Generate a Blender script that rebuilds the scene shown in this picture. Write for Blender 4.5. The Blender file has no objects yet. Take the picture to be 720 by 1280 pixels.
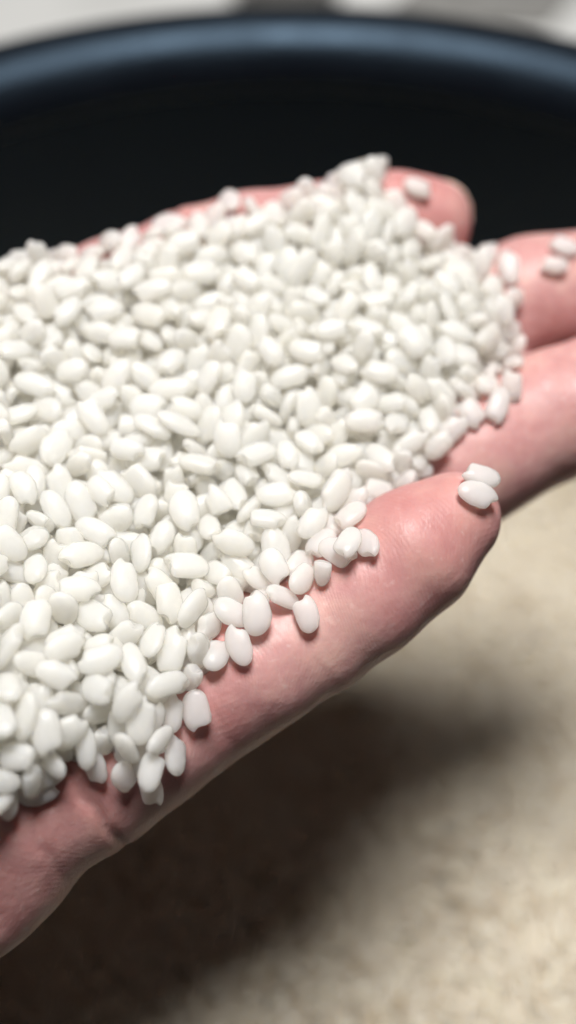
import bpy, bmesh, math, random
import numpy as np
from mathutils import Vector, Matrix, Quaternion, noise
random.seed(7); rng = np.random.default_rng(7)
S = .001                                   # the scene is thought out in millimetres, built in metres
scene = bpy.context.scene
COL = scene.collection

# ---------------------------------------------------------------- camera
cd = bpy.data.cameras.new('camera'); cam = bpy.data.objects.new('camera', cd); COL.objects.link(cam)
cam.location = (0, -.095, .215); cam.rotation_euler = (math.radians(40), 0, 0)
cd.sensor_fit = 'VERTICAL'; cd.sensor_height = 36; cd.lens = 36*1300/1280
cd.clip_start = .005; cd.clip_end = 20
cd.dof.use_dof = True; cd.dof.focus_distance = .1185; cd.dof.aperture_fstop = 6.8; cd.dof.aperture_blades = 0
scene.camera = cam

# ---------------------------------------------------------------- room light: dim air and one lamp over the pot
w = bpy.data.worlds.new('World'); scene.world = w; w.use_nodes = True
bg = w.node_tree.nodes['Background']; bg.inputs[0].default_value = (1, .93, .86, 1); bg.inputs[1].default_value = .045
def lamp(name, loc, target, size, power, col):
    l = bpy.data.lights.new(name, 'AREA'); l.shape = 'DISK'; l.size = size; l.energy = power; l.color = col
    o = bpy.data.objects.new(name, l); COL.objects.link(o); o.location = loc
    o.rotation_euler = (Vector(target)-Vector(loc)).to_track_quat('-Z', 'Y').to_euler(); return o
lamp('ceiling_lamp', (.012, .07, 1.05), (0, 0, .08), .36, 17.0, (1, .985, .955))
vs = scene.view_settings; vs.view_transform = 'Standard'; vs.look = 'None'; vs.gamma = 1; vs.exposure = 0; vs.use_curve_mapping = False
scene.cycles.use_denoising = True
scene.cycles.max_bounces = 18; scene.cycles.diffuse_bounces = 10; scene.cycles.transmission_bounces = 12

# ---------------------------------------------------------------- helpers
def tag(o, label=None, cat=None, group=None, kind=None):
    for k, v in (('label', label), ('category', cat), ('group', group), ('kind', kind)):
        if v: o[k] = v
    return o
def mesh_np(name, v, f, mat, smooth=True, scale=S):
    me = bpy.data.meshes.new(name); v = np.asarray(v, np.float32)*scale; f = np.asarray(f, np.int32); k = f.shape[1]
    me.vertices.add(len(v)); me.vertices.foreach_set('co', v.ravel())
    me.loops.add(f.size); me.loops.foreach_set('vertex_index', f.ravel())
    me.polygons.add(len(f)); me.polygons.foreach_set('loop_start', np.arange(0, f.size, k, dtype=np.int32))
    me.update(calc_edges=True); me.validate()
    if smooth: me.polygons.foreach_set('use_smooth', np.ones(len(me.polygons), bool))
    if mat: me.materials.append(mat)
    return me
def link(name, me, parent=None):
    o = bpy.data.objects.new(name, me); COL.objects.link(o)
    if parent: o.parent = parent
    return o
def lathe(prof, n, closed=False):
    p = np.array(prof, float); k = len(p); a = np.arange(n)*2*math.pi/n
    v = np.stack([p[None, :, 0]*np.cos(a)[:, None], p[None, :, 0]*np.sin(a)[:, None], np.repeat(p[None, :, 1], n, 0)], -1).reshape(-1, 3)
    m = k if closed else k-1
    f = [(i*k+j, ((i+1) % n)*k+j, ((i+1) % n)*k+(j+1) % k, i*k+(j+1) % k) for i in range(n) for j in range(m)]
    return v, np.array(f)
def nodes(name):
    m = bpy.data.materials.new(name); m.use_nodes = True; nt = m.node_tree
    return m, nt, nt.nodes['Principled BSDF'], nt.links.new
def N(nt, t, **kw):
    n = nt.nodes.new(t)
    for k, v in kw.items():
        if k in n.inputs: n.inputs[k].default_value = v
        else: setattr(n, k, v)
    return n
def ramp(nt, src, stops):
    r = nt.nodes.new('ShaderNodeValToRGB'); e = r.color_ramp.elements
    e[0].position, e[0].color = stops[0][0], (*stops[0][1], 1); e[1].position, e[1].color = stops[-1][0], (*stops[-1][1], 1)
    for p, c in stops[1:-1]:
        x = e.new(p); x.color = (*c, 1)
    nt.links.new(src, r.inputs[0]); return r.outputs[0]
def mixc(nt, fac, a, b, mode='MIX'):
    m = nt.nodes.new('ShaderNodeMix'); m.data_type = 'RGBA'; m.blend_type = mode
    for s, x in ((m.inputs[0], fac), (m.inputs[6], a), (m.inputs[7], b)):
        if hasattr(x, 'links'): nt.links.new(x, s)
        elif isinstance(x, tuple): s.default_value = (*x, 1)
        else: s.default_value = x
    return m.outputs[2]
def bump(nt, height, strength, dist, normal=None):
    b = N(nt, 'ShaderNodeBump', Strength=strength, Distance=dist); nt.links.new(height, b.inputs['Height'])
    if normal: nt.links.new(normal, b.inputs['Normal'])
    return b.outputs[0]

# ---------------------------------------------------------------- materials
def rice_material(name, warm):
    m, nt, p, L = nodes(name)
    tc = N(nt, 'ShaderNodeTexCoord'); oi = N(nt, 'ShaderNodeObjectInfo')
    n1 = N(nt, 'ShaderNodeTexNoise', Scale=420., Detail=2.); L(tc.outputs['Object'], n1.inputs['Vector'])
    base = ramp(nt, n1.outputs[0], [(.25, (.965, .958, .93)), (.75, (.98, .978, .965))])
    tone = ramp(nt, oi.outputs['Random'], [(0, (1, .982, .94)), (.25, (.99, .985, .98)), (.8, (1, 1, 1)), (1, (.955, .975, 1))])
    base = mixc(nt, 1., base, tone, 'MULTIPLY')
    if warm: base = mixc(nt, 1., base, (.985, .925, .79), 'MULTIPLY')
    L(base, p.inputs['Base Color'])
    p.inputs['Subsurface Weight'].default_value = 1.; p.inputs['Subsurface Radius'].default_value = (1., .95, .85)
    p.inputs['Subsurface Scale'].default_value = .0028
    p.inputs['IOR'].default_value = 1.42
    n2 = N(nt, 'ShaderNodeTexNoise', Scale=900., Detail=3.); L(tc.outputs['Object'], n2.inputs['Vector'])
    L(ramp(nt, n2.outputs[0], [(.3, (.22,)*3), (.7, (.38,)*3)]), p.inputs['Roughness'])
    nb = bump(nt, n2.outputs[0], .15, .0002); L(nb, p.inputs['Normal'])
    # polished rice lets light through: part of it scatters to the far side, part shows what lies below, blurred
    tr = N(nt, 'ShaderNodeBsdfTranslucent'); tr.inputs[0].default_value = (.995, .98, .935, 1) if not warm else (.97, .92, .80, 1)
    rf = N(nt, 'ShaderNodeBsdfRefraction', Roughness=.65, IOR=1.08); rf.inputs[0].default_value = (1, .992, .965, 1)
    m1 = N(nt, 'ShaderNodeMixShader'); m1.inputs[0].default_value = .45; L(tr.outputs[0], m1.inputs[1]); L(rf.outputs[0], m1.inputs[2])
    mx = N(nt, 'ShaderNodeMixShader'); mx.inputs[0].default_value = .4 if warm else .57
    L(p.outputs[0], mx.inputs[1]); L((tr if warm else m1).outputs[0], mx.inputs[2]); L(mx.outputs[0], nt.nodes['Material Output'].inputs[0])
    return m
M_rice = rice_material('rice', False)
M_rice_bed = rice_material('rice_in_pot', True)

def skin_material():
    m, nt, p, L = nodes('skin')
    tc = N(nt, 'ShaderNodeTexCoord'); co = tc.outputs['Object']
    at = N(nt, 'ShaderNodeAttribute', attribute_name='flush'); ax = N(nt, 'ShaderNodeAttribute', attribute_name='along')
    n1 = N(nt, 'ShaderNodeTexNoise', Scale=120., Detail=5., Roughness=.6); L(co, n1.inputs['Vector'])
    n2 = N(nt, 'ShaderNodeTexNoise', Scale=520., Detail=3.); L(co, n2.inputs['Vector'])
    base = ramp(nt, n1.outputs[0], [(.26, (.42, .185, .18)), (.5, (.50, .262, .255)), (.76, (.59, .365, .325))])
    base = mixc(nt, ramp(nt, n2.outputs[0], [(.45, (0,)*3), (.75, (.35,)*3)]), base, (.60, .35, .315))
    base = mixc(nt, at.outputs['Fac'], base, (.44, .155, .145))
    n4 = N(nt, 'ShaderNodeTexNoise', Scale=900., Detail=3.); L(co, n4.inputs['Vector'])          # rice starch left on the skin
    base = mixc(nt, ramp(nt, n4.outputs[0], [(.60, (0,)*3), (.80, (.22,)*3)]), base, (.78, .66, .62))
    L(base, p.inputs['Base Color'])
    p.inputs['Subsurface Weight'].default_value = .6; p.inputs['Subsurface Radius'].default_value = (1., .4, .28)
    p.inputs['Subsurface Scale'].default_value = .0028
    p.inputs['Specular IOR Level'].default_value = .45
    L(ramp(nt, n2.outputs[0], [(.3, (.40,)*3), (.7, (.56,)*3)]), p.inputs['Roughness'])
    # friction ridges (about half a millimetre apart, curving round the pads) and fine criss-cross lines
    nz = N(nt, 'ShaderNodeTexNoise', Scale=70., Detail=1.); L(co, nz.inputs['Vector'])
    k1 = N(nt, 'ShaderNodeMath', operation='MULTIPLY_ADD'); L(nz.outputs[0], k1.inputs[0]); k1.inputs[1].default_value = .012; L(ax.outputs['Fac'], k1.inputs[2])
    k2 = N(nt, 'ShaderNodeMath', operation='MULTIPLY'); L(k1.outputs[0], k2.inputs[0]); k2.inputs[1].default_value = 2*math.pi/.00052
    k3 = N(nt, 'ShaderNodeMath', operation='SINE'); L(k2.outputs[0], k3.inputs[0])
    vo = N(nt, 'ShaderNodeTexVoronoi', Scale=1100., feature='DISTANCE_TO_EDGE'); L(co, vo.inputs['Vector'])
    vr = ramp(nt, vo.outputs['Distance'], [(0, (0,)*3), (.12, (1,)*3)])
    b = bump(nt, n1.outputs[0], .25, .0006)
    b = bump(nt, vr, .10, .00005, b)
    # long fine lines running across the skin
    mp = N(nt, 'ShaderNodeMapping'); mp.inputs['Rotation'].default_value = (.3, .2, math.radians(-33)); mp.inputs['Scale'].default_value = (1, .22, .6); L(co, mp.inputs['Vector'])
    ln = N(nt, 'ShaderNodeTexNoise', Scale=700., Detail=4., Roughness=.65); L(mp.outputs[0], ln.inputs['Vector'])
    b = bump(nt, ln.outputs[0], .5, .00022, b)
    b = bump(nt, k3.outputs[0], .09, .00005, b)
    b = bump(nt, n2.outputs[0], .35, .00025, b)
    L(b, p.inputs['Normal'])
    return m
M_skin = skin_material()

m, nt, p, L = nodes('fingernail'); M_nail = m
p.inputs['Base Color'].default_value = (.80, .58, .50, 1); p.inputs['Roughness'].default_value = .28
p.inputs['Subsurface Weight'].default_value = .3; p.inputs['Subsurface Scale'].default_value = .001
tc = N(nt, 'ShaderNodeTexCoord'); wv = N(nt, 'ShaderNodeTexNoise', Scale=900.); L(tc.outputs['Object'], wv.inputs['Vector']); L(bump(nt, wv.outputs[0], .1, .0001), p.inputs['Normal'])

def coating(name, spec, rough):
    m, nt, p, L = nodes(name)
    tc = N(nt, 'ShaderNodeTexCoord')
    sp = N(nt, 'ShaderNodeTexVoronoi', Scale=900.); L(tc.outputs['Object'], sp.inputs['Vector'])
    fl = ramp(nt, sp.outputs['Distance'], [(.10, (.03, .034, .042)), (.22, (.004, .005, .0075))])
    nz = N(nt, 'ShaderNodeTexNoise', Scale=60., Detail=4.); L(tc.outputs['Object'], nz.inputs['Vector'])
    L(mixc(nt, ramp(nt, nz.outputs[0], [(.45, (0,)*3), (.7, (1,)*3)]), (.004, .005, .0075), fl), p.inputs['Base Color'])
    L(ramp(nt, nz.outputs[0], [(.3, (.42+rough,)*3), (.7, (.52+rough,)*3)]), p.inputs['Roughness'])
    p.inputs['Specular IOR Level'].default_value = spec; p.inputs['Specular Tint'].default_value = (.46, .71, 1, 1)
    L(bump(nt, sp.outputs['Distance'], .25, .0003), p.inputs['Normal'])
    return m
M_pot = coating('dark_nonstick_coating', .30, 0.)
M_rim = coating('nonstick_lip', .27, -.07)

m, nt, p, L = nodes('brushed_steel'); M_steel = m
p.inputs['Base Color'].default_value = (.55, .55, .55, 1); p.inputs['Metallic'].default_value = 1
tc = N(nt, 'ShaderNodeTexCoord'); nz = N(nt, 'ShaderNodeTexNoise', Scale=300.); L(tc.outputs['Object'], nz.inputs['Vector'])
L(ramp(nt, nz.outputs[0], [(.3, (.3,)*3), (.7, (.45,)*3)]), p.inputs['Roughness'])

m, nt, p, L = nodes('counter_top'); M_counter = m
tc = N(nt, 'ShaderNodeTexCoord'); nz = N(nt, 'ShaderNodeTexNoise', Scale=14., Detail=6.); L(tc.outputs['Object'], nz.inputs['Vector'])
L(ramp(nt, nz.outputs[0], [(.3, (.60, .60, .59)), (.7, (.72, .72, .71))]), p.inputs['Base Color']); p.inputs['Roughness'].default_value = .45

m, nt, p, L = nodes('grey_plastic'); M_grey = m
tc = N(nt, 'ShaderNodeTexCoord'); nz = N(nt, 'ShaderNodeTexNoise', Scale=200., Detail=3.); L(tc.outputs['Object'], nz.inputs['Vector'])
L(ramp(nt, nz.outputs[0], [(.3, (.20, .195, .19)), (.7, (.25, .245, .235))]), p.inputs['Base Color']); p.inputs['Roughness'].default_value = .5

m, nt, p, L = nodes('grey_cloth'); M_cloth = m
tc = N(nt, 'ShaderNodeTexCoord'); wv = N(nt, 'ShaderNodeTexWave', Scale=500.); L(tc.outputs['Object'], wv.inputs['Vector'])
nz = N(nt, 'ShaderNodeTexNoise', Scale=50., Detail=4.); L(tc.outputs['Object'], nz.inputs['Vector'])
L(ramp(nt, nz.outputs[0], [(.3, (.22, .215, .205)), (.7, (.30, .295, .285))]), p.inputs['Base Color']); p.inputs['Roughness'].default_value = .9
L(bump(nt, wv.outputs[0], .3, .0005), p.inputs['Normal'])

# ---------------------------------------------------------------- counter, what lies on it, and the pot
COUNTER_Z = -43.2
def box_bevel(name, size, bev, mat, seg=3):
    bm = bmesh.new(); bmesh.ops.create_cube(bm, size=1); bmesh.ops.scale(bm, vec=[x*S for x in size], verts=bm.verts)
    bmesh.ops.bevel(bm, geom=bm.edges[:], offset=bev*S, segments=seg, affect='EDGES'); me = bpy.data.meshes.new(name); bm.to_mesh(me); bm.free()
    for q in me.polygons: q.use_smooth = True
    me.materials.append(mat); return me
c = link('counter_top', box_bevel('counter_top', (2600, 2600, 38), 3, M_counter)); c.location = (0, .55, (COUNTER_Z-19)*S); tag(c, kind='structure')
POT_X, POT_Y = 1., 22.7
pot = bpy.data.objects.new('rice_cooker_pot', None); COL.objects.link(pot); pot.location = (POT_X*S, POT_Y*S, COUNTER_Z*S)
tag(pot, 'dark nonstick rice cooker pot with rounded blue black lip around the rice', 'cooking pot')
RIN = 108.
def prof():
    P_ = []
    # inside, from the middle of the floor up the wall
    P_ += [(0.5, 4.), (60., 4.), (86., 5.)]
    for a in np.linspace(0, 90, 10)[1:]: P_.append((86+22*math.sin(math.radians(a)), 27-22*math.cos(math.radians(a))))
    for z in (45., 70., 95., 120., 139.-.5): P_.append((RIN, z))
    return P_
wall_in = prof()
lip_o = [(RIN+12-12*math.cos(math.radians(a)), 139+12*math.sin(math.radians(a))) for a in np.linspace(0, 200, 34)]
lip_i = [(RIN+12-9.6*math.cos(math.radians(a)), 139+9.6*math.sin(math.radians(a))) for a in np.linspace(200, 0, 30)]
wall_out = [(RIN+2.4, z) for z in (138., 110., 80., 45., 27.)]+[(86+24.4*math.sin(math.radians(a)), 27-24.4*math.cos(math.radians(a))) for a in np.linspace(90, 0, 9)[1:]]+[(60., 1.6), (.5, 1.6)]
v, f = lathe(wall_in, 160); link('inner_wall', mesh_np('inner_wall', v, f[:, ::-1], M_pot), pot)
v, f = lathe(lip_o+lip_i, 200, True); link('rim', mesh_np('rim', v, f, M_rim), pot)
v, f = lathe(wall_out, 160); link('outer_wall', mesh_np('outer_wall', v, f[:, ::-1], M_steel), pot)


# ---------------------------------------------------------------- hand (all in mm)
V = lambda *p: np.array(p, float)
FINGERS = {
 'pinky': [(-24.0,-37.9,99.8,9.3),(-10.3,-30.9,104.3,8.0),(3.0,-25.0,108.6,7.3),(9.3,-21.4,111.9,7.5),(15.0,-17.4,115.0,7.5),(20.1,-14.1,117.1,5.9)],
 'ring': [(-12.6,-22.3,97.2,10.0),(13.3,-2.0,105.0,9.1),(37.2,9.5,111.5,8.9),(49.9,14.8,114.6,8.2),(55.6,16.7,116.2,6.8)],
 'middle': [(-19.2,-0.5,102.4,10.0),(10.7,19.7,108.9,9.3),(36.6,31.5,114.3,9.3),(52.6,34.4,116.0,8.4),(59.3,35.1,116.6,6.9)],
 'index':  [(-35.1,21.5,114.0,10.0),(-14.0,33.6,118.6,8.6),(4.0,38.2,120.6,8.0),(16.5,40.0,121.6,7.8),(21.0,40.3,121.9,6.9)],
}
METAC = {
 'pinky':  [(-36.5,-45.8,99.2,9.8),(-35.1,-46.7,95.6,9.8),(-39.1,-49.1,94.9,10.7),(-93,-72,130,15)],
 'ring':   [(-29.0,-33.0,96.5,11.0),(-95,-62,131,14)],
 'middle': [(-37.0,-10.0,101.0,11.0),(-97,-51,133,14)],
 'index':  [(-54.0,12.0,112.0,11.0),(-98,-40,135,13)],
}
THUMB = [(-96,-42,137,14),(-84,0,137,12.5),(-80,28,143,10),(-74,46,147,9.2),(-70,56,149,7)]
FOREARM = [(-95,-57,132,19),(-150,-92,146,23),(-230,-145,168,29)]
WEB_P, WEB_N = V(-15,-5,103), V(.83,.50,.24)/np.linalg.norm([.83,.50,.24])
PALMAR = V(-.12,-.36,.925); PALMAR = PALMAR/np.linalg.norm(PALMAR)

def rcone(p, a, b):
    a, ra, b, rb = np.array(a[:3]), a[3], np.array(b[:3]), b[3]
    ba = b-a; l2 = ba@ba; rr = ra-rb; a2 = l2-rr*rr; il2 = 1/l2
    pa = p-a; y = pa@ba; z = y-l2
    q = pa*l2-np.outer(y, ba); x2 = (q*q).sum(1); y2 = y*y*l2; z2 = z*z*l2
    k = np.sign(rr)*rr*rr*x2
    d = (np.sqrt(x2*a2*il2)+y*rr)*il2-ra
    c1 = np.sign(z)*a2*z2 > k
    c2 = np.sign(y)*a2*y2 < k
    d = np.where(c2, np.sqrt(x2+y2)*il2-ra, d)
    return np.where(c1, np.sqrt(x2+z2)*il2-rb, d)

def smin(a, b, k):
    h = np.maximum(k-np.abs(a-b), 0)/k
    return np.minimum(a, b)-h*h*k*.25

def chain(p, c, k=2.0):
    d = None
    for a, b in zip(c[:-1], c[1:]):
        e = rcone(p, a, b)
        d = e if d is None else smin(d, e, k)
    return d

def sdf(p):
    t = (p-WEB_P)@WEB_N                       # mm past the finger webs
    kf = np.clip(1-(t-1)/11., 0, 1)
    k = 1.8+8.2*kf*kf
    d = None
    for n in ('pinky', 'ring', 'middle', 'index'):
        c = METAC[n][::-1]+FINGERS[n]
        e = chain(p, c)
        # soft pads on the palm side between the joints
        pads = FINGERS[n]
        for (a, b, f, up, r) in ((0, 1, .5, 1.7, .93), (1, 2, .5, 1.5, .9)):
            A, B = np.array(pads[a]), np.array(pads[b]); m = A*(1-f)+B*f
            e = smin(e, np.linalg.norm(p-(m[:3]+PALMAR*up), axis=1)-m[3]*r, 4.)
        d = e if d is None else smin(d, e, k)
    pal = rcone(p, (-40,-28,101,9), (-92,-55,132,14))
    d = smin(d, pal, 10.)
    d = smin(d, chain(p, THUMB, 4.), 9.)
    d = smin(d, rcone(p, (-66,-8,125,8), (-52,8,113,8)), 10.)   # thumb web
    d = smin(d, chain(p, FOREARM, 8.), 14.)
    return d

def grad(p, e=.05):
    g = np.stack([sdf(p+e*np.eye(3)[i])-sdf(p-e*np.eye(3)[i]) for i in range(3)], 1)
    return g/np.maximum(np.linalg.norm(g, axis=1, keepdims=True), 1e-9)

def surface_nets(lo, hi, h):
    nx, ny, nz = [int(np.ceil((hi[i]-lo[i])/h))+1 for i in range(3)]
    # coarse pass first, then only the cells near the surface
    val = np.full((nx, ny, nz), 50., np.float32)
    s = 4
    gx, gy, gz = [np.arange(0, n, s) for n in (nx, ny, nz)]
    co = np.stack(np.meshgrid(gx, gy, gz, indexing='ij'), -1).reshape(-1, 3)
    cd = sdf(lo+co*h)
    near = co[np.abs(cd) < s*h*1.8+6]
    val_c = {}
    off = np.stack(np.meshgrid(*[np.arange(s)]*3, indexing='ij'), -1).reshape(-1, 3)
    # sign fill for the far blocks
    for o in off:
        q = co+o; m = (q < [nx, ny, nz]).all(1)
        val[q[m, 0], q[m, 1], q[m, 2]] = cd[m]
    q = (near[:, None]+off[None]).reshape(-1, 3)
    q = q[(q < [nx, ny, nz]).all(1)]
    for i in range(0, len(q), 400000):
        c = q[i:i+400000]
        val[c[:, 0], c[:, 1], c[:, 2]] = sdf(lo+c*h)
    ins = val < 0
    cells = np.zeros((nx-1, ny-1, nz-1), np.int8)
    for dx in (0, 1):
        for dy in (0, 1):
            for dz in (0, 1):
                cells += ins[dx:nx-1+dx, dy:ny-1+dy, dz:nz-1+dz]
    act = np.argwhere((cells > 0) & (cells < 8))
    idx = np.full(cells.shape, -1, np.int64); idx[act[:, 0], act[:, 1], act[:, 2]] = np.arange(len(act))
    pts = lo+(act+.5)*h
    for _ in range(3):
        d = sdf(pts); pts = pts-np.clip(d, -h*.6, h*.6)[:, None]*grad(pts)
    faces = []
    for ax in range(3):
        b, c = (ax+1) % 3, (ax+2) % 3
        sl0 = [slice(None)]*3; sl1 = [slice(None)]*3
        sl0[ax] = slice(0, -1); sl1[ax] = slice(1, None)
        e0, e1 = ins[tuple(sl0)], ins[tuple(sl1)]
        ed = np.argwhere(e0 != e1)
        ed = ed[(ed[:, b] > 0) & (ed[:, c] > 0) & (ed[:, b] < val.shape[b]-1) & (ed[:, c] < val.shape[c]-1)]
        flip = e0[ed[:, 0], ed[:, 1], ed[:, 2]]
        def at(db, dc):
            q = ed.copy(); q[:, b] -= db; q[:, c] -= dc
            return idx[q[:, 0], q[:, 1], q[:, 2]]
        qd = np.stack([at(0, 0), at(1, 0), at(1, 1), at(0, 1)], 1)
        qd[~flip] = qd[~flip][:, ::-1]
        faces.append(qd)
    faces = np.concatenate(faces)
    return pts, faces[(faces >= 0).all(1)]

def subdivide(v, f):
    e = np.concatenate([f[:, [i, (i+1) % 4]] for i in range(4)]); es = np.sort(e, 1)
    u, inv = np.unique(es[:, 0]*len(v)+es[:, 1], return_inverse=True)
    ua, ub = u//len(v), u % len(v)
    mid = (v[ua]+v[ub])/2; cen = v[f].mean(1)
    n = len(f); em = inv.reshape(4, n).T+len(v); ce = np.arange(n)+len(v)+len(mid)
    nf = np.concatenate([np.stack([f[:, i], em[:, i], ce, em[:, (i+3) % 4]], 1) for i in range(4)])
    return np.concatenate([v, mid, cen]), nf

# skin folds: (point on the axis, direction across which the fold runs, reach along the fold, depth, half width)
def _fold(n, i, d, w, f=0.):
    a, b = np.array(FINGERS[n][i][:3]), np.array(FINGERS[n][i+1][:3])
    pre = np.array((METAC[n][0] if i == 0 else FINGERS[n][i-1])[:3])
    ax = (b-pre)/np.linalg.norm(b-pre)
    return (a+ax*f, ax, FINGERS[n][i][3]*1.3, d, w)
FOLDS = [_fold('pinky', 0, .85, .6, -1.), _fold('pinky', 1, .12, .45, .6), _fold('pinky', 1, .12, .4, -1.2),
         _fold('pinky', 2, .09, .3, -.8), _fold('pinky', 2, .06, .25, .7),
         _fold('ring', 0, .7, .8), _fold('ring', 1, .18, .7), _fold('ring', 2, .14, .6), _fold('ring', 2, .1, .4, 1.4),
         _fold('middle', 0, .7, .8), _fold('middle', 1, .12, .7), _fold('middle', 2, .1, .6), _fold('index', 1, .5, .7), _fold('index', 2, .4, .6),
         (V(-31.5,-41.5,99.0), V(.86,.50,.05)/np.linalg.norm([.86,.5,.05]), 12., .75, .65),
         (V(-35.5,-45.5,99.0), V(.92,.34,.2)/np.linalg.norm([.92,.34,.2]), 13., .35, .8),
         (V(-44.0,-45.0,99.5), V(.95,.25,.15)/np.linalg.norm([.95,.25,.15]), 22., .8, 1.2)]

def fold_depth(p, n):
    d = np.zeros(len(p)); red = np.zeros(len(p))
    pal_d = np.clip((n@PALMAR+.55)/.6, 0, 1); pal_f = np.clip((n@PALMAR-.15)/.4, 0, 1)
    for k, (c, ax, reach, dep, w) in enumerate(FOLDS):
        pal = pal_d if dep > .3 else pal_f; q = p-c; t = q@ax; lat = np.linalg.norm(q-np.outer(t, ax), axis=1)
        side = np.cross(ax, PALMAR); s = q@side
        t = t+.35*np.sin(s*.55+k*1.7)+.16*np.sin(s*1.6+k*2.9)
        m = np.clip((reach-lat)/(reach*.25), 0, 1)*pal
        d += dep*np.exp(-(t/w)**2)*m
        red = np.maximum(red, dep/.85*np.exp(-(t/(w*3.4))**2)*m)
    return d, red

def mesh_normals(v, f):
    fn = np.cross(v[f[:, 2]]-v[f[:, 0]], v[f[:, 3]]-v[f[:, 1]])
    n = np.zeros_like(v)
    for i in range(4):
        for k in range(3):
            n[:, k] += np.bincount(f[:, i], fn[:, k], len(v))
    return n/np.maximum(np.linalg.norm(n, axis=1, keepdims=True), 1e-12)

def hand_mesh(h=1.85):
    v, f = surface_nets(V(-225,-150,80), V(75,75,195), h)
    v, f = subdivide(v, f)
    v = v-np.clip(sdf(v), -.35, .35)[:, None]*mesh_normals(v, f)
    v, f = subdivide(v, f)
    n = mesh_normals(v, f)
    q = np.concatenate([f[:, [0, 1]], f[:, [1, 2]], f[:, [2, 3]], f[:, [3, 0]]])
    for _ in range(4):                        # rounds off the facets left by the last split
        cnt = np.bincount(q.ravel(), minlength=len(v))
        av = np.stack([np.bincount(q[:, 0], v[q[:, 1], k], len(v))+np.bincount(q[:, 1], v[q[:, 0], k], len(v)) for k in range(3)], 1)/cnt[:, None]
        v = v+.5*(av-v)
    n = mesh_normals(v, f)
    d, red = fold_depth(v, n)
    lump = .09*np.sin(v[:, 0]*.31+1)*np.sin(v[:, 1]*.37+v[:, 2]*.21)+.05*np.sin(v[:, 0]*.71+v[:, 2]*.5)*np.sin(v[:, 1]*.63+2)
    v = v+n*(lump-d)[:, None]
    return v, f, red

# ---------------------------------------------------------------- the hand as one continuous surface
hv, hf, hred = hand_mesh()
me = mesh_np('hand', hv, hf, M_skin)
hand = link('hand', me)
tag(hand, 'cupped left hand held palm up over the pot, fingers pointing right, full of rice', 'hand')
fl = np.zeros(len(hv)); al = np.zeros(len(hv)); best = np.full(len(hv), 1e9)
for nme, ch in list(FINGERS.items())+[('thumb', [t for t in THUMB[2:]])]:
    c = np.array(ch); s0 = 0.
    for a, b in zip(c[:-1], c[1:]):
        ba = b[:3]-a[:3]; l = np.linalg.norm(ba); t = np.clip((hv-a[:3])@ba/l**2, 0, 1)
        q = hv-a[:3]-t[:, None]*ba; d = np.linalg.norm(q, axis=1)-a[3]
        m = d < best; best[m] = d[m]
        side = np.cross(ba/l, PALMAR); u = q@side
        al[m] = (s0+t[m]*l+.055*u[m]**2)*S
        s0 += l
    tip = c[-2][:3]*.45+c[-1][:3]*.55
    fl = np.maximum(fl, .5*np.exp(-(np.linalg.norm(hv-tip-PALMAR*3, axis=1)/9.5)**2))
fl = np.clip(np.maximum(fl, .6*hred), 0, 1)
for k, a in (('flush', fl), ('along', al)):
    x = me.attributes.new(k, 'FLOAT', 'POINT'); x.data.foreach_set('value', a.astype(np.float32))
# nails on the back of each tip
def nail(a, b, r, wid, length, start, turn=0.):
    a, b = np.array(a), np.array(b); ax = (b-a)/np.linalg.norm(b-a)
    bk = -PALMAR+turn*V(0,.766,.643); up = bk-(bk@ax)*ax; up /= np.linalg.norm(up); sd = np.cross(ax, up)
    nu, nv = 10, 12; v = []
    for j in range(nv+1):
        s = j/nv; ww = math.sqrt(max(.02, 1-(max(0, s-.45)/.56)**2))*(1-1.5*max(0, .2-s))
        for i in range(nu+1):
            th = (i/nu-.5)*2*wid*ww
            rr = r+.15-1.6*max(0, s-.4)**2-.3*s
            v.append(a+ax*(start+s*length)+up*rr*math.cos(th)+sd*rr*math.sin(th))
    f = [(j*(nu+1)+i, j*(nu+1)+i+1, (j+1)*(nu+1)+i+1, (j+1)*(nu+1)+i) for j in range(nv) for i in range(nu)]
    o = link('fingernail', mesh_np('fingernail', v, f, M_nail), hand)
    s = o.modifiers.new('thick', 'SOLIDIFY'); s.thickness = .0006; s.offset = 0
    return o
for nme in ('pinky', 'ring', 'middle', 'index'):
    c = FINGERS[nme]; nail(c[-2][:3], c[-1][:3], c[-1][3]+.2, .95, 12.3 if nme == 'index' else 9, .4 if nme == 'index' else -1, .75 if nme == 'index' else 0)
nail(THUMB[-2][:3], THUMB[-1][:3], THUMB[-1][3]+.3, .85, 13, 0)

# ---------------------------------------------------------------- far behind the pot, out of focus
b = link('grey_block', box_bevel('grey_block', (58, 60, 46), 5, M_grey)); b.location = (-.001, .506, (COUNTER_Z+23)*S)
tag(b, 'small dark grey block blurred on the pale counter behind the pot', 'block')
nx, ny = 40, 24; v = []
for j in range(ny+1):
    for i in range(nx+1):
        x, y = i/nx*95, j/ny*110
        v.append((x+y*.55, y, 1.5+2.6*math.exp(-((x-30+y*.2)/9)**2)+2.*math.exp(-((x-62-y*.1)/11)**2)+.5*math.sin(x*.2+y*.13)))
f = [(j*(nx+1)+i, j*(nx+1)+i+1, (j+1)*(nx+1)+i+1, (j+1)*(nx+1)+i) for j in range(ny) for i in range(nx)]
o = link('grey_cloth', mesh_np('grey_cloth', v, f, M_cloth)); o.location = (.043, .455, COUNTER_Z*S)
s_ = o.modifiers.new('thick', 'SOLIDIFY'); s_.thickness = .0015; s_.offset = 1
tag(o, 'grey cloth with a slanting edge blurred on the counter behind the pot', 'cloth')

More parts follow.
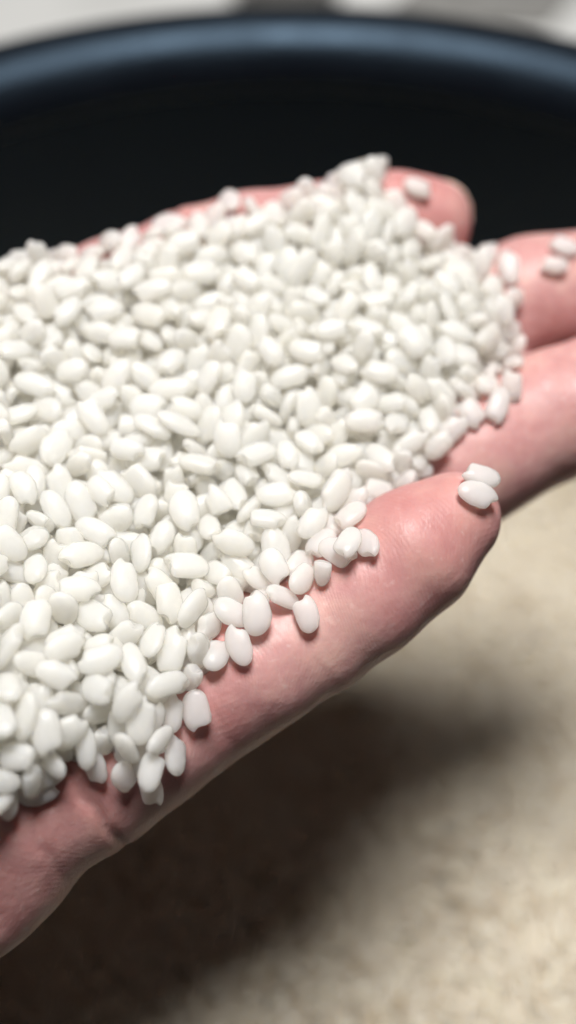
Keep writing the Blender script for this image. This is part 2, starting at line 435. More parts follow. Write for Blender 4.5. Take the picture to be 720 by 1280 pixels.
# grains settled on the hand: place, turn, size and kind of each
GRAINS = """-2724 -3174 12144 56 -686 705 170 103 6 -2494 -4334 11761 -152 751 -603 -220 97 2 -361 -2842 11805 -174 656 704 211 106 5 -2011 -3547 11949 -56 -192 954 222 97 3 -1853 -2504 11966 613 201 -41 763 105 5 -1285 -3270 11667 -64 760 622 176 106 4 -2380 -2199 12029 -177 -235 947 132 106 0 -1019 -3748 11190 -252 720 -604 -229 98 1
-2421 -3797 12026 943 227 161 -179 90 2 -1228 -1503 11993 -119 788 -598 -89 107 5 -2334 -2737 12104 -178 978 10 -112 103 4 -1350 -2713 11844 -19 752 -606 -261 101 4 -1570 -4038 11525 746 211 -198 600 100 5 -2803 -4544 11659 59 -176 -188 965 98 4 -745 -496 12211 635 182 -230 714 107 2 -1696 -3962 11774 802 336 -207 449 90 0
-1198 -2203 11833 -133 -65 989 -26 106 2 -1068 -2783 11812 714 495 279 408 108 1 -2381 -3481 12083 -304 901 220 -219 90 3 -2447 -211 12303 462 127 -215 851 105 1 -2830 -679 12235 809 243 112 524 107 5 972 -182 12182 962 272 35 9 106 1 -152 -2245 11859 -220 830 -501 -111 97 7 -834 -1369 11927 486 148 -298 808 101 8
-648 -1896 11889 171 62 -347 920 96 0 204 -2812 11744 -136 583 770 219 92 1 -549 -3137 11608 584 92 -215 777 91 0 -2159 -2962 11929 -28 935 -329 129 106 6 -1472 -4433 11135 762 155 -98 621 90 1 2214 -1565 12358 971 157 145 -107 98 0 -1313 -3684 11656 -292 903 201 -243 90 3 -2466 -1448 12069 824 145 238 -493 101 3
-2751 -1574 12089 -168 843 -477 -181 103 3 582 -1262 12063 -67 -479 762 430 103 3 -1669 -3516 11805 -57 829 -551 -73 90 0 256 119 12150 -294 610 722 142 107 5 -1697 -1542 12003 255 -561 787 25 100 7 1614 1015 12494 -104 478 855 172 107 2 -2715 -4214 11911 322 -542 776 12 90 3 -3111 -1430 12303 845 128 189 -484 93 5
-2466 -2983 12071 539 460 425 -563 101 5 -2250 -1838 12001 951 196 72 -227 99 1 -3180 -674 12308 -59 -350 765 538 99 1 -1983 -747 12261 -232 966 -112 29 97 4 -2018 -3851 11843 -181 927 -275 178 90 2 -2330 -3979 11782 29 401 -372 836 90 0 -1820 -1067 12058 379 -41 -495 781 106 2 -2432 1380 12657 30 -147 961 233 106 1
-134 -1247 12008 -186 981 52 -4 95 0 -1822 1687 12769 84 -113 969 203 105 1 -3166 -2223 12309 327 234 -161 902 102 0 -1498 -1847 11908 516 119 184 -828 93 7 36 529 12280 -258 956 136 25 99 3 -3212 205 12440 -213 961 -171 -43 97 3 1946 -275 11849 865 351 -121 337 96 7 290 -1672 11994 -213 866 449 57 91 0
2732 289 11980 570 91 191 -794 101 1 -1163 2065 12782 -220 966 108 -79 104 1 -2228 -1326 12138 -253 876 -410 -34 92 2 -2332 -4224 11607 -457 850 261 -33 99 5 -398 -722 12138 -53 -300 951 -44 105 2 -546 287 12364 714 228 -106 653 98 7 -232 794 12488 -106 442 871 188 99 5 -1842 1346 12622 235 -98 -175 951 107 4
182 2138 12767 -473 -103 -509 712 107 3 -3193 1414 12762 793 144 439 -396 106 1 -2783 455 12456 -94 -113 -246 958 96 5 -1512 276 12317 56 -3 969 241 98 3 -909 1206 12621 622 132 -6 -771 108 4 -624 -2761 11687 -70 967 -152 -191 102 5 727 -1613 12043 -391 -110 153 901 101 7 -1348 -345 12299 119 963 -74 -231 106 0
254 787 12501 -237 964 -122 20 96 1 -2907 1287 12736 -450 -49 -129 882 100 0 -676 978 12428 550 291 257 -740 112 5 1176 556 12350 98 26 -174 979 97 2 676 -2183 12239 537 42 -33 -842 90 1 916 2536 12865 -126 810 311 481 107 3 -1415 2538 12908 952 254 -42 167 108 7 -1017 372 12424 301 -447 842 40 98 4
-804 -3208 11522 -111 800 586 -67 90 2 -1759 -20 12261 971 230 -20 -57 103 2 -1062 -857 12107 973 -195 88 -85 104 2 -1489 -3189 11795 756 -180 -166 608 90 5 -2839 -2483 12157 139 619 772 43 93 2 -992 -259 12153 362 -489 773 179 101 0 2269 -1269 12366 62 125 -59 988 95 2 -1712 -2079 11927 174 627 684 330 96 1
928 3585 13250 -343 899 -251 105 102 6 -1239 -4169 10986 566 398 257 674 90 2 592 1085 12604 970 225 5 91 94 7 -2169 -4278 11351 669 -34 -419 613 90 3 -2903 -3952 12078 525 -27 132 840 90 7 -2882 1680 12790 -191 971 126 65 101 4 -2197 398 12395 156 -505 822 213 98 0 -1613 -2863 11747 211 283 -214 911 95 3
964 150 12217 -382 -69 -268 882 100 6 -1838 -3133 11751 538 -763 -324 -152 104 1 -260 -1625 11987 126 990 -52 -45 94 4 -6 -697 12086 769 109 104 -622 90 5 -1666 -336 12242 129 967 -131 -175 104 1 165 -2379 11839 -309 791 449 -279 94 5 1659 3101 12840 -9 -536 761 367 105 0 2725 2706 12466 -108 694 516 491 107 2
3163 2742 12369 696 85 -199 685 101 0 -1787 -4416 10940 -236 741 -282 -562 90 7 -2112 1863 12870 -441 29 -132 887 98 0 -2751 -1201 12115 581 228 -198 756 100 4 2694 1314 12250 -193 -399 792 419 107 2 2397 190 11949 -211 849 -471 -117 90 6 684 -540 11909 139 -126 944 272 102 1 1515 834 12272 -255 947 -18 -195 100 1
-2471 1097 12531 -23 72 916 395 95 5 183 1547 12502 115 88 -577 804 101 5 -1375 -4193 11346 -428 -274 713 484 90 0 -2053 -1643 11992 -161 -224 -494 825 97 5 -1524 680 12400 36 -472 874 111 94 6 -418 -425 12145 521 -708 -476 -38 102 0 -3071 -45 12256 111 240 945 195 102 2 -2980 -3518 12127 873 -108 -347 324 107 0
-2094 924 12597 994 105 -33 13 93 2 -1275 -3816 11272 -207 689 670 183 84 3 -576 1944 12781 390 32 -217 894 94 7 796 1536 12610 819 262 -140 491 94 1 -1725 -4311 11397 601 -458 593 278 90 1 -2400 1878 12773 -165 -57 954 243 107 0 2271 1350 12352 139 136 -21 981 100 0 969 869 12476 -429 -369 -322 759 90 5
-2694 -4583 10992 -266 945 123 -147 106 7 -1837 512 12287 910 255 175 -276 97 3 -2675 -3648 12028 901 237 362 22 90 3 -2103 -1156 12033 -130 337 907 218 99 3 271 -479 12097 932 -9 81 -354 91 5 -1299 -90 12310 -80 139 960 231 90 1 -3489 643 12641 -68 943 263 -193 94 6 1661 396 12201 -347 295 838 300 90 5
391 -2349 11982 597 -328 732 25 90 8 1174 -561 11910 -177 902 -389 60 90 0 2961 616 12064 617 282 -307 668 90 2 -961 2714 12908 -228 -284 -189 912 102 6 233 -1000 12000 963 -153 187 120 99 0 -993 -3228 11607 630 -163 -737 -183 104 0 -437 2829 13044 26 -288 938 192 93 3 2074 987 12317 178 601 730 272 99 0
209 3057 13038 680 591 -151 407 98 2 -2666 -4669 11374 698 -210 -678 -92 90 5 -1364 1798 12652 -366 865 123 -320 96 3 -61 -2603 11768 14 307 21 951 90 3 -3333 942 12654 -166 -288 -415 847 94 7 1570 -281 11895 -349 894 280 27 92 0 -1198 772 12313 779 298 -239 497 102 4 607 2473 12781 -283 571 589 497 98 6
1183 2507 12799 -396 813 -102 415 106 5 948 3202 13055 -285 407 859 126 103 5 1995 464 12068 -167 337 844 381 96 3 -604 2350 12878 850 174 -130 -480 102 0 -1730 -762 12090 989 123 -76 7 101 2 -3240 -1900 12320 285 -553 766 161 102 1 -2542 -926 12181 -413 828 87 370 90 3 -2970 -4263 11996 467 -64 22 881 107 1
447 2744 12924 54 -592 660 460 96 3 494 314 12187 -486 -449 -122 740 93 7 1886 3721 13017 -184 969 -136 -99 95 2 -149 -1965 11782 -169 739 -613 -225 108 3 -2997 -3167 12211 510 238 -732 -384 90 5 1170 2876 12982 691 387 -66 607 95 0 -2110 -4336 11032 626 489 140 -591 95 7 -396 1512 12611 -244 806 429 327 96 2
-1089 2414 12774 -127 13 -406 905 97 0 2191 3089 12577 -65 -411 589 693 107 1 -2059 -199 12134 974 221 53 7 90 8 1814 54 11965 -12 662 746 74 90 7 2347 1045 12191 -171 964 -197 -56 99 5 151 2778 12901 -283 -111 917 259 99 3 -168 2639 12815 -314 520 727 320 100 3 1114 -919 11719 -48 218 -123 967 90 2
-3370 -233 12348 -132 -87 93 983 102 1 1026 1194 12555 260 -10 116 958 107 1 1077 -704 11766 665 -649 271 251 102 0 1146 2060 12666 -113 757 -614 -193 91 0 452 2184 12664 802 226 -205 514 90 7 896 -2113 12137 796 129 -211 -552 90 0 -648 -1152 11894 -47 806 -589 38 90 0 -657 -2502 11691 -344 758 -410 -373 90 5
-2257 2257 12853 580 -43 212 -785 99 4 1903 1920 12557 -445 816 91 359 90 7 1305 232 12099 929 149 -284 -184 90 3 576 -2160 12030 936 151 -53 -314 98 1 -2981 -4746 11533 65 142 -371 915 92 1 -1967 -2823 11783 -170 390 892 155 90 6 58 -1712 11828 623 462 -175 607 90 5 -290 -77 12189 -246 55 892 -374 103 7
-3334 2017 12804 830 113 -43 545 95 0 -340 2285 12703 -134 852 465 202 103 7 -2950 230 12261 946 216 72 -232 97 4 -2507 -4466 11386 214 282 813 462 90 0 2221 2150 12524 -154 908 -370 -124 92 0 1400 -52 12021 -193 -575 795 -26 105 0 1884 754 12195 586 360 -373 623 90 5 1637 2296 12575 -308 568 577 500 90 0
-892 -2905 11635 -214 479 -333 784 90 6 -3013 642 12447 785 333 481 -203 96 6 -2938 -2017 12117 233 482 839 -100 102 2 725 640 12414 421 -189 -102 881 90 0 1612 1775 12588 285 -471 786 -281 102 2 -2655 -3968 11822 -97 793 573 181 101 2 -340 -2286 11698 66 307 8 949 90 0 1178 1700 12602 24 -76 993 82 92 0
-1203 -1952 11790 585 307 -314 682 90 1 -2030 -3923 11496 794 394 457 74 90 0 -2353 56 12310 -234 940 148 199 95 3 -9 2318 12686 583 253 237 -735 103 0 -1475 -2461 11784 -275 383 876 99 98 5 -2722 2073 12857 11 803 576 153 95 7 -501 -890 11963 178 792 -583 -44 95 2 -599 -2080 11656 304 48 -185 933 93 3
-208 1987 12632 65 245 -216 943 90 0 -1332 973 12520 -461 766 -13 -448 90 0 3790 2730 12408 26 35 -245 969 84 7 359 1782 12617 483 -69 37 872 100 7 -85 -922 11928 -249 162 945 -139 108 0 384 -1916 11887 117 -402 907 41 90 1 -2718 -311 12146 959 224 167 51 94 0 -828 -2209 11697 -86 898 -365 232 90 5
-1683 1946 12754 -82 -65 -505 857 103 1 621 -225 11939 793 173 -334 478 95 3 2199 1763 12410 190 778 -469 -371 103 0 -210 255 12211 -130 479 -107 861 97 7 29 3403 13034 0 -333 -377 864 90 7 -957 -1610 11820 110 573 812 -20 90 6 462 -729 11939 48 -473 -133 869 93 7 -887 740 12386 620 399 -470 486 107 0
3008 1918 12262 557 305 -152 758 92 0 1943 1510 12418 519 -470 -705 -110 90 3 2802 1766 12281 697 100 -606 371 103 7 -1642 2211 12807 554 322 295 -709 98 3 -3449 1326 12670 133 873 -467 -51 102 0 1248 3857 13169 -324 771 -402 -373 90 2 -1519 -4447 10731 796 51 335 -502 90 1 -3437 2443 12798 -481 334 703 404 90 4
-1084 -3460 11438 -293 800 174 494 90 1 1440 -544 11811 605 329 -533 491 90 1 -2212 2694 12817 -157 795 581 74 106 4 2469 1848 12334 761 303 380 -431 90 5 -3190 -985 12163 66 201 -361 908 103 0 3969 3077 12488 195 52 -123 972 87 2 -1604 1522 12591 -230 869 -406 165 99 4 2526 2182 12450 323 364 -231 842 90 0
-1985 -4131 11261 227 647 -207 698 90 2 -393 1130 12477 373 -555 737 98 99 0 -3627 2080 12802 693 -402 -180 571 106 5 -2536 -1980 11932 708 393 225 -543 105 6 -3097 1003 12538 -35 782 -619 60 100 0 1309 1141 12344 -263 947 -184 -18 101 5 -1960 -2092 11885 778 78 618 -74 103 0 -3035 -1240 12187 711 99 178 -673 92 1
-192 3076 12978 -85 756 -635 -132 98 7 2641 666 12022 -266 210 -75 938 90 6 -2671 -2170 11937 548 427 -256 672 96 0 -2922 -2879 12010 -179 743 -449 -463 96 1 -1075 1706 12536 -250 942 219 42 90 4 -1348 -1198 11912 584 302 -304 690 96 2 1452 2456 12639 353 634 -118 678 100 4 2842 2210 12390 -499 143 -252 817 95 2
1939 3116 12719 439 -80 -130 885 90 4 -715 -156 12185 11 774 540 330 104 0 2309 541 12038 -365 -100 904 -197 100 0 -1656 3063 12825 972 178 -58 -139 107 2 -74 1318 12498 -190 910 86 -359 90 0 -1946 2165 12783 532 325 -568 538 107 5 1550 3433 12923 780 246 339 -465 98 6 2090 -31 11842 893 325 -119 288 96 3
-786 169 12158 26 -607 715 345 103 2 -2549 267 12214 891 217 242 -317 96 0 -2901 -1745 12089 574 704 -417 -28 95 2 2022 214 11944 612 241 -588 471 90 3 2373 2455 12513 -45 -56 991 112 99 1 -773 2074 12626 -205 859 467 42 106 6 -1047 3120 12894 767 263 -283 513 92 4 450 691 12256 -391 -323 775 377 99 0
-832 3398 13028 56 592 799 91 90 0 66 1779 12564 -327 737 455 379 90 2 -2472 2594 12894 354 339 854 172 104 1 -843 523 12342 -400 906 12 135 94 1 1177 1425 12476 -433 692 271 510 103 0 -1262 2944 12923 645 -56 -170 743 94 3 -2 1014 12410 603 651 -282 364 103 2 3102 1828 11956 -402 882 154 -191 97 7
-2802 843 12365 -264 770 -414 -407 90 2 -2450 -722 12089 -146 106 723 667 99 4 -2416 -3317 11988 -200 929 300 -80 91 6 -2083 -3396 11862 -231 920 305 82 98 8 1756 2868 12588 847 226 202 436 90 0 1323 3201 12996 1 251 -244 937 90 3 645 2002 12648 790 -329 -413 312 95 2 1403 2044 12545 -18 -670 737 87 94 0
-2337 895 12321 -128 761 -623 127 94 8 -527 703 12308 586 -628 -510 37 101 1 1279 -256 11870 -364 81 887 273 90 7 1462 -820 11767 265 -482 8 835 90 2 2819 1406 12001 -272 947 106 -131 102 0 -15 104 12137 166 797 80 575 91 5 -2225 -2386 11848 -91 974 131 163 104 1 -1815 1042 12464 548 33 216 808 100 7
175 -1407 11982 775 167 591 147 102 6 -2054 875 12368 647 184 -107 732 94 7 1668 1575 12356 812 339 -286 381 95 5 357 -252 11980 330 138 916 182 101 0 -3280 540 12467 -316 -449 829 -104 91 2 -1810 -4050 11392 485 442 -126 744 95 7 2051 2655 12518 -7 -520 804 -288 106 0 -1015 -2424 11697 895 -95 367 233 90 8
-459 -1351 11858 212 -448 713 -496 99 3 -1973 167 12165 781 348 354 -379 96 0 504 3032 12965 -401 -274 -533 693 94 2 -2559 823 12434 644 57 321 692 91 0 -3145 -2456 12073 -195 7 979 -68 102 1 -929 -1876 11623 -71 -470 -111 873 90 4 2554 1521 12402 170 695 -627 309 107 5 -634 1341 12528 629 -154 694 315 107 5
-1415 -957 11937 -353 642 555 394 90 7 -1120 1421 12511 -52 961 212 -169 91 2 -376 -1626 11800 -99 -562 821 -8 94 7 -3440 -614 12434 -196 690 -50 695 94 7 -1380 1469 12432 730 27 436 -526 96 5 751 373 12097 180 -56 -90 978 99 2 739 624 12238 -53 -699 704 -117 108 0 -3005 2157 12780 249 890 316 215 91 8
1503 302 11993 253 -265 -545 754 96 3 -3088 2580 12722 320 -254 -186 894 90 7 2437 799 12000 742 527 394 -127 99 3 -2501 -513 12058 267 2 890 369 90 5 -754 -756 11841 112 388 -308 862 90 3 500 -26 12036 -314 792 -154 -500 90 6 791 -1299 11908 877 118 -329 331 90 4 174 -632 11905 736 10 131 -665 101 2
-3585 201 12367 -174 892 -417 -27 91 1 -1304 419 12208 147 -356 869 310 100 7 -136 -313 11951 931 223 173 -230 100 0 914 2858 12866 -302 728 -490 -372 96 5 139 -2090 11733 -164 856 466 -152 90 2 -1155 -562 12065 -441 -276 840 -154 94 5 -644 2880 12899 710 383 61 588 94 6 -1584 -563 11995 -111 660 732 128 95 1
-2195 1347 12450 -343 736 580 -67 91 2 -3180 -2925 12168 -347 633 683 112 96 7 -622 1697 12534 742 197 178 -616 90 6 1393 2780 12849 434 653 261 563 97 0 -2626 1635 12625 60 -64 990 -111 101 1 271 3511 13055 -481 637 -490 -349 90 2 -465 2627 12791 600 105 160 -777 95 3 1482 1399 12413 -223 861 -438 133 101 3
606 1618 12465 831 115 56 542 95 4 1242 3577 13020 -328 256 879 234 90 0 -273 1713 12558 347 89 -155 921 94 0 -1562 1185 12422 -124 663 623 -396 104 5 1704 -325 11650 766 142 224 586 90 1 -2707 -2664 11972 855 232 -249 392 99 0 -2215 1725 12572 417 52 353 836 104 8 -2877 -3951 11895 -144 799 557 178 103 4
-3185 -1833 12140 803 213 -103 546 90 7 1093 492 12157 -6 210 14 978 93 2 -1859 -431 12090 836 -214 136 486 107 2 -3837 2282 12758 756 -165 51 631 92 7 -1005 -1025 11776 699 327 451 -448 90 7 887 1838 12584 -332 117 795 494 95 0 -3586 1748 12700 63 750 620 -223 94 5 -1505 -3970 11358 795 316 -128 502 90 4
-2388 508 12181 -469 365 628 503 107 3 -44 -1393 11815 819 85 25 566 102 4 470 3254 13023 18 80 871 484 102 3 186 1274 12429 514 142 -839 -104 97 7 1796 1161 12351 703 125 138 -687 90 3 3194 1617 11812 136 -584 36 800 93 2 -3266 -2596 12328 907 124 216 340 95 5 -2976 -4746 11104 171 571 718 359 90 5
-3410 -1487 12340 670 192 120 -707 96 6 1440 608 12119 -17 740 632 -231 103 8 3194 2235 12214 -406 805 179 -393 90 6 -1533 -3607 11555 292 199 -219 910 104 3 -507 3230 13000 -462 223 769 -381 92 2 3077 1212 11916 712 -51 -321 -623 90 0 -2630 -4507 11181 -186 -166 933 259 101 3 -129 761 12249 968 212 110 72 94 1
-1324 -342 11992 -37 870 420 258 99 1 -3712 273 12661 -252 396 854 225 105 7 -1730 829 12280 -18 945 287 154 93 5 -823 1561 12571 618 255 -615 419 90 1 -1951 -1836 11788 82 4 -306 949 103 7 -3715 805 12643 -353 745 553 121 92 2 -2433 -4232 11263 587 -422 649 239 90 7 898 2161 12582 156 -486 856 81 94 5
-1098 -6 12114 593 307 344 -660 103 0 -2311 -1010 11939 720 159 339 -585 106 0 2427 2890 12346 961 14 153 -230 100 7 -2897 1128 12416 614 521 54 -591 90 1 889 -1133 11628 -92 970 -42 220 98 5 -3031 -4978 11388 -34 -517 741 -428 106 0 64 -135 11993 610 312 -643 -342 91 5 -1891 2826 12855 108 835 -427 330 92 7
1005 -113 11969 -56 -298 936 178 101 0 -1619 -4190 11064 948 316 -24 10 107 0 748 3588 12978 693 80 -294 653 96 1 -1595 2754 12857 673 427 595 -104 94 0 -1895 2555 12775 129 -167 853 476 93 0 -2656 -2869 11989 796 14 547 -257 98 5 -2759 -41 12090 -2 -317 945 82 102 2 -1866 -3723 11605 205 217 941 158 103 1
-1433 -2184 11686 -219 929 -94 -282 90 2 -2719 2460 12782 922 124 -260 -260 90 0 -1164 -871 11851 122 658 -615 418 94 4 -2705 -2439 11947 -156 914 346 -142 90 2 -1279 -668 11935 -347 -142 920 114 93 4 451 968 12368 40 920 -282 269 98 5 -2310 -374 12039 159 -203 -44 965 94 5 657 2763 12740 247 -658 706 88 103 0
-860 -530 11920 766 393 505 64 105 5 -2725 1311 12483 -318 283 905 -20 91 7 -3112 -3794 12206 168 -48 982 65 96 8 1655 -456 11569 37 16 996 77 87 5 -2820 -3412 11906 -130 47 -308 941 99 7 774 1188 12379 154 952 262 -39 95 1 -3122 1801 12668 -266 -34 -491 829 109 3 -2088 -836 11951 -299 671 -610 -297 92 0
2226 876 11927 -270 521 793 166 99 7 -1594 -1323 11754 591 537 -517 309 101 3 -2357 -2610 11965 -270 864 424 22 99 0 -975 1171 12381 -165 -84 -269 945 106 0 501 3606 13017 -201 739 -573 291 90 2 -3337 1597 12712 730 292 308 -536 93 2 -2290 7 12087 143 -555 807 141 95 4 776 -791 11740 840 74 223 488 106 3
915 -396 11805 -191 9 -295 936 102 6 -1151 -3102 11556 -164 831 527 76 94 8 -365 516 12119 616 -223 661 366 106 0 -443 -1769 11623 -84 -474 869 115 90 4 -1597 -3158 11536 848 271 -38 -455 99 7 -3387 355 12301 861 218 193 -417 99 8 360 -929 11756 29 972 225 61 90 3 1026 -856 11365 979 164 -121 -26 108 1
-3825 1772 12635 36 838 -68 -540 103 2 -1091 -2551 11587 349 -32 -62 934 106 7 240 755 12191 -125 785 -537 -283 91 2 -1175 -1662 11750 774 182 117 -595 93 0 1031 855 12229 302 -456 837 35 105 6 -3706 1028 12558 892 362 108 247 104 6 -3351 764 12368 547 -762 -216 271 102 4 -3527 -818 12189 517 -26 -187 -835 97 2
-2716 559 12251 892 254 4 374 106 1 -1782 -2642 11695 -41 832 495 249 94 7 -1716 -1007 11862 -176 926 -313 118 90 7 2858 3028 12351 -161 856 484 89 95 0 605 -1062 11965 804 362 56 469 96 3 -2709 -4374 11556 -166 640 -631 -406 93 3 888 3948 13100 141 -186 930 286 94 0 -3754 2553 12627 -19 -59 -377 924 86 2
2684 1034 11841 -66 859 -277 426 92 1 -2905 -4289 11691 -92 556 -393 727 90 6 -964 -1250 11767 932 308 155 111 99 2 -1976 2370 12774 348 -203 825 396 93 5 -3356 -1290 12206 -379 775 503 55 102 1 -1699 -2357 11658 39 425 806 409 98 0 2744 1270 11806 849 -425 74 -303 95 3 475 -1557 11840 921 2 -58 -385 92 3
-3095 -223 12023 -351 15 891 290 98 1 -2056 -1474 11890 -248 966 54 -46 92 1 -3909 1432 12708 -144 -444 782 414 91 7 881 3224 12838 865 106 124 474 107 7 -2038 -3657 11687 315 135 938 57 90 2 2442 3269 12173 93 -144 959 224 96 0 -3716 1519 12478 159 -534 580 594 92 1 -633 -1643 11722 -87 -583 808 11 90 2
-2432 -3587 11815 859 269 -218 -377 105 1 -3647 -311 12520 282 104 -165 939 91 0 2454 652 11886 156 -521 776 318 101 0 -1908 -3362 11729 799 -56 314 -510 91 2 1327 4102 13077 646 552 247 465 98 3 -3612 -61 12414 612 222 -700 293 100 7 -562 -262 12024 -104 907 294 283 98 2 724 116 11904 892 340 -267 130 104 1
-3291 -465 12185 114 -37 -236 964 94 1 -1511 -1835 11735 -307 765 -565 26 96 0 -2474 2278 12689 54 171 970 166 89 4 437 1289 12399 7 838 457 -298 99 0 -637 -2232 11514 943 156 -202 214 101 7 -255 1306 12354 678 123 -47 723 101 1 -1385 -1566 11666 -245 763 -425 -421 102 6 -2924 -3669 11890 -452 -100 -407 788 102 1
-3419 123 12118 165 -358 882 260 101 1 459 -1201 11737 -62 949 293 97 103 7 -633 -974 11756 -284 959 6 15 95 3 -1581 2527 12669 354 -109 -107 922 101 5 1612 3 11802 -79 773 -629 -34 90 5 -3043 -734 12039 -191 850 474 128 103 0 2313 3206 12353 515 259 -232 784 96 2 328 2532 12666 -292 290 875 -256 95 5
-908 461 12094 319 818 445 -175 106 4 1226 -645 11614 188 227 917 268 89 2 1551 -513 11511 664 4 113 -739 95 2 764 4006 12962 11 -157 941 301 96 3 -2911 -2187 11920 853 184 464 154 90 5 -2269 -3260 11731 514 -803 -291 -82 94 1 1288 1774 12390 -22 -156 954 -257 104 0 -2257 -2019 11788 884 54 -107 -452 91 2
-1995 -2400 11751 -226 -174 -134 949 104 5 -572 25 12029 -214 834 445 244 93 2 -1971 -1164 11770 165 294 939 -68 104 5 -3206 2296 12659 -115 140 -230 956 91 7 -1168 2265 12525 856 374 -257 -247 92 0 -683 2489 12569 440 323 -298 783 107 3 -220 -927 11795 -424 138 25 895 94 3 -3608 1329 12421 -413 316 511 684 99 2
-2663 -3194 11863 -303 498 773 249 100 0 2155 347 11859 976 147 59 -151 87 4 1795 2515 12344 966 112 17 231 95 7 -451 170 11976 284 -173 910 247 97 6 -3104 -1342 12016 511 136 52 847 94 1 -3692 571 12395 35 873 -297 386 93 0 -1512 722 12180 608 -217 -74 760 94 3 -203 -615 11873 -219 -85 970 56 97 5
1015 3578 12979 446 342 473 678 102 1 -365 -1852 11511 242 516 821 39 103 0 -2167 -2992 11720 26 955 -184 233 91 7 -774 2751 12722 31 -19 965 260 102 0 933 2547 12576 964 247 -30 93 91 6 2470 1164 12019 -256 668 683 147 105 7 -3044 -429 12043 -368 554 693 279 90 0 -1794 -1697 11659 304 183 -252 900 101 3
-1028 1978 12438 -82 -90 989 84 94 4 -2223 -4002 11371 -240 542 624 510 90 1 -3068 471 12143 835 80 522 -156 91 1 1999 803 11953 6 137 973 184 89 7 1802 2808 12405 -35 967 -243 -63 99 5 1810 2246 12276 787 233 -331 465 103 8 -4055 2162 12628 128 85 -199 968 92 0 -1310 -3532 11395 584 -785 -67 -196 90 3
2023 3167 12379 699 61 34 712 97 3 -868 -781 11717 -17 89 -250 964 95 3 194 -1628 11652 -286 800 -505 150 97 3 773 1012 12200 273 -394 413 775 94 7 839 2112 12449 353 -424 703 450 102 3 711 1004 12201 656 184 -163 713 90 2 -35 2886 12738 133 641 657 373 106 0 137 3217 12862 180 980 -27 -82 92 1
-1370 -2770 11559 -270 901 167 296 102 7 1254 2504 12490 -288 748 407 -437 101 7 -1823 1359 12295 -300 647 -614 -339 102 4 -108 -1187 11669 -132 968 211 13 105 1 2870 1527 11826 395 338 -177 836 108 0 -2375 -3810 11606 216 -237 944 -73 96 6 -2009 478 11984 795 322 384 -342 101 0 -1569 1070 12215 -127 873 -411 -232 88 1
-817 2968 12804 571 147 174 -789 97 1 -2858 1331 12349 326 75 -167 928 86 3 -2681 1861 12521 -258 713 480 440 104 4 -900 2308 12583 -6 -139 960 243 93 0 -985 -1649 11593 909 360 -192 80 95 2 2549 1537 12022 579 -595 -541 134 94 1 -3840 1394 12472 28 -177 969 172 97 0 1652 450 11911 -104 -192 -332 918 92 0
-2846 -1870 11756 710 303 -635 30 106 2 -3176 2598 12583 929 273 -8 -248 94 1 249 177 11925 974 136 46 -174 101 1 1727 3102 12626 -237 -445 827 250 94 7 2483 1857 12226 937 226 -9 265 86 0 -2543 -1167 11968 -200 947 -191 164 90 5 427 1422 12288 -429 738 -477 -212 91 1 -3276 -2737 11994 -314 893 145 288 107 1
-2691 -1539 11899 -1 87 -193 977 98 1 2663 2405 12295 -229 465 851 86 86 8 -1715 -4205 11011 -89 572 739 344 96 7 1735 2568 12383 -134 -431 830 326 98 2 2611 2144 12255 953 297 -31 -47 89 5 -88 275 11967 -246 694 660 150 92 5 -3679 2071 12553 -184 579 794 13 91 8 -1985 1445 12367 106 2 987 121 86 5
317 2694 12625 -155 559 787 211 97 3 -1628 -903 11745 -427 -78 -201 878 86 1 1 72 11874 906 85 116 -397 101 6 -2492 -2286 11623 659 521 -279 466 90 5 -1089 1383 12227 -5 387 -369 845 97 0 1491 2773 12529 -434 525 731 -37 102 5 -2707 -1813 11776 155 951 -137 -230 107 8 1892 3010 12359 -251 794 553 -14 99 3
-1877 216 12040 736 104 -149 652 100 2 174 422 12054 894 -221 171 350 98 1 2064 1547 12188 960 167 42 220 96 0 -2713 -983 11799 183 -353 862 314 101 7 -971 -3166 11416 -147 790 540 253 92 5 624 3305 12832 -498 -136 -289 806 100 0 -1933 1032 12235 475 161 -165 849 90 4 1203 1139 12176 -2 -11 960 280 102 2
-2567 1210 12302 -136 693 691 152 98 8 2584 981 11847 707 151 -33 690 100 7 -466 -788 11648 796 208 -484 299 100 1 2013 2619 12289 23 912 -409 -23 96 0 1701 946 12078 -250 926 224 171 100 0 -3619 -526 12069 -5 82 -157 984 95 1 -1159 -1013 11609 -113 -237 -546 796 101 7 -2591 -4114 11573 776 512 -91 358 92 7
-853 -516 11855 -203 954 -218 -30 95 0 -502 -1344 11609 -228 862 -448 -70 104 8 -894 2297 12444 -488 489 522 500 97 0 1875 1750 12302 -255 960 -101 -52 97 6 -3315 -140 12067 -134 317 -572 745 94 0 276 640 12044 -174 902 -255 -303 99 1 1351 2506 12478 -38 882 -409 -230 91 0 -3011 -3215 12023 -119 329 -50 935 96 3
1243 3575 12930 -249 963 -75 77 97 2 -2319 -1413 11811 526 47 467 -709 101 3 -1208 1238 12284 -75 458 868 176 97 3 -1802 -933 11730 -96 859 363 348 98 6 -2229 1859 12507 -10 -86 957 278 86 4 284 1692 12285 337 -347 842 237 107 1 -1143 -854 11714 952 213 210 -67 100 6 -2020 86 12002 -181 699 686 97 102 5
-491 218 12016 713 152 -128 673 91 0 110 922 12174 -124 63 985 107 87 5 1723 2169 12368 80 -196 977 33 102 5 2095 2087 12322 -1 425 -139 895 96 2 74 2727 12600 855 192 -55 -479 93 6 253 -112 11839 129 -685 695 176 86 2 1207 2873 12682 11 -568 644 512 104 3 -1609 1646 12363 -84 951 298 0 93 1
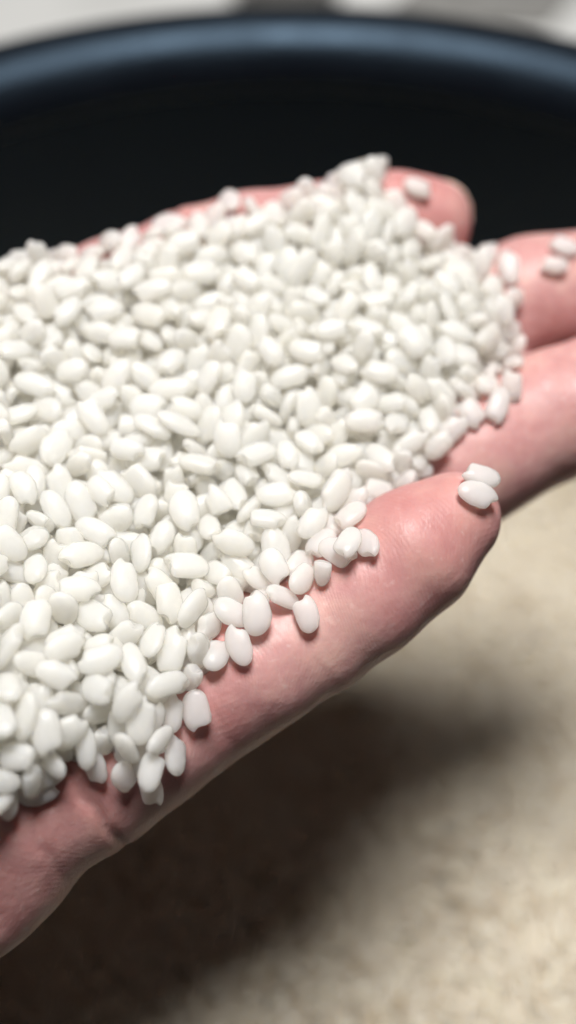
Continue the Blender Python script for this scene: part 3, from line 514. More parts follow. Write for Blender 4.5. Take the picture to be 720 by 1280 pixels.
-1793 826 12173 641 63 188 -741 97 2 -1063 -2274 11477 -489 366 751 249 95 7 418 -431 11666 -3 290 754 590 108 4 -425 -1046 11650 -158 -54 905 391 97 0 825 -1082 11411 820 58 -550 147 104 2 -1487 -1106 11685 956 251 71 136 91 0 -2149 339 12135 -59 -19 -585 809 97 0 -1705 1791 12452 942 278 -54 180 93 3
-2401 -3502 11529 404 -33 914 35 100 1 -2427 702 12132 877 -160 209 -402 98 4 -1920 -3996 11164 378 -625 648 216 97 5 -2063 1164 12196 -112 916 -262 283 103 5 -1174 -2174 11456 223 113 -86 964 88 1 1036 1573 12250 889 83 244 -378 91 1 830 380 11934 -229 917 317 79 102 7 2195 1785 12226 629 143 -147 750 92 2
2382 2142 12281 594 -162 213 -758 97 8 1109 1849 12377 -304 927 -196 -101 96 3 873 -73 11878 357 168 -388 833 98 0 -3418 2019 12560 517 125 -81 843 103 0 619 381 11857 -161 906 204 -335 91 1 -1320 -3288 11357 -9 -163 985 59 102 1 -3368 912 12330 23 -382 861 334 90 0 -2343 -4167 11083 -80 144 910 380 86 0
1101 4100 13071 45 -271 916 292 92 3 538 2078 12370 276 -219 -377 856 88 6 -1462 2244 12589 585 146 -155 783 88 3 -3188 -1704 11781 144 -46 968 201 96 0 1752 419 11779 262 -299 -114 911 102 2 -2089 -3673 11378 9 974 -4 -228 105 3 -333 267 11900 288 -161 -321 888 101 0 -1747 -1439 11634 585 -235 627 458 105 0
-403 1908 12460 309 192 -231 902 103 0 -2419 -4107 11267 537 348 -379 669 108 5 2720 1959 12154 -145 37 960 236 99 7 -240 -105 11886 926 300 196 118 107 4 -931 -2539 11454 68 955 -42 286 90 0 -338 -2536 11635 -9 739 -574 352 90 4 584 3255 12793 491 168 -221 826 98 0 -488 -2152 11459 182 289 938 63 93 1
2238 2492 12335 929 194 89 303 105 0 -477 473 12045 -161 972 -168 16 94 3 -380 3067 12843 -193 709 -624 -267 99 2 -3942 1094 12740 88 65 994 -30 93 3 -2640 -679 11869 979 94 70 -164 101 4 2040 2725 12246 -172 -173 105 964 107 8 -2745 2174 12658 -6 -299 928 223 95 7 3233 1867 11653 451 413 -170 773 90 1
-207 618 12021 515 -758 266 -299 100 3 2670 2335 12269 -171 451 868 117 93 0 -250 940 12123 -165 250 -134 945 98 6 791 1495 12308 895 -287 -321 -114 103 3 -2378 -3131 11786 744 109 -224 -621 103 2 -2813 -862 11988 396 673 624 -17 90 2 813 630 11988 731 146 199 -636 99 5 554 1889 12288 629 -741 -180 -149 96 2
652 2165 12423 514 -535 -653 -150 102 7 2278 766 11842 -201 63 -189 959 102 7 -1696 -3380 11571 -244 686 -556 -401 90 6 -1412 2072 12614 -144 881 441 94 103 0 -2831 -2539 11765 132 733 -526 -411 101 1 -2893 229 12055 -44 119 928 351 92 2 1269 3314 12856 469 225 -124 845 90 0 -2147 2000 12530 693 58 -545 469 100 8
-1541 -2526 11361 673 -457 -394 -427 103 1 -3609 2236 12564 -56 883 464 -47 101 1 -757 -2271 11469 386 -260 354 811 97 0 659 2205 12501 20 -411 890 197 96 6 1534 2057 12337 -20 -332 928 166 90 5 2206 1274 12042 548 380 -344 661 95 1 -806 318 12055 947 231 10 223 93 6 -73 516 12053 -92 -287 859 414 93 2
-1683 -777 11662 398 464 -189 769 106 4 -1832 1811 12503 796 134 -52 588 98 7 1289 462 11912 -336 -91 -311 884 94 1 -883 -2396 11434 -386 912 -86 105 93 1 -3248 -1608 12067 586 320 -74 741 95 1 -3495 1792 12487 -44 866 480 134 95 1 2784 3022 12265 -290 -67 926 232 88 0 -1082 445 12089 -203 979 8 -5 94 0
-1339 1058 12250 892 230 244 302 91 4 -2510 -871 11863 -55 95 979 173 86 2 -2775 -3617 11750 188 -100 -159 964 90 7 -2624 -3764 11657 54 858 -504 86 98 2 1479 3063 12621 479 113 -201 847 90 5 409 1110 12226 -98 882 419 194 97 7 1753 -33 11646 -298 953 -48 -16 90 2 -738 -1345 11500 -210 585 -109 776 108 6
-10 -1847 11511 37 912 -335 234 108 0 130 -958 11727 955 65 266 109 100 0 1899 1414 12162 887 141 123 -423 87 5 207 2226 12448 586 549 -178 569 103 2 -89 2459 12595 746 256 143 -599 96 1 -3066 994 12192 593 -415 582 372 97 8 -1303 2712 12704 587 192 111 779 101 7 227 -428 11751 884 -35 189 -426 93 7
-699 -847 11723 -183 860 447 168 93 8 -3733 2063 12548 -211 751 -623 -59 88 1 1753 177 11749 227 242 752 569 104 5 2544 3337 12148 963 181 -22 -197 100 0 -3355 2535 12569 -232 941 -221 -111 86 0 -3460 -298 12090 690 91 234 -679 100 7 -3128 1326 12390 947 263 170 -77 108 0 1355 270 11786 -348 -459 794 194 96 3
339 461 11964 -24 -277 930 242 100 2 42 3160 12833 -202 974 100 25 94 2 726 2571 12582 -228 911 344 19 97 4 489 -1109 11683 992 -49 24 -110 94 3 -2153 -4035 11154 -356 683 619 153 87 3 1136 2546 12572 -164 746 -619 -181 94 5 -3451 -950 12029 57 927 322 183 102 2 -2467 -3536 11643 224 108 948 198 90 1
515 1169 12166 918 311 -95 225 92 8 620 -1419 11647 926 112 -98 -348 96 4 -1377 1670 12409 771 221 -198 563 95 2 -3237 528 12193 377 -620 688 23 88 4 929 3356 12886 -132 -151 -193 961 99 7 -1462 1391 12247 12 -383 817 431 101 7 1198 601 12033 535 207 299 -763 89 3 1373 -94 11652 279 -25 -550 787 99 4
-1487 -3449 11331 636 74 -175 748 87 5 -91 2038 12389 859 94 -46 -502 101 1 1977 227 11859 825 165 -128 525 90 1 -1292 -422 11915 615 137 163 -759 100 7 -1165 2939 12729 -17 -218 963 157 87 0 -2290 -3511 11469 -201 972 -52 110 99 0 -1519 -258 11909 -105 435 875 186 96 2 1333 966 11965 -67 559 576 593 106 4
-662 2420 12583 689 -4 -198 697 103 0 -1109 -1707 11463 -49 255 928 265 102 0 -133 1775 12377 950 255 118 -139 98 7 -3107 -4454 11777 -325 475 773 -265 100 1 2565 1316 11922 98 896 398 -173 86 3 -3108 -2675 11911 963 200 -183 -4 90 6 -2877 946 12271 136 -687 691 180 102 2 -2665 2158 12646 -459 75 -261 846 92 2
-2804 340 12029 186 920 298 173 91 0 -4032 2301 12586 -248 887 381 83 96 7 -3154 -2419 11847 -67 354 931 65 102 1 -347 2896 12702 -64 681 580 443 90 0 -3591 253 12121 278 645 710 43 91 3 1161 4110 13046 950 295 -55 -88 102 6 -245 -833 11711 903 140 110 -391 102 5 -1422 2874 12744 -202 -109 -221 948 100 1
-1072 1423 12346 -83 -101 -177 975 101 2 -1384 2614 12619 46 659 704 261 100 5 -310 1676 12317 178 53 -219 958 102 4 -3149 -3499 12186 1 841 -143 521 95 1 -336 2882 12713 747 317 -111 573 94 7 -1745 1169 12221 -135 668 714 158 90 3 -2188 -2689 11716 75 91 -156 981 104 1 -2863 -571 11924 -412 -64 -200 887 96 7
1050 -102 11765 416 161 -174 878 102 2 -1267 -2368 11412 938 226 -17 -263 96 1 2274 1510 12176 -140 844 -501 -126 95 1 -2654 1692 12384 -222 833 506 -23 95 0 129 -1807 11544 29 -213 976 -19 87 0 -1838 -3636 11495 836 216 -233 -447 90 0 1642 -231 11611 -251 -79 -314 912 100 4 1813 1596 12218 97 -219 944 226 94 2
568 2404 12562 -16 657 753 34 101 7 1472 104 11751 -326 -14 -263 908 96 3 39 -131 11794 711 -77 -142 684 89 3 -3179 2107 12527 -176 975 74 114 99 3 -1344 829 12183 -198 906 369 59 92 6 -2609 997 12219 -199 822 533 42 99 7 480 3153 12711 444 166 -207 856 97 0 1522 771 11985 -257 618 736 105 101 0
-3551 793 12284 -175 691 682 166 101 0 1114 2125 12431 246 94 -219 939 98 4 -2583 1459 12330 -175 983 -54 32 95 2 -2102 -105 11907 -440 390 -512 627 99 1 -1154 -2732 11475 597 -731 241 -226 108 4 -3788 794 12393 699 403 262 -529 95 0 -2089 382 12060 871 2 65 487 98 3 -2600 1832 12507 -235 972 13 10 88 0
-1705 593 12161 730 150 147 -651 93 5 2636 1565 12004 763 304 -28 570 99 1 1352 3189 12706 -367 174 843 352 91 1 1651 1975 12266 146 -403 823 373 105 2 -3577 -92 12132 -32 -297 935 191 101 1 -1078 -2358 11474 89 -263 945 173 89 8 -320 670 12082 -344 889 297 50 86 2 -2465 1562 12382 244 128 -211 938 93 2
-1188 -2063 11493 821 169 -230 494 97 4 -2526 -413 11878 -131 987 -8 90 100 4 1677 2970 12475 -32 -573 778 256 90 3 1996 539 11871 161 9 -264 951 93 5 -1553 -1605 11575 794 99 157 -578 88 1 2506 1693 12092 826 151 220 -497 102 7 -2131 -3955 11174 903 200 -132 356 97 5 -741 -1863 11485 -289 951 -93 -65 93 7
-1767 -1837 11603 615 -182 -7 -767 96 7 -2970 -1917 11797 -168 765 613 -101 99 4 -1511 214 11953 243 848 -107 -459 106 0 1898 1066 12113 922 291 96 236 97 7 1065 111 11839 925 -204 27 -318 87 1 3058 1847 11715 -153 803 -444 -367 97 7 2388 1619 12070 -260 620 -257 694 104 2 -1910 1865 12470 298 -29 -140 944 100 1
2891 1482 11745 -169 947 -121 -247 89 1 -2385 1675 12431 951 231 -51 200 100 2 -2899 1645 12388 28 -275 938 208 87 3 1875 1892 12283 614 -64 311 -723 89 2 -3271 -3025 12364 8 391 919 -42 92 2 964 1758 12272 20 297 -182 937 97 7 808 -178 11706 -16 -144 -5 989 98 2 -2168 2052 12578 -16 57 978 202 94 7
-2033 -613 11952 -24 71 923 377 94 6 -1268 -3014 11465 -195 966 -34 -167 92 7 -790 -1502 11583 31 -501 858 108 99 3 -1837 2412 12624 825 368 -27 -429 90 7 -1526 -592 11830 715 152 -138 668 88 2 -1293 2002 12427 -197 980 -7 -39 91 7 -2910 -1546 11791 827 79 242 501 96 2 1025 2048 12370 946 251 -199 -50 105 0
1652 725 11932 83 -602 -222 763 96 7 2227 1310 12098 658 231 -135 704 94 0 334 1942 12422 -288 -16 -215 933 88 6 -1768 -355 11788 630 287 -616 -376 102 3 988 -841 11532 74 514 849 97 94 5 -1607 1739 12382 -85 933 -225 267 92 3 290 1737 12352 953 245 19 -177 98 1 -1939 724 12125 24 863 -504 -8 94 0
-824 -972 11665 -22 157 981 114 92 2 892 1113 12201 213 -502 816 192 99 1 394 2258 12474 323 232 -115 910 86 7 983 334 11930 721 159 181 -650 100 1 -2115 -591 11850 -67 909 -385 -142 97 1 -1011 2578 12607 829 1 -198 523 94 2 -3750 478 12289 -170 984 50 -33 96 5 -1130 227 12021 -72 -60 151 984 97 1
1051 -730 11525 436 -26 -250 864 86 0 2982 2166 12144 -278 644 711 -54 99 8 763 1865 12364 119 -454 859 205 91 2 -2548 -201 11959 49 -268 938 217 89 5 3126 1641 11617 906 203 272 253 97 0 -1555 -1773 11518 -40 891 451 20 87 4 -2615 -3195 11622 -215 696 -655 -200 98 0 120 1239 12237 979 199 -4 -52 90 4
-3704 887 12329 201 933 -281 98 102 8 -2672 -2905 11618 -297 -53 -234 924 98 5 1934 1088 12045 504 229 -167 816 87 2 -1258 -1834 11493 -253 827 -270 -424 93 8 75 2039 12467 918 60 80 -383 90 0 -256 934 12181 787 99 -65 606 89 3 -1997 -1422 11627 968 250 -10 7 98 0 1154 -588 11464 193 -64 -158 966 96 7
-3178 883 12279 -91 880 -427 -189 97 5 -2934 -4518 11407 -493 718 420 -256 90 3 1563 3379 12802 -210 959 17 -192 88 4 -2083 -2208 11602 -264 416 856 157 99 4 -2861 -51 11977 -216 815 -529 -101 90 0 -1972 -431 11855 555 115 -267 779 92 2 -1688 2249 12587 -407 350 820 -198 93 0 514 -302 11743 859 303 143 388 88 2
440 744 12065 -230 685 -672 -159 93 5 1237 237 11836 969 234 55 57 96 1 -3108 -1463 11890 -196 240 938 156 102 0 -358 -538 11751 -213 875 -429 -75 101 3 1506 1633 12238 -466 -51 -164 868 101 4 -2700 1458 12005 -211 147 -269 928 105 5 2122 2234 12319 -183 708 653 196 87 2 -1240 -887 11501 531 -418 379 632 102 3
9 1386 12235 882 91 -82 454 100 0 -3460 1667 12470 5 728 -684 -50 97 5 -3145 -2208 11974 769 207 432 -423 90 2 -2433 2102 12613 762 229 -175 580 90 1 -2343 -1698 11675 598 522 463 -395 107 2 -2929 -1159 11896 -39 572 817 -64 99 1 -814 2616 12440 726 364 -219 541 108 3 -2720 -358 11945 -107 891 -370 -241 93 7
290 2901 12718 -231 101 883 397 98 2 434 3011 12645 961 48 154 -224 102 0 -708 -1930 11497 -344 242 -471 776 94 5 -2106 -3580 11448 -176 479 836 199 100 4 -2981 -4455 11158 537 371 465 -597 88 2 1361 1273 12219 799 172 188 -545 94 5 2123 3001 12245 707 282 -263 593 88 0 -108 2975 12773 964 260 5 -57 95 5
502 -1307 11404 -86 -422 898 92 106 3 -117 1071 12226 782 178 -225 553 90 7 -2699 -2395 11698 -78 940 330 28 95 1 -2494 2015 12583 -132 843 -505 -133 89 1 -1323 -2404 11425 211 308 -134 918 102 2 525 -809 11655 -44 -646 744 166 92 1 -2690 1036 12196 -104 919 348 152 101 2 -3260 -717 12015 918 189 339 -78 88 7
-3055 47 12104 -261 327 865 277 88 0 -363 2484 12520 639 129 -199 732 96 1 788 3196 12768 -1 -83 -368 926 87 1 -2191 860 12216 112 -344 886 289 99 6 1880 768 11832 -310 648 -604 -345 102 1 -861 1809 12440 -163 725 -649 -164 93 1 -2902 -4315 11219 -310 -567 410 644 94 2 -1681 -2148 11588 810 213 30 -546 95 2
-3912 1243 12462 -167 918 -356 -54 106 2 -3472 -854 11999 -63 972 -204 -94 95 2 -433 -1059 11556 284 -69 921 -259 98 0 1023 2396 12474 -166 581 782 155 101 2 -845 -2093 11452 -85 753 632 -164 95 0 -2739 864 12174 173 667 704 170 89 6 -2344 -3763 11429 -262 943 -159 -132 87 7 637 337 11862 -156 700 -676 -171 87 7
150 532 11951 -56 -505 794 333 87 2 804 -387 11644 565 147 -219 782 102 6 -1500 1496 12193 595 122 134 -783 97 3 -939 -262 11884 -107 869 453 167 105 1 -2965 453 12158 394 13 -139 908 91 0 600 -552 11684 -387 579 680 229 96 2 -2467 -2947 11612 -58 451 888 73 95 1 -1322 -2775 11370 -302 -60 8 951 97 2
-1165 2484 12357 816 289 248 -435 101 5 -2583 -2092 11634 603 61 -96 790 100 7 -3766 2453 12519 169 -82 -209 960 107 5 487 1767 12329 -258 -123 -199 937 93 7 -2312 -501 11850 9 752 -657 -61 94 2 -319 328 11954 -110 888 -386 -225 102 1 1742 131 11739 763 172 -351 515 101 4 580 519 11969 -6 -2 981 196 100 1
-161 2762 12699 838 278 -59 465 99 5 1481 2310 12381 968 115 140 175 103 5 -1612 -1947 11457 -139 791 -580 -138 97 3 -2192 1597 12348 16 -19 998 62 102 0 -612 -23 11938 -42 -196 -159 967 95 1 -2273 -298 11933 -190 865 -455 -89 99 1 -703 487 12102 523 214 -9 825 97 5 -1335 -2049 11505 -174 673 655 296 102 7
-2150 690 12072 740 125 445 -488 93 5 -722 1323 12277 -36 117 968 218 93 4 -144 -1689 11654 -177 824 511 -167 92 3 -3812 -2567 12263 894 -35 246 -373 95 5 -3402 -4388 11619 -146 694 -612 -349 96 0 -1872 -2987 11467 752 121 -140 633 88 7 -650 1721 12337 -45 397 897 189 92 6 -3642 -4324 11779 -203 68 -427 878 98 3
-3923 -4562 11735 -376 907 -186 -42 102 7 -2895 -3220 11774 2 -582 812 -32 87 0 -3322 -4540 11375 847 479 116 199 88 0 -4521 1339 12496 -100 625 750 194 91 5 -3926 676 12366 448 165 -85 874 102 1 1567 2573 12426 -117 849 -437 -274 92 1 -1168 702 12083 597 154 258 -744 103 7 -3986 1743 12465 -144 989 5 44 87 0
-4545 989 12468 978 44 -49 198 96 6 -3945 -127 12183 132 -379 886 234 103 3 -1793 -3712 11281 -170 955 218 103 88 0 -785 -1636 11479 158 29 -181 970 97 3 -3291 289 12135 -176 23 -232 956 95 3 -3518 -1118 12013 -8 695 707 131 89 1 -1201 -2983 11392 115 -176 938 277 91 2 2392 2450 12296 959 140 61 -236 93 1
-2225 -2150 11632 156 67 967 188 90 2 -1676 -2722 11532 106 504 856 55 90 2 -1856 -1718 11539 773 20 -69 -630 90 1 -3050 -3294 11851 935 187 264 145 90 7 -4286 -1684 12191 -131 976 -127 116 92 7 -1167 -1421 11497 631 255 -699 219 98 0 455 -1486 11627 89 934 248 243 92 7 -4793 -750 12467 -335 -115 -84 932 105 5
-2925 -4135 11586 834 297 445 133 102 1 -2096 -3416 11484 479 487 -400 611 108 2 -1318 870 12035 48 812 574 89 107 5 -4609 277 12501 -175 124 -327 920 107 1 -3970 457 12278 -103 542 -196 811 99 2 -4803 -379 12384 -67 896 370 -234 91 6 -3152 -3637 11753 536 435 -163 705 95 5 -1825 269 11947 588 265 260 -719 91 7
-3999 -2762 12223 -255 733 629 34 103 3 -3346 -750 11852 666 387 287 -569 100 2 -813 120 11848 521 533 -139 -652 106 7 527 2686 12508 956 163 90 -225 97 2 -3425 -4412 11614 309 930 -30 197 106 2 1138 2270 12311 617 113 -138 766 94 0 -3882 167 12193 660 322 -325 596 94 7 -146 -1504 11502 -308 -51 -313 897 92 1
243 -1036 11555 -132 293 946 40 93 1 1088 246 11715 -28 783 584 213 104 0 -3773 -4786 11474 61 681 -495 -536 107 0 315 1362 12096 109 -201 951 206 100 8 -2548 774 12029 600 -128 132 -779 107 7 -1735 2291 12581 189 -98 -365 906 92 2 -1485 -887 11706 289 -473 752 356 99 2 -2022 -2925 11534 166 185 963 102 92 1
-3315 -4142 11649 940 -291 -95 149 91 4 -2926 -3507 11596 65 -432 828 351 101 6 -1747 -1634 11384 -299 67 -58 950 92 3 -3849 -1054 12034 837 252 328 -359 99 5 36 2440 12530 833 266 -149 463 95 5 -4160 -1309 12092 -274 -198 920 199 99 6 -972 -933 11542 415 402 -373 726 94 5 -4051 1654 12489 -348 764 -541 -50 106 3
-2710 -1338 11726 953 -217 38 -206 103 0 -14 -534 11566 -367 278 61 885 93 6 -2391 1278 12288 -24 511 -310 802 94 3 -1685 -3914 11220 -273 -62 -239 930 105 7 -2802 -555 11878 -197 724 -436 -497 93 5 -2617 -1605 11593 107 251 -335 902 97 2 -1753 -1879 11318 0 -539 666 -516 104 2 -2713 1465 12292 185 345 23 920 106 4
-2672 -3943 11370 413 -567 289 651 93 3 -3118 -1344 11819 593 -305 45 -744 104 5 -3381 -1324 11715 -99 310 879 -349 101 0 -4198 2023 12464 -65 932 -354 -49 90 2 -2461 -145 11792 796 -168 568 -127 101 3 -3652 -749 11984 45 -553 774 306 97 6 -3093 -4470 11354 574 626 -33 527 107 5 -1270 -1214 11598 -134 -376 911 107 95 2
-4009 -1912 12162 -114 -41 -160 980 91 1 1020 -140 11735 -108 601 766 199 106 4 -567 -387 11702 -447 -174 -445 756 95 7 -4245 -1994 12499 134 -395 885 209 97 0 -1880 -3010 11402 -150 702 -674 -175 103 3 -2527 -1996 11498 746 248 248 566 106 8 -2265 -2038 11444 679 -177 -622 348 107 3 -695 1163 12032 85 667 723 160 97 8
-1375 -2971 11340 68 883 457 82 95 7 -1894 968 12067 -103 -421 799 417 94 3 -2005 -2097 11511 470 270 -126 831 96 5 -3606 -1360 11881 -223 527 800 180 97 0 -1999 -402 11839 22 -558 791 250 95 5 -4230 -2492 12242 152 919 82 355 99 3 66 598 11904 -170 812 -378 -410 99 3 -2466 -550 11725 -264 90 945 170 90 2
1302 612 11894 -118 140 -306 934 105 0 -2760 -2027 11600 305 -386 120 862 92 2 -2155 -1306 11559 915 246 -4 -320 106 2 -3804 -4360 11941 903 343 16 258 103 1 -1067 -23 11794 414 107 -231 874 103 3 -4954 1689 12495 916 390 81 -48 91 7 -2995 -1589 11686 -140 891 372 220 97 1 -3610 -2310 11964 -111 990 79 22 95 0
1597 994 12013 152 496 -166 839 93 2 -2490 -2532 11625 988 34 0 150 98 2 -2107 -3192 11432 -419 660 -592 -194 106 2 843 2984 12598 48 822 559 97 104 2 -620 383 12028 -141 -485 -155 849 102 6 -1575 -2721 11288 950 208 -118 199 97 1 -2084 -1836 11521 -359 585 681 254 92 2 -4168 -3724 12148 886 155 137 -416 101 4
141 -1294 11536 72 171 981 -49 93 0 -3201 -4328 11541 665 -110 -112 730 100 0 -3172 -2599 11741 844 86 -287 445 103 1 1342 1334 12098 903 132 355 204 105 1 874 2481 12470 210 -651 696 218 106 2 -4167 293 12277 792 -223 497 274 107 1 -2794 -67 11818 375 150 -172 898 100 2 -3286 -1894 11821 337 -97 840 413 92 0
-3574 2664 12544 786 169 -566 -184 95 8 397 829 11984 -293 898 323 64 104 3 -4016 -4694 11685 788 455 -54 410 94 8 -1814 -3337 11394 717 202 186 -641 92 2 -489 1160 12220 -19 206 -278 938 102 0 12 233 11802 399 343 138 839 107 1 2011 1502 12106 -242 938 239 74 105 5 -3383 -4633 11336 -199 724 620 229 97 2
-2916 -849 11748 -32 216 -287 933 92 0 304 2009 12392 531 -799 -180 217 92 6 -2509 -2718 11407 351 487 704 379 102 2 -3620 -1803 12016 -157 -41 967 195 94 1 -3663 -3609 12232 623 617 177 447 97 1 -1693 -3684 11358 514 15 -205 -833 90 1 -4356 1545 12518 695 249 -128 662 107 4 -548 1529 12256 223 894 121 370 92 5
-834 1715 12199 -190 1 964 186 95 4 -3088 -3906 11706 698 -414 429 396 101 1 -2997 -1958 11743 675 -76 -715 163 95 2 -2804 -2901 11611 -248 -282 -383 844 93 1 -4650 1443 12513 701 235 47 672 92 2 -3433 -3796 11992 -240 132 885 376 100 7 -726 -1665 11467 946 60 -170 271 105 1 -3288 508 12094 -477 375 762 228 101 1
-1262 1940 12381 -427 853 271 -129 101 0 -4684 -1296 12374 585 237 299 -716 106 7 -3737 -1417 11638 -336 661 -437 509 92 0 -1667 -1189 11410 -124 585 783 171 92 5 -419 -1644 11285 -140 771 -605 -144 103 5 -1101 -517 11358 146 -321 929 112 102 6 365 -36 11464 487 -67 -180 852 96 0 720 1061 11822 -104 -320 -254 907 108 2
-3744 -3761 11645 904 355 206 -122 103 2 -3690 -4498 11436 970 161 177 33 91 3 -3740 -3920 11816 209 -27 973 -97 92 2 -3137 -3291 11309 -57 547 818 -170 102 1 -721 -847 11337 651 352 237 -630 93 2 -868 578 11734 702 -689 -81 -162 105 1 -1341 1275 11987 -277 722 -155 -614 102 5 -2380 -3067 11279 120 -390 876 258 103 1
-1696 -2050 11136 -132 -423 -13 897 108 3 -1296 -2241 11240 97 -379 919 54 107 3 -1457 -1232 11241 188 -191 -237 934 100 0 600 -209 11348 -294 -179 383 857 94 3 -101 -110 11436 30 644 761 -73 96 2 -2068 1351 11976 -211 956 -202 23 91 2 -3344 -651 11636 682 271 -438 519 105 5 1611 1125 11737 -343 90 -255 899 106 0
-2000 86 11643 580 -221 514 -592 92 1 -3781 -3598 11873 -310 731 -201 574 96 5 -1487 -2023 11470 -32 754 -640 -148 100 2 879 470 11603 251 -632 -204 705 99 6 -2713 -2493 11225 -39 211 -583 784 91 0 -3822 -586 11876 -145 945 -272 -112 99 7 553 -906 11455 867 188 434 -158 108 5 135 287 11525 806 -53 -494 323 101 4
-2120 1004 11839 724 292 218 -586 102 0 2620 1638 11781 -187 676 -616 -358 104 4 -2640 -2153 11358 -175 622 761 -57 96 7 -291 1688 12006 45 -470 861 187 96 7 -3024 -1013 11555 230 375 -500 746 100 5 -3656 -3276 11683 736 179 645 105 103 2 -4261 -3394 12047 -314 169 -502 788 108 2 -3694 558 11953 -446 677 -18 -586 93 1
1354 471 11537 -412 -211 876 139 94 1 -3319 -3236 11575 -8 965 176 -197 96 0 -48 -1088 11338 122 957 80 250 93 0 -1547 844 11841 296 515 -215 775 91 2 2118 1225 11696 918 -370 -103 98 94 8 -3557 -2658 11694 -219 909 347 -76 106 4 -4676 429 12436 929 328 162 59 105 2 620 1373 11990 341 -259 -191 883 105 2
-2061 638 11777 -123 419 869 231 97 1 -68 -487 11354 973 -23 183 -142 96 0 -1595 -395 11560 -430 -349 -361 750 98 0 -1368 -1775 11318 0 178 -169 969 106 4 -3362 119 11753 296 -404 112 858 102 1 -2037 -2392 11272 -20 26 973 230 104 5 -986 1375 11918 973 88 125 -174 96 4 -114 2326 12247 28 173 952 249 97 3
-3268 -2999 11493 -498 774 388 43 92 1 -1953 -797 11473 274 522 760 -274 101 0 -1007 1096 11843 107 167 787 584 104 5 -4542 233 12216 -129 105 -341 925 97 1 1031 -200 11535 17 164 971 172 104 1 -3922 -1550 11784 925 84 -236 286 92 4 547 2442 12334 -19 866 477 -145 95 0 -2255 -83 11611 683 -338 631 146 91 0
736 2185 12104 481 267 -348 759 100 7 -3297 -3963 11513 536 306 -385 686 100 0 431 2115 12137 821 309 45 -478 104 2 319 -823 11378 804 550 226 28 94 4 -635 1161 11816 612 316 -78 -721 104 2 -1631 1899 12119 693 -245 83 -673 100 7 -2572 -3170 11403 622 42 -273 732 103 1 -3436 -4191 11436 613 98 -48 783 92 3
-2837 -2505 11496 -359 912 199 9 96 8 -2856 -456 11549 103 -539 740 389 96 1 -4160 120 11967 312 94 -310 893 100 1 -484 2612 12390 752 332 226 -523 91 3 -3299 -2083 11520 825 0 565 21 98 1 -3610 -339 11715 423 -68 -10 903 97 0 -2434 -846 11515 -310 674 -611 276 94 2 -4342 -1269 11934 -148 886 432 -81 107 5
-2867 -3689 11288 985 63 126 -96 104 4 -4776 -493 12150 93 635 755 134 98 0 -692 -519 11367 -337 56 875 344 106 7 -723 182 11637 951 217 -208 -78 99 2 -4595 -1279 12111 127 398 905 78 95 0 -380 940 11910 -66 509 489 706 97 3 2073 1627 11915 827 551 -1 109 92 2 -4043 -1289 11815 4 -414 903 114 90 2
1509 747 11584 -294 822 -45 -486 92 3 -3441 1160 12148 889 378 -211 149 100 6 1685 1339 11943 805 -160 -69 -567 94 6 919 2579 12271 419 124 -219 872 104 0 -945 -1529 11179 -233 769 567 180 98 2 -2401 -1536 11332 -140 -123 -175 967 102 0 -2311 -1916 11168 454 397 225 765 102 0 -4084 -3715 11930 -39 -148 885 440 97 6
1559 2616 12192 -344 -110 -226 905 97 0 -3042 1201 12031 -164 -234 -319 904 99 1 47 649 11667 846 169 300 -407 91 6 1002 2010 12102 -44 908 413 -51 98 1 -4141 885 12198 -100 -502 805 299 107 0 1846 935 11697 184 -628 659 369 105 6 -992 1866 12094 134 110 -222 960 97 2 -3176 -2554 11404 935 83 344 -11 106 4
-4372 -520 11897 -219 695 685 -10 107 0 -2709 -159 11538 162 -494 817 249 106 7 1168 673 11639 846 200 -196 453 97 5 -1190 2149 12235 -41 91 942 321 106 5 -3938 -3253 11858 -314 -122 -275 901 106 0 -1201 714 11835 -269 103 -128 949 92 2 -1459 -1947 11078 794 536 -254 -130 106 4 319 -1121 11317 -2 932 347 -108 100 0
-3059 -2817 11355 -90 -330 374 862 95 4 -2731 -1385 11368 276 894 -288 203 100 1 -2425 -1207 11347 -77 972 -176 134 98 1 1247 1228 11891 -195 958 82 -194 98 5 1356 2048 12123 -491 157 487 705 95 1 -3712 -2097 11618 937 -144 224 -225 95 4 -354 -1260 11430 -116 982 117 97 103 3 -3946 -3017 11730 192 908 -313 -202 104 4
-4326 493 12108 534 -218 -808 122 96 6 -242 523 11747 665 -218 -206 684 100 3 915 868 11676 543 466 -371 -592 95 0 -1872 -1750 11100 408 456 -67 788 108 8 -2328 -2583 11159 -132 977 10 -169 95 0 -3342 -1043 11577 523 -180 -796 -244 95 7 -3844 -2400 11681 -164 798 -573 93 97 7 -4235 -1672 11933 890 115 280 341 90 7
-991 -25 11511 -48 174 -328 927 102 6 1959 2052 12188 -466 297 -572 606 92 1 -2546 -402 11570 -233 584 542 558 92 7 198 2435 12268 506 -294 788 190 102 5 1247 1573 11954 -201 449 789 368 92 2 -4133 -4042 11839 -123 862 419 -259 93 3 -3603 -3015 11679 446 786 212 -373 91 1 -1783 -2345 11111 -148 979 113 80 103 3
-2134 1637 12081 -315 -305 898 -28 104 2 -2431 899 11794 892 225 156 -361 102 0 -888 2351 12098 -378 -39 -100 919 99 5 -972 -2019 11228 -114 -265 -76 954 94 1 -291 2047 12100 -12 668 -618 415 108 6 -3645 -1799 11658 889 -37 -441 121 101 1 -2968 -3052 11302 864 201 462 -18 96 0 -4279 -2861 12054 465 -538 394 582 103 0
2007 3047 12145 138 -345 928 -30 108 7 -118 2690 12320 868 481 61 109 98 1 2288 1099 11621 280 855 -291 325 106 0 -51 939 11854 825 -218 132 504 105 5 -656 2021 12140 482 148 -212 837 106 6 1247 2402 12111 231 648 361 630 103 3 -3744 -1073 11728 -134 969 128 165 103 0 -4176 -766 11897 874 385 245 168 90 5
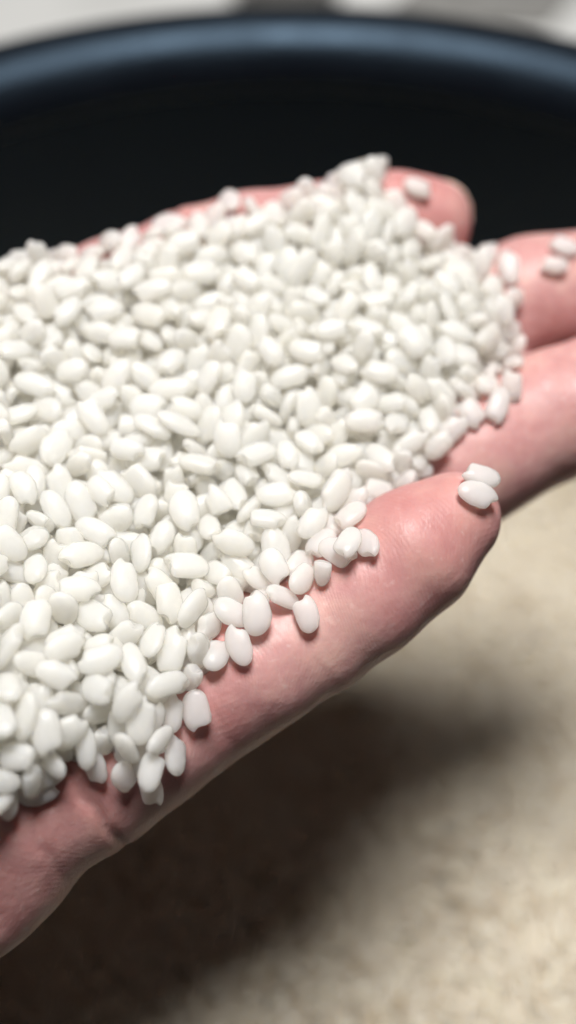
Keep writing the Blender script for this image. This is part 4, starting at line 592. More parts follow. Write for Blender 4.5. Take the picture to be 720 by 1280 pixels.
-2677 -2906 11257 377 277 -596 652 96 7 -1576 -1462 11155 443 150 475 745 105 1 -475 -688 11349 -284 669 -599 -336 107 0 -3197 -3739 11404 484 -511 623 -341 99 7 -1352 1745 12095 742 179 128 -634 102 8 -2611 -1839 11269 -232 631 667 320 100 0 -4067 -1933 11873 520 324 756 231 106 1 -2466 1722 12251 -310 616 690 219 92 2
-4489 -36 12061 980 126 113 -104 105 0 -620 -1499 11167 857 7 -136 497 102 6 -3321 -275 11625 661 230 -39 713 104 3 -3064 -27 11611 -275 314 899 132 95 3 1735 2394 12147 985 40 -137 94 93 5 -4854 -74 12350 850 186 400 288 92 1 -1043 401 11657 535 -798 -91 -263 91 8 -1673 1216 11973 -29 561 797 220 93 3
-3059 -2204 11416 159 -258 713 -632 100 1 -2832 -3151 11360 -141 357 -245 890 105 3 -2070 -2159 11202 795 306 -246 462 91 7 -2730 -3467 11225 979 -74 -22 -190 95 1 -2476 160 11684 10 252 -107 962 99 5 -2727 -1117 11478 -237 7 -316 919 93 4 -3871 -2630 11838 783 182 -5 595 96 7 -804 -1211 11187 515 347 -117 775 98 7
-2407 1251 11903 785 211 354 -463 106 0 -3673 -4175 11643 16 -419 830 368 108 3 -1699 -786 11275 -476 333 705 -407 108 2 -2803 -3325 11305 -316 308 62 895 103 3 -467 -270 11392 241 -228 26 943 96 3 -3188 -1458 11465 -216 271 799 -492 96 3 -1064 -1174 11398 908 -34 -35 -415 98 0 -3895 -208 11894 -491 451 736 -115 97 6
-3406 620 11880 545 211 -702 407 93 7 710 -374 11497 -181 327 896 239 107 8 -1632 232 11677 -104 163 942 276 100 3 420 1662 12091 42 -378 -56 923 93 1 -2781 773 11768 -68 341 -544 764 94 0 -2757 -739 11523 -252 -154 -267 918 101 0 -1504 2461 12499 -118 814 552 135 101 1 1223 1083 11653 -470 10 -128 873 105 0
-4478 -2298 12135 880 52 44 471 100 4 -3153 421 11709 506 -463 306 -661 103 5 -3727 930 12120 90 29 995 32 107 0 -2016 -2996 11293 861 322 32 393 91 3 -4482 -1916 12140 286 -453 146 832 106 2 1333 2919 12302 464 14 18 886 102 7 -1292 -419 11605 733 335 -550 218 104 3 -2925 -1676 11367 410 57 768 -488 103 8
-2214 357 11742 920 281 241 -127 95 5 -141 1210 11975 -398 96 -452 793 103 4 -3497 -3560 11640 -64 151 833 528 104 4 -4516 -752 12075 -262 -378 -579 673 93 7 370 591 11559 791 118 403 -444 101 0 -739 1611 11953 925 -342 132 103 104 0 -1425 -974 11352 -76 603 602 -519 100 3 -1839 1604 12089 -324 -516 719 333 97 1
-4018 -3494 11922 604 231 455 -612 96 3 -1275 107 11564 483 612 19 626 106 3 -1946 1926 12299 761 226 -261 549 103 2 607 773 11735 325 32 -261 908 103 3 -2118 -1386 11273 346 -326 -265 839 100 5 -208 -717 11464 -434 427 558 564 95 0 2945 1643 11565 658 706 259 -40 102 2 174 -1555 11329 804 -180 58 563 98 8
-4126 -325 11933 464 470 655 368 103 1 -186 65 11643 19 336 905 259 100 1 -1909 -338 11451 915 167 -114 349 94 0 1343 3137 12606 186 -551 768 269 108 0 -3692 -2799 11925 314 268 -287 864 102 2 -3954 322 11951 -226 941 -112 226 104 0 -3509 -1458 11551 318 372 861 139 102 5 -4278 -2097 11972 151 399 877 223 99 3
-3586 -3952 11623 749 304 -141 572 93 2 -3314 -1782 11508 -26 963 207 -170 96 1 257 1262 11839 -122 993 8 0 99 2 -4226 -3091 12025 -449 376 702 406 107 2 -2246 -504 11480 629 -70 -81 770 107 6 -1612 2182 12268 885 269 216 313 94 0 -3882 -4095 11695 -436 777 179 -418 90 2 -2721 1135 11979 -135 -262 -204 933 99 7
-3798 -1875 11876 105 821 -487 -277 104 6 -3070 -1906 11503 -395 139 878 231 92 3 1710 486 11692 908 217 -179 -311 99 3 319 1010 11890 -480 828 269 -105 94 4 -3069 786 11918 476 738 478 11 97 0 675 2914 12355 -87 135 -224 961 106 2 2305 1461 11821 91 455 -365 807 96 3 -514 -3 11503 -118 931 -266 219 101 0
293 2733 12313 812 283 100 -501 107 7 -4160 -2501 12007 -195 852 484 46 101 3 -3577 -795 11676 588 355 -209 -696 93 2 203 -234 11504 -38 465 791 397 103 4 -3374 -3741 11580 -373 724 120 568 93 1 -1748 537 11721 790 200 -566 -125 96 3 1806 1717 12068 -124 -423 878 -188 98 2 936 1537 12043 320 -264 714 564 99 1
-3646 5 11827 -26 353 924 143 100 3 166 1873 12075 105 834 139 524 93 4 -1382 -659 11471 -9 -77 -384 920 107 3 -253 -976 11440 50 -313 -250 915 97 3 -4001 -2881 11970 -7 562 827 -28 91 1 -4589 701 12351 704 -45 335 -624 106 2 -4619 -1621 12101 717 187 -603 -295 103 3 -769 -225 11470 -265 777 489 295 98 7
-1920 -1076 11288 -477 -96 -376 789 94 7 -495 2295 12225 820 442 -122 -343 92 0 -3113 -607 11542 408 -568 588 -406 94 2 -123 -1703 11251 833 -25 -166 -527 98 1 -106 332 11588 317 -504 803 -20 90 4 -1003 -805 11337 -469 527 704 76 95 1 -2105 -1808 11290 792 202 169 -551 94 2 1941 1301 11845 283 570 714 -291 94 1
1028 2918 12454 63 775 628 -28 99 3 564 369 11489 73 279 -297 910 99 6 -669 -1824 11259 -92 948 -283 111 103 4 -351 1311 11895 -190 470 -532 678 97 1 -2213 -844 11298 -150 129 732 -652 97 7 -1527 -100 11615 -245 -247 -272 897 101 0 -2694 426 11800 73 -22 -79 994 101 0 -1453 500 11701 353 402 -20 844 106 0
-1994 -2730 11183 565 -11 -131 -815 101 0 -1223 -1793 11068 35 168 985 -11 96 1 -3009 -3948 11403 524 -246 -460 -673 92 6 1136 218 11493 846 137 -168 -488 102 2 -2948 1561 12240 -499 -19 -269 824 100 3 -1190 -1196 11149 -446 629 -598 217 106 1 18 -789 11440 711 207 665 -92 107 5 -2401 -2826 11168 771 602 -204 -42 94 5
-3555 945 11890 887 279 150 336 98 7 -2474 -2233 11150 216 -79 -150 962 102 4 -3409 -2796 11494 995 -76 52 46 91 7 -3492 -2383 11541 -16 352 -412 840 102 0 2541 1323 11601 247 827 354 -361 97 7 970 1337 11850 725 657 197 63 97 0 -1247 -1537 11200 701 -442 496 261 94 1 -3559 332 11862 -346 938 8 -29 92 4
-2996 -1344 11560 66 279 943 171 104 1 -1363 1029 11795 555 -802 47 -215 105 7 2202 1849 12112 951 243 105 159 100 4 65 1562 11997 155 234 142 949 100 5 843 143 11490 -175 892 -407 -89 105 0 -3886 1242 12270 -110 95 970 194 107 5 1519 108 11594 416 -111 -59 901 103 3 -4009 -4341 11808 -99 28 -323 941 101 7
-2860 176 11711 123 285 -316 896 102 0 -4543 -336 12116 147 -497 267 813 96 5 382 -565 11375 -156 -97 966 180 104 7 -3279 1392 12221 671 342 -226 618 97 0 -1866 -1375 11263 639 462 70 -611 92 2 -4777 -954 12218 882 167 -25 440 108 1 -2103 -329 11661 974 184 94 -92 98 1 -91 -1391 11333 -152 -200 881 401 96 3
-735 817 11867 165 -46 985 -20 101 3 -3353 -3416 11486 2 90 902 -422 100 5 -3976 -2294 11862 919 175 38 352 96 2 -2361 -3458 11289 305 788 532 52 97 1 -4318 876 12413 -332 -331 -350 811 97 1 -494 666 11780 719 -175 64 -670 92 3 -2231 -878 11730 821 154 139 -532 90 5 -4561 -917 12410 525 -150 129 -828 100 1
-2821 -2988 11704 884 201 -41 421 93 5 -3661 -3622 12046 -213 139 -233 939 91 4 -595 -1075 11652 -223 808 527 139 101 1 -1570 -2338 11455 976 216 -29 6 86 3 -1583 -1248 11564 401 -92 -315 855 86 1 -3758 -4090 12067 -226 719 -649 -109 97 2 -1015 1759 12296 703 166 -141 677 94 3 -2721 -1327 11755 616 42 -35 786 89 2
-2828 -4137 11380 545 333 -162 752 87 7 -3299 -2635 11938 -334 -9 6 942 93 3 173 -1561 11599 -184 -47 925 330 96 1 -1610 1548 11926 368 -164 -67 913 108 4 -2411 577 11702 589 -741 300 116 108 6 1438 1817 11974 95 94 -216 967 104 0 688 1716 12052 335 886 -163 276 91 2 -2851 -2013 11234 95 635 718 270 98 5
-3320 899 12030 -469 519 649 298 105 1 -3561 -4149 11874 -280 938 189 -76 100 2 -3986 660 11981 969 53 99 221 106 2 1627 2968 12212 -304 676 653 154 101 1 -4394 -973 12063 -238 900 364 23 90 7 -446 -1151 11247 -9 358 930 81 93 2 -3967 -922 11864 -131 927 295 -190 92 7 -3095 -4141 11327 685 -660 -145 272 103 0
-1821 883 11851 105 657 745 43 101 4 -478 359 11662 108 967 -74 -220 92 1 -4538 -574 12320 35 993 100 -52 102 0 -4517 -295 12466 916 132 133 356 101 8 -3776 -1627 12154 925 -327 1 193 98 4 -3578 554 12213 -167 -530 830 57 95 3 -3067 -2142 11744 838 424 217 -265 92 7 391 447 11799 -76 764 640 11 102 2
-228 -2041 11430 907 -118 -234 -331 103 1 -1606 1082 12170 -228 906 -168 -313 94 3 -2720 -4084 11278 477 -207 62 852 93 7 -914 1932 12385 -295 134 -137 936 99 3 -3143 -4329 11335 73 -398 863 303 99 0 638 -961 11574 -264 -237 864 357 100 5 362 -48 11712 267 484 774 310 102 1 1179 3222 12784 -423 -272 274 820 95 1
-1450 -585 11753 -175 272 942 -88 100 3 -2879 677 12072 -175 871 -323 -326 108 4 -3025 -2784 11665 822 -25 -509 -253 95 0 -3099 160 12024 425 348 653 521 99 2 -3762 -2685 12175 -60 -500 815 287 95 0 -3682 1059 12407 905 16 -24 425 93 5 1070 485 11879 -160 84 -220 959 98 0 -590 -1585 11470 66 -186 960 199 101 2
-1172 -2727 11395 802 91 83 -584 87 3 -2557 -2671 11660 899 126 175 -382 90 1 -4345 1020 12541 -8 -257 952 165 92 0 940 778 12035 -473 552 680 95 99 1 -2801 -2610 11719 637 170 -55 750 88 6 2924 1970 11977 -168 915 -159 -331 100 2 -4805 170 12509 828 260 7 497 93 7 -3688 -3807 12065 -153 207 953 163 90 1
2274 2111 12277 142 -12 -46 989 89 4 -3270 -2998 11958 -138 -217 941 220 95 7 -2643 -4048 11342 -354 880 308 -78 98 4 -4418 -835 12321 -170 620 756 119 86 4 -276 -137 11819 868 151 285 -378 100 0 -3814 -3668 12167 934 126 164 -290 96 0 -2465 -3936 11294 -321 895 306 -38 93 8 -3972 -1418 12205 667 186 156 704 100 3
-2348 -4015 11215 -109 11 897 428 97 7 -4124 -2113 12273 44 576 814 54 100 7 998 -262 11665 -185 951 148 200 91 5 -2004 -833 11723 -145 462 865 -132 94 8 -3745 -2284 12179 840 -15 10 -543 90 2 -4481 1941 12473 -179 68 -20 981 99 5 -3203 -4044 11689 -117 37 950 288 86 2 -4003 -1987 12228 943 157 72 284 102 3
2323 2837 12255 220 -310 922 68 92 3 -4161 127 12374 500 183 -108 839 86 2 1919 2207 12347 -111 913 393 -26 88 6 -2298 -3309 11512 177 125 -62 974 87 5 -698 1993 12449 -227 909 345 56 89 6 -2315 -702 11830 -55 793 602 76 89 2 -3375 -4011 11878 948 226 206 88 94 3 -2984 -2655 11773 -106 973 -111 -170 94 3
-1633 -4052 11124 842 336 -103 409 90 1 -1046 899 12176 -133 660 723 152 95 2 -2874 -823 11855 -59 54 984 162 92 7 -4782 1731 12508 11 -370 907 200 94 2 -2082 -1256 11677 858 163 -153 462 92 6 -4092 -1685 12210 -226 457 859 52 90 2 1320 2856 12546 168 -665 709 163 96 6 -2339 -2480 11405 349 181 852 345 93 6
-1750 617 12056 921 169 -60 -345 97 1 616 673 11980 811 472 226 260 105 5 -974 782 12024 925 157 -28 346 107 8 -3813 -2122 12075 -378 37 -249 891 104 5 -1633 -1084 11668 -293 930 -212 66 101 3 -1818 -55 11919 441 16 897 -10 100 7 -2812 -2298 11504 333 -432 695 468 100 0 -2221 163 11902 731 626 179 201 105 1
-4091 -4091 12026 155 225 -73 959 95 1 -3866 -1293 12116 512 299 -142 793 99 1 -3696 -2932 12197 962 19 -269 -34 97 6 -264 -369 11620 760 155 105 622 107 2 -301 2525 12519 -216 216 929 211 92 2 -4104 -3368 12367 107 256 847 -454 104 6 -2529 -1177 11634 675 446 -220 545 99 1 919 605 11874 937 74 188 285 102 0
-3662 -3364 12075 958 -117 -241 105 93 8 -4040 -2190 12238 87 972 144 162 101 6 -2036 1570 12303 661 -247 495 -507 92 4 -1667 -3013 11364 657 -4 -85 749 106 2 -996 1059 12147 266 776 572 -24 106 0 -4166 -4411 11999 47 661 605 441 90 0 -999 -1939 11338 48 749 -597 283 91 0 -4692 -44 12433 -41 836 439 -326 100 2
1270 -414 11642 -252 866 218 -372 95 0 -3324 -3393 11765 213 134 -185 950 103 6 -3743 1630 12466 920 126 12 -371 86 0 -1118 195 12005 -53 45 -135 988 91 1 -3036 -4002 11607 911 295 105 269 102 0 -3857 -1851 12155 -74 971 -228 -22 87 2 -2656 114 11975 -156 935 308 -79 102 4 -3488 -4300 11726 -266 382 812 352 101 8
-3237 1417 12456 928 334 -117 116 93 2 -2989 -979 11853 -193 631 737 149 91 0 -4121 -69 12257 240 3 -64 969 97 2 -2395 986 12151 -147 944 -295 31 86 0 -1842 -3149 11407 525 -62 -335 780 100 4 -972 637 12094 -114 861 492 63 88 5 -1462 697 12109 -103 309 903 279 87 0 -4555 -511 12377 21 -253 963 87 94 1
-4120 -324 12260 -104 806 -553 -184 100 6 -4194 -644 12265 -140 959 241 -46 93 2 -3451 532 12267 168 -337 917 133 89 0 -3596 -2631 12086 -188 933 285 -114 89 1 -315 1277 12236 142 719 -652 -196 91 3 -697 1115 12214 -38 24 982 186 99 0 -1330 -111 11869 704 258 -177 637 94 3 -3030 1956 12501 518 96 -173 832 107 1
985 1203 12143 70 602 717 346 106 7 -2701 -2743 11449 724 456 -498 140 101 3 -2344 -3722 11238 985 61 -24 161 105 3 -4354 -1497 12340 982 -70 -169 -45 94 0 -4077 2283 12465 958 247 -80 -120 94 0 -3974 769 12416 551 -23 162 818 106 1 -2960 -2436 11690 754 163 -119 626 92 0 -4431 -2350 12365 116 789 -599 74 103 2
-1688 -2304 11367 949 -76 225 206 94 7 -3623 -4126 11908 5 39 -483 875 100 0 -2709 -4292 11166 -319 340 -573 674 97 7 2102 959 11818 -373 374 840 125 91 1 -4822 945 12527 -233 873 398 -160 100 0 -3941 -416 12146 563 -208 59 -798 94 1 137 2775 12553 796 180 -165 554 99 2 947 2795 12707 -248 883 396 45 96 3
-3496 -2419 12021 -83 692 709 -112 90 7 -3303 -1262 11875 -203 287 913 208 95 7 -4448 -1031 12260 164 100 -142 971 92 6 -922 -86 11901 552 147 -166 804 91 0 378 -1246 11630 802 205 -11 561 93 3 -25 791 12079 584 225 -308 717 87 2 -3139 -3752 11818 340 280 59 896 91 2 -3878 -4645 11507 449 321 -407 728 101 4
-2175 -3890 11207 414 192 -268 849 86 3 -3612 -4594 11590 -387 804 446 76 99 7 -516 1409 12286 -368 902 176 144 97 0 -3423 -3556 11988 -159 773 599 -134 91 3 -2075 -212 11861 -195 979 -51 -24 97 2 -3512 -1668 11979 -72 948 -286 -120 95 1 -4331 735 12495 584 -139 -129 790 95 3 2907 2185 12184 815 120 254 -506 101 5
-3470 -2879 11975 763 -240 -187 -570 96 0 385 87 11828 529 185 -192 806 99 7 -3280 -3310 11893 45 823 481 -299 91 3 -3775 -1569 12091 979 -69 14 -189 98 0 -4329 -438 12339 -162 -234 950 127 96 3 -583 718 12132 407 256 58 875 88 5 -3101 -528 11915 962 229 138 -60 94 3 1577 1377 12179 550 154 -144 808 94 1
-3890 -4464 11845 812 320 255 -415 86 0 -214 2082 12434 -190 627 739 160 90 2 -2342 1285 12318 -52 138 976 161 98 0 -844 751 12176 -226 963 148 -8 87 7 -2318 -1894 11653 976 99 108 -164 89 2 1266 1595 12231 895 256 -123 -343 88 4 -2226 -2516 11573 -488 -29 -197 850 103 6 -2511 -3756 11396 -216 86 -210 950 91 2
-3358 -4197 11707 932 286 142 -168 101 5 -3942 -490 12202 486 181 -93 850 103 4 67 1500 12313 -220 946 -208 -115 86 5 -2379 172 12034 -420 -111 834 339 92 3 -1058 -462 11796 644 -34 234 -727 89 1 -4146 395 12346 601 435 -4 671 90 6 -3909 1979 12464 847 160 61 -503 86 0 -3953 -3770 12322 7 -423 877 227 97 0
142 1016 12127 -119 784 592 142 106 1 -498 -82 11755 -252 910 330 1 104 2 49 -250 11738 892 122 7 435 93 1 -3952 -3144 12175 127 194 -57 971 96 0 -4421 1116 12561 -100 -391 -192 895 107 1 -3557 -4696 11488 787 -130 -593 109 94 7 -949 -1495 11457 -402 609 661 176 92 0 -3454 -2497 11912 47 -112 961 -249 101 5
-3603 -455 12020 -331 812 -408 -256 93 6 -2288 -3229 11464 409 -587 640 -280 102 1 -1933 -2638 11361 -226 52 -74 970 103 3 -4434 -963 12283 718 199 197 -637 101 1 1126 822 12023 66 875 -321 356 106 2 -3660 -195 11987 -171 587 773 173 105 0 -4017 -802 12212 715 137 658 -191 98 0 -1487 -1465 11489 -496 166 -56 850 102 3
-838 1361 12250 -284 466 801 -246 94 1 -3431 -3662 11907 107 -290 536 786 103 7 761 -1191 11696 386 -97 909 -126 108 2 -3410 129 12017 126 841 513 122 100 0 -3858 -3111 12259 518 -275 249 -771 98 0 -4948 1139 12530 -123 959 190 -169 99 3 -3156 -4198 11552 -375 787 486 56 96 0 -3958 -3518 12203 -100 965 219 -100 91 7
-1973 -2544 11403 885 -23 28 -465 95 0 -1150 -672 11779 45 -476 863 161 94 2 -1322 -30 11974 -144 -40 -141 979 98 8 -12 -697 11707 717 117 -53 -685 100 4 -1855 -1102 11643 818 148 140 -538 90 4 -3898 -948 12145 -126 959 -203 -151 93 6 192 2388 12500 -199 -95 -254 942 90 3 -2614 528 12100 691 85 -64 715 99 4
-3363 -3165 11933 -115 537 835 -21 97 2 -4039 -1012 12220 672 22 177 -718 90 0 -2807 -4395 11098 772 412 -33 483 91 0 -4028 -3303 12251 -175 925 330 -66 91 3 598 2824 12650 -236 955 -177 -23 91 3 1450 -170 11673 989 138 41 29 95 0 772 1566 12371 780 9 245 -575 91 7 -3238 -3521 11900 361 233 -92 898 89 0
-1627 408 12063 403 -87 -221 884 102 5 -1381 -903 11706 131 -281 949 60 87 8 -4350 2103 12508 -293 938 -67 -176 99 6 -2200 -2851 11554 833 73 151 -527 93 4 -1127 -2485 11388 -58 -7 -161 985 90 5 -2189 37 11890 608 78 -121 780 88 2 -2564 -3524 11476 -197 589 772 130 96 8 -2012 -3714 11350 -142 769 610 132 87 7
1757 632 11895 -267 797 542 -21 91 4 -1743 -2284 11479 -264 -22 -221 938 97 1 -3361 -1105 11983 158 298 -173 925 94 1 -576 -1312 11564 113 -5 -214 970 89 7 -3979 124 12285 941 55 203 -266 95 7 -3296 -896 11961 -183 970 139 83 90 6 1086 2999 12738 -240 887 391 58 87 0 1282 828 12063 -86 -27 948 306 92 5
-2146 1377 12271 891 169 -89 412 98 6 -3779 -3297 12275 -231 812 519 -134 102 0 -3492 -4310 11780 -284 953 75 75 94 2 -3860 -2478 12132 -112 347 697 618 101 6 -2324 1021 12113 803 -252 120 -526 94 7 -929 -609 11660 966 223 68 -113 102 8 -2078 -765 11702 -337 919 -14 206 100 7 -585 793 12098 -203 698 676 121 98 5
-2433 -3902 11282 271 -591 699 298 100 1 -3264 -2910 11814 934 -174 -287 -123 103 3 -3299 -4015 11802 910 -333 127 -211 98 2 -3584 -3136 12034 -437 591 -400 -548 91 3 -3011 -3050 11640 973 175 127 -82 100 7 1646 3100 12557 703 43 436 -560 98 2 -2562 -803 11737 -226 719 555 352 92 1 -88 1750 12242 41 806 509 -298 103 0
-4803 622 12667 494 -379 660 420 100 5 -5082 1198 12605 3 63 981 185 99 8 -2858 -3821 11572 701 45 624 342 96 5 -3129 -256 11785 612 -101 250 -744 106 6 -2564 225 11960 -12 -427 893 142 101 0 611 178 11672 961 204 -157 101 97 7 -2256 1703 12369 -468 -377 799 11 91 5 -3630 -2637 12178 907 180 309 -222 91 0
-1063 343 11846 -114 642 718 242 93 2 -3349 -366 11910 402 -328 -199 831 95 3 -3492 -3935 11928 -62 -114 921 368 95 1 -1025 -1528 11552 65 -307 892 325 102 1 -3479 -3373 12020 -166 161 962 143 101 1 -3122 -4340 11452 115 -598 734 302 86 1 -2970 2003 12544 170 -324 896 251 86 0 -1493 -3085 11392 -208 672 -647 -294 96 8
-2465 -1494 11683 -87 183 974 101 91 7 -230 -1106 11631 817 77 -21 -572 89 2 -3092 -2864 11792 967 189 132 -112 94 7 -4155 2129 12544 -208 960 137 130 99 7 -3069 1532 12378 67 208 936 276 97 7 615 820 12093 554 129 311 -761 87 3 79 -1349 11652 66 -23 -305 950 86 4 -2988 -3509 11681 -332 304 892 31 86 2
-2389 -958 11749 968 197 13 157 94 2 -4614 637 12498 -145 917 -360 -97 91 0 -2523 -1148 11771 191 79 -187 960 93 4 -2129 -3297 11511 987 116 82 -71 88 6 -1803 2694 12672 82 931 -347 73 86 1 -3130 -3909 11736 -439 71 -318 838 94 6 -2933 759 12137 783 201 -98 581 87 0 -4243 -326 12272 625 40 761 169 103 4
-4060 -1536 12097 -432 285 808 281 104 6 -4445 1943 12489 350 -220 -609 677 95 4 -3323 -3151 11852 802 -461 -302 -231 99 5 -3474 -3463 11927 -207 20 -78 975 97 3 -3291 -2326 11734 -272 236 918 165 104 6 -3053 -640 11765 -59 910 -107 -396 96 1 -3190 -4810 11238 697 45 615 -367 103 4 -3907 -3537 12158 658 240 99 707 97 0
-2160 -2334 11549 -272 835 -313 -363 97 4 -2475 -3114 11569 788 21 165 -593 97 7 -3475 -1567 11934 -86 33 -282 955 95 8 -4166 -1058 12224 798 -59 569 188 98 0 -2294 -908 11751 -384 360 817 233 99 5 -4211 549 12345 -373 -19 663 649 94 3 -3565 -2934 11991 -346 929 118 -49 93 1 -1201 1612 12244 575 427 -93 692 97 5
-2000 -2533 11549 793 106 -14 599 104 1 -1853 -585 11602 -92 -27 -501 860 104 7 -1619 -93 11850 253 561 778 129 107 2 -3080 1585 12491 383 -176 388 820 100 5 -3068 -3238 11682 -351 577 715 183 92 0 -354 1453 12142 141 -264 954 -11 105 3 -3430 -1505 12009 17 -665 721 -194 90 2 -3659 -3280 12119 736 273 118 609 89 0
-3114 -3569 11801 -54 702 -638 -312 92 2 -3506 1354 12350 96 -502 850 -126 86 7 -491 1825 12392 -125 686 693 182 86 0 -3009 -3053 11783 93 713 -656 -228 95 3 -738 -282 11785 225 15 -25 974 95 5 -2714 -2003 11734 739 270 27 617 90 2 -1044 2690 12691 -163 713 676 90 92 6 -1461 -2448 11387 -143 378 892 204 98 0
-2477 -1935 11678 -341 908 173 -173 92 7 -1952 -85 11930 -117 -95 -136 979 86 2 827 -793 11584 -182 905 384 -5 97 2 -3683 -961 12000 -210 884 -397 -127 93 0 -2026 -2376 11541 239 189 -175 936 90 7 -2023 -1793 11617 95 39 -177 979 100 2 889 201 11858 79 -380 900 196 90 4 -821 1616 12300 -201 903 379 42 94 1
-1803 -2676 11416 -162 909 382 -27 93 0 -1831 2093 12512 -172 941 291 -18 96 1 -1747 -483 11875 -142 -36 -216 965 89 4 -4095 1088 12454 -360 848 251 296 86 3 -2716 -3652 11551 -289 917 273 -38 99 2 -2806 -2164 11705 829 471 282 103 94 1 -2951 -4299 11303 -71 -407 840 352 86 4 1667 1929 12234 975 177 38 -126 88 4
-3771 -90 12228 -176 978 98 -45 87 0 181 324 11886 955 229 73 -174 94 1 -3125 -1883 11895 -227 936 -47 -264 87 4 -4214 -1756 12289 -218 814 -523 -126 98 8 1200 3849 13006 -120 700 -686 -158 99 1 -3853 -3837 12239 -144 80 953 253 100 5 -2168 -3704 11362 954 150 -85 246 86 0 -1774 1482 12343 -196 807 -511 -220 88 7
-2281 -2704 11589 112 692 -677 -225 88 2 -2677 -3373 11617 805 248 -59 535 92 7 -4680 -8 12453 779 103 227 -576 90 2 857 1369 12308 540 193 -204 794 97 3 -4286 9 12336 239 753 -612 25 93 7 -3894 -4110 12136 -181 122 969 111 96 1 -2955 -1363 11864 -239 461 848 107 101 2 -1265 -1463 11598 894 188 21 406 93 4
-4046 -3083 12379 -165 -121 936 288 91 1 -2221 284 11981 541 352 267 -716 92 6 -3165 -209 12001 -181 924 -315 -119 100 0 -1611 -2929 11392 -84 945 -279 -150 93 4 1042 979 12089 -137 891 -413 -126 91 5 -2321 -480 11846 465 -40 -129 875 88 5 -947 -1782 11456 28 496 823 277 103 2 -875 118 12004 997 41 70 -19 88 6
-3319 -1851 11891 712 -58 174 -678 95 1 -527 2803 12629 559 92 256 -783 97 0 -3952 -1623 12176 79 -336 936 71 96 2 932 -547 11641 209 -666 705 126 98 1 -4236 -2018 12391 -62 761 -619 183 86 1 -2005 2267 12638 -255 948 -180 -67 93 3 -1226 2318 12570 974 226 10 23 90 1 -1613 2746 12710 894 119 -108 418 94 1
-3984 -2747 12319 -132 -6 984 123 100 0 -4054 1395 12477 855 119 124 489 102 7 -3394 -3839 11965 10 918 -328 -222 91 2 1433 2215 12325 -195 929 -32 -312 96 3 -2329 -1408 11613 -258 736 -595 -194 93 3 -1129 -299 11600 805 543 -190 -147 106 3 2695 1941 12078 903 284 241 -214 107 3 -3507 -2040 11882 628 -480 -603 -108 105 0
-2341 -2736 11489 188 827 231 -477 101 1 -3803 -3911 12044 -384 859 110 319 105 2 -4277 -585 12108 -22 957 -289 -17 102 6 1656 1269 12192 -123 45 -224 966 99 1 652 -56 11608 465 -422 382 679 106 5 -1499 2080 12425 -108 950 292 11 94 3 -3912 -4498 11668 -382 910 157 -31 92 0 633 -677 11517 269 365 -586 672 105 3
-2687 -3609 11445 216 730 -634 -137 99 2 1349 1640 12185 -33 238 -108 965 104 5 -3290 -1126 11894 858 -48 71 507 100 2 -3435 1117 12360 93 72 972 205 100 3 -2006 -1112 11502 251 -161 -51 953 102 3 -637 1787 12325 -237 -211 942 108 98 4 -4171 1121 12470 253 106 917 290 108 2 -761 -968 11535 530 -302 -751 254 91 2
-4384 12 12262 -67 -555 800 217 96 1 -3377 2012 12568 -380 242 797 -403 97 1 -2768 -342 11873 -290 910 273 120 105 4 -1406 313 12034 813 106 -224 527 92 3 -4871 585 12569 -175 393 893 135 100 0 -3616 -1353 12073 120 114 -24 986 101 7 -458 -1757 11508 -235 795 -558 -25 87 1 -3314 -382 11973 -181 271 942 73 88 6
-2760 -3226 11713 799 83 111 585 95 1 -3888 -2236 12264 -155 -16 981 -114 99 3 585 -6 11754 -137 834 -533 -52 95 5 -1769 -1493 11578 59 -479 849 216 93 2 693 -1119 11572 -2 979 -72 -190 89 1 -3419 -2187 11971 -59 855 -473 -205 94 1 -116 -1921 11484 973 171 -37 150 89 5 -292 -1841 11453 806 226 179 -516 89 7
-601 2951 12778 -233 -138 -310 911 100 1 -3068 1779 12499 980 189 -7 59 96 3 593 1279 12225 -178 788 578 112 87 5 -2097 -1633 11659 -118 985 -105 -71 95 7 -3770 -754 12111 100 187 -138 968 90 2 -1814 -2443 11466 -38 316 948 13 97 1 -3956 -2527 12293 749 43 228 -621 101 6 -3487 -4602 11323 853 508 107 56 88 2
1323 -338 11543 597 495 -304 553 94 5 -159 -468 11751 79 -556 810 169 87 0 -2384 -2049 11588 553 233 -100 793 95 8 -3478 355 12151 -197 111 951 210 100 4 -1881 -3853 11238 -32 -131 929 345 92 6 -3093 -4549 11175 621 -24 357 -697 90 3 1309 2013 12324 -84 760 639 88 91 0 -2518 -4088 11199 423 184 -315 829 88 3
-4181 -1169 12164 -138 923 -351 -79 98 0 -1326 -3261 11352 620 96 149 -764 95 4 -2144 -3093 11471 986 114 64 108 95 2 -3628 -3468 12057 -439 86 -141 883 86 7 -2524 -3218 11562 916 234 34 323 98 2 -2187 -2004 11581 -279 28 -127 951 101 0 -1942 -3598 11439 -255 -49 -250 933 93 7 -3772 -4456 11732 -113 307 916 232 94 4
-2362 -2339 11591 -74 504 832 219 102 0 -397 -1305 11599 -19 -44 973 224 88 0 -4489 -94 12425 -330 21 -174 928 89 4 -3082 -2049 11782 979 74 187 -27 98 1 -2073 -1510 11653 676 333 -195 628 92 3 198 -631 11688 -60 837 -499 -217 107 7 -4113 -48 12164 669 -101 -222 702 92 0 -1339 442 11949 562 365 -299 679 102 2
-4390 -2723 12310 717 690 91 -39 101 6 -4253 -3033 12381 494 1 29 869 91 0 -530 2127 12405 -139 249 925 252 106 3 -4551 -104 12665 13 469 -578 667 94 2 -2786 -3194 11648 -242 674 -630 -299 101 1 -4502 727 12522 246 157 -227 929 102 4 -3548 -2130 12438 41 415 -172 892 100 7 -3787 -3805 12612 743 424 195 480 107 5
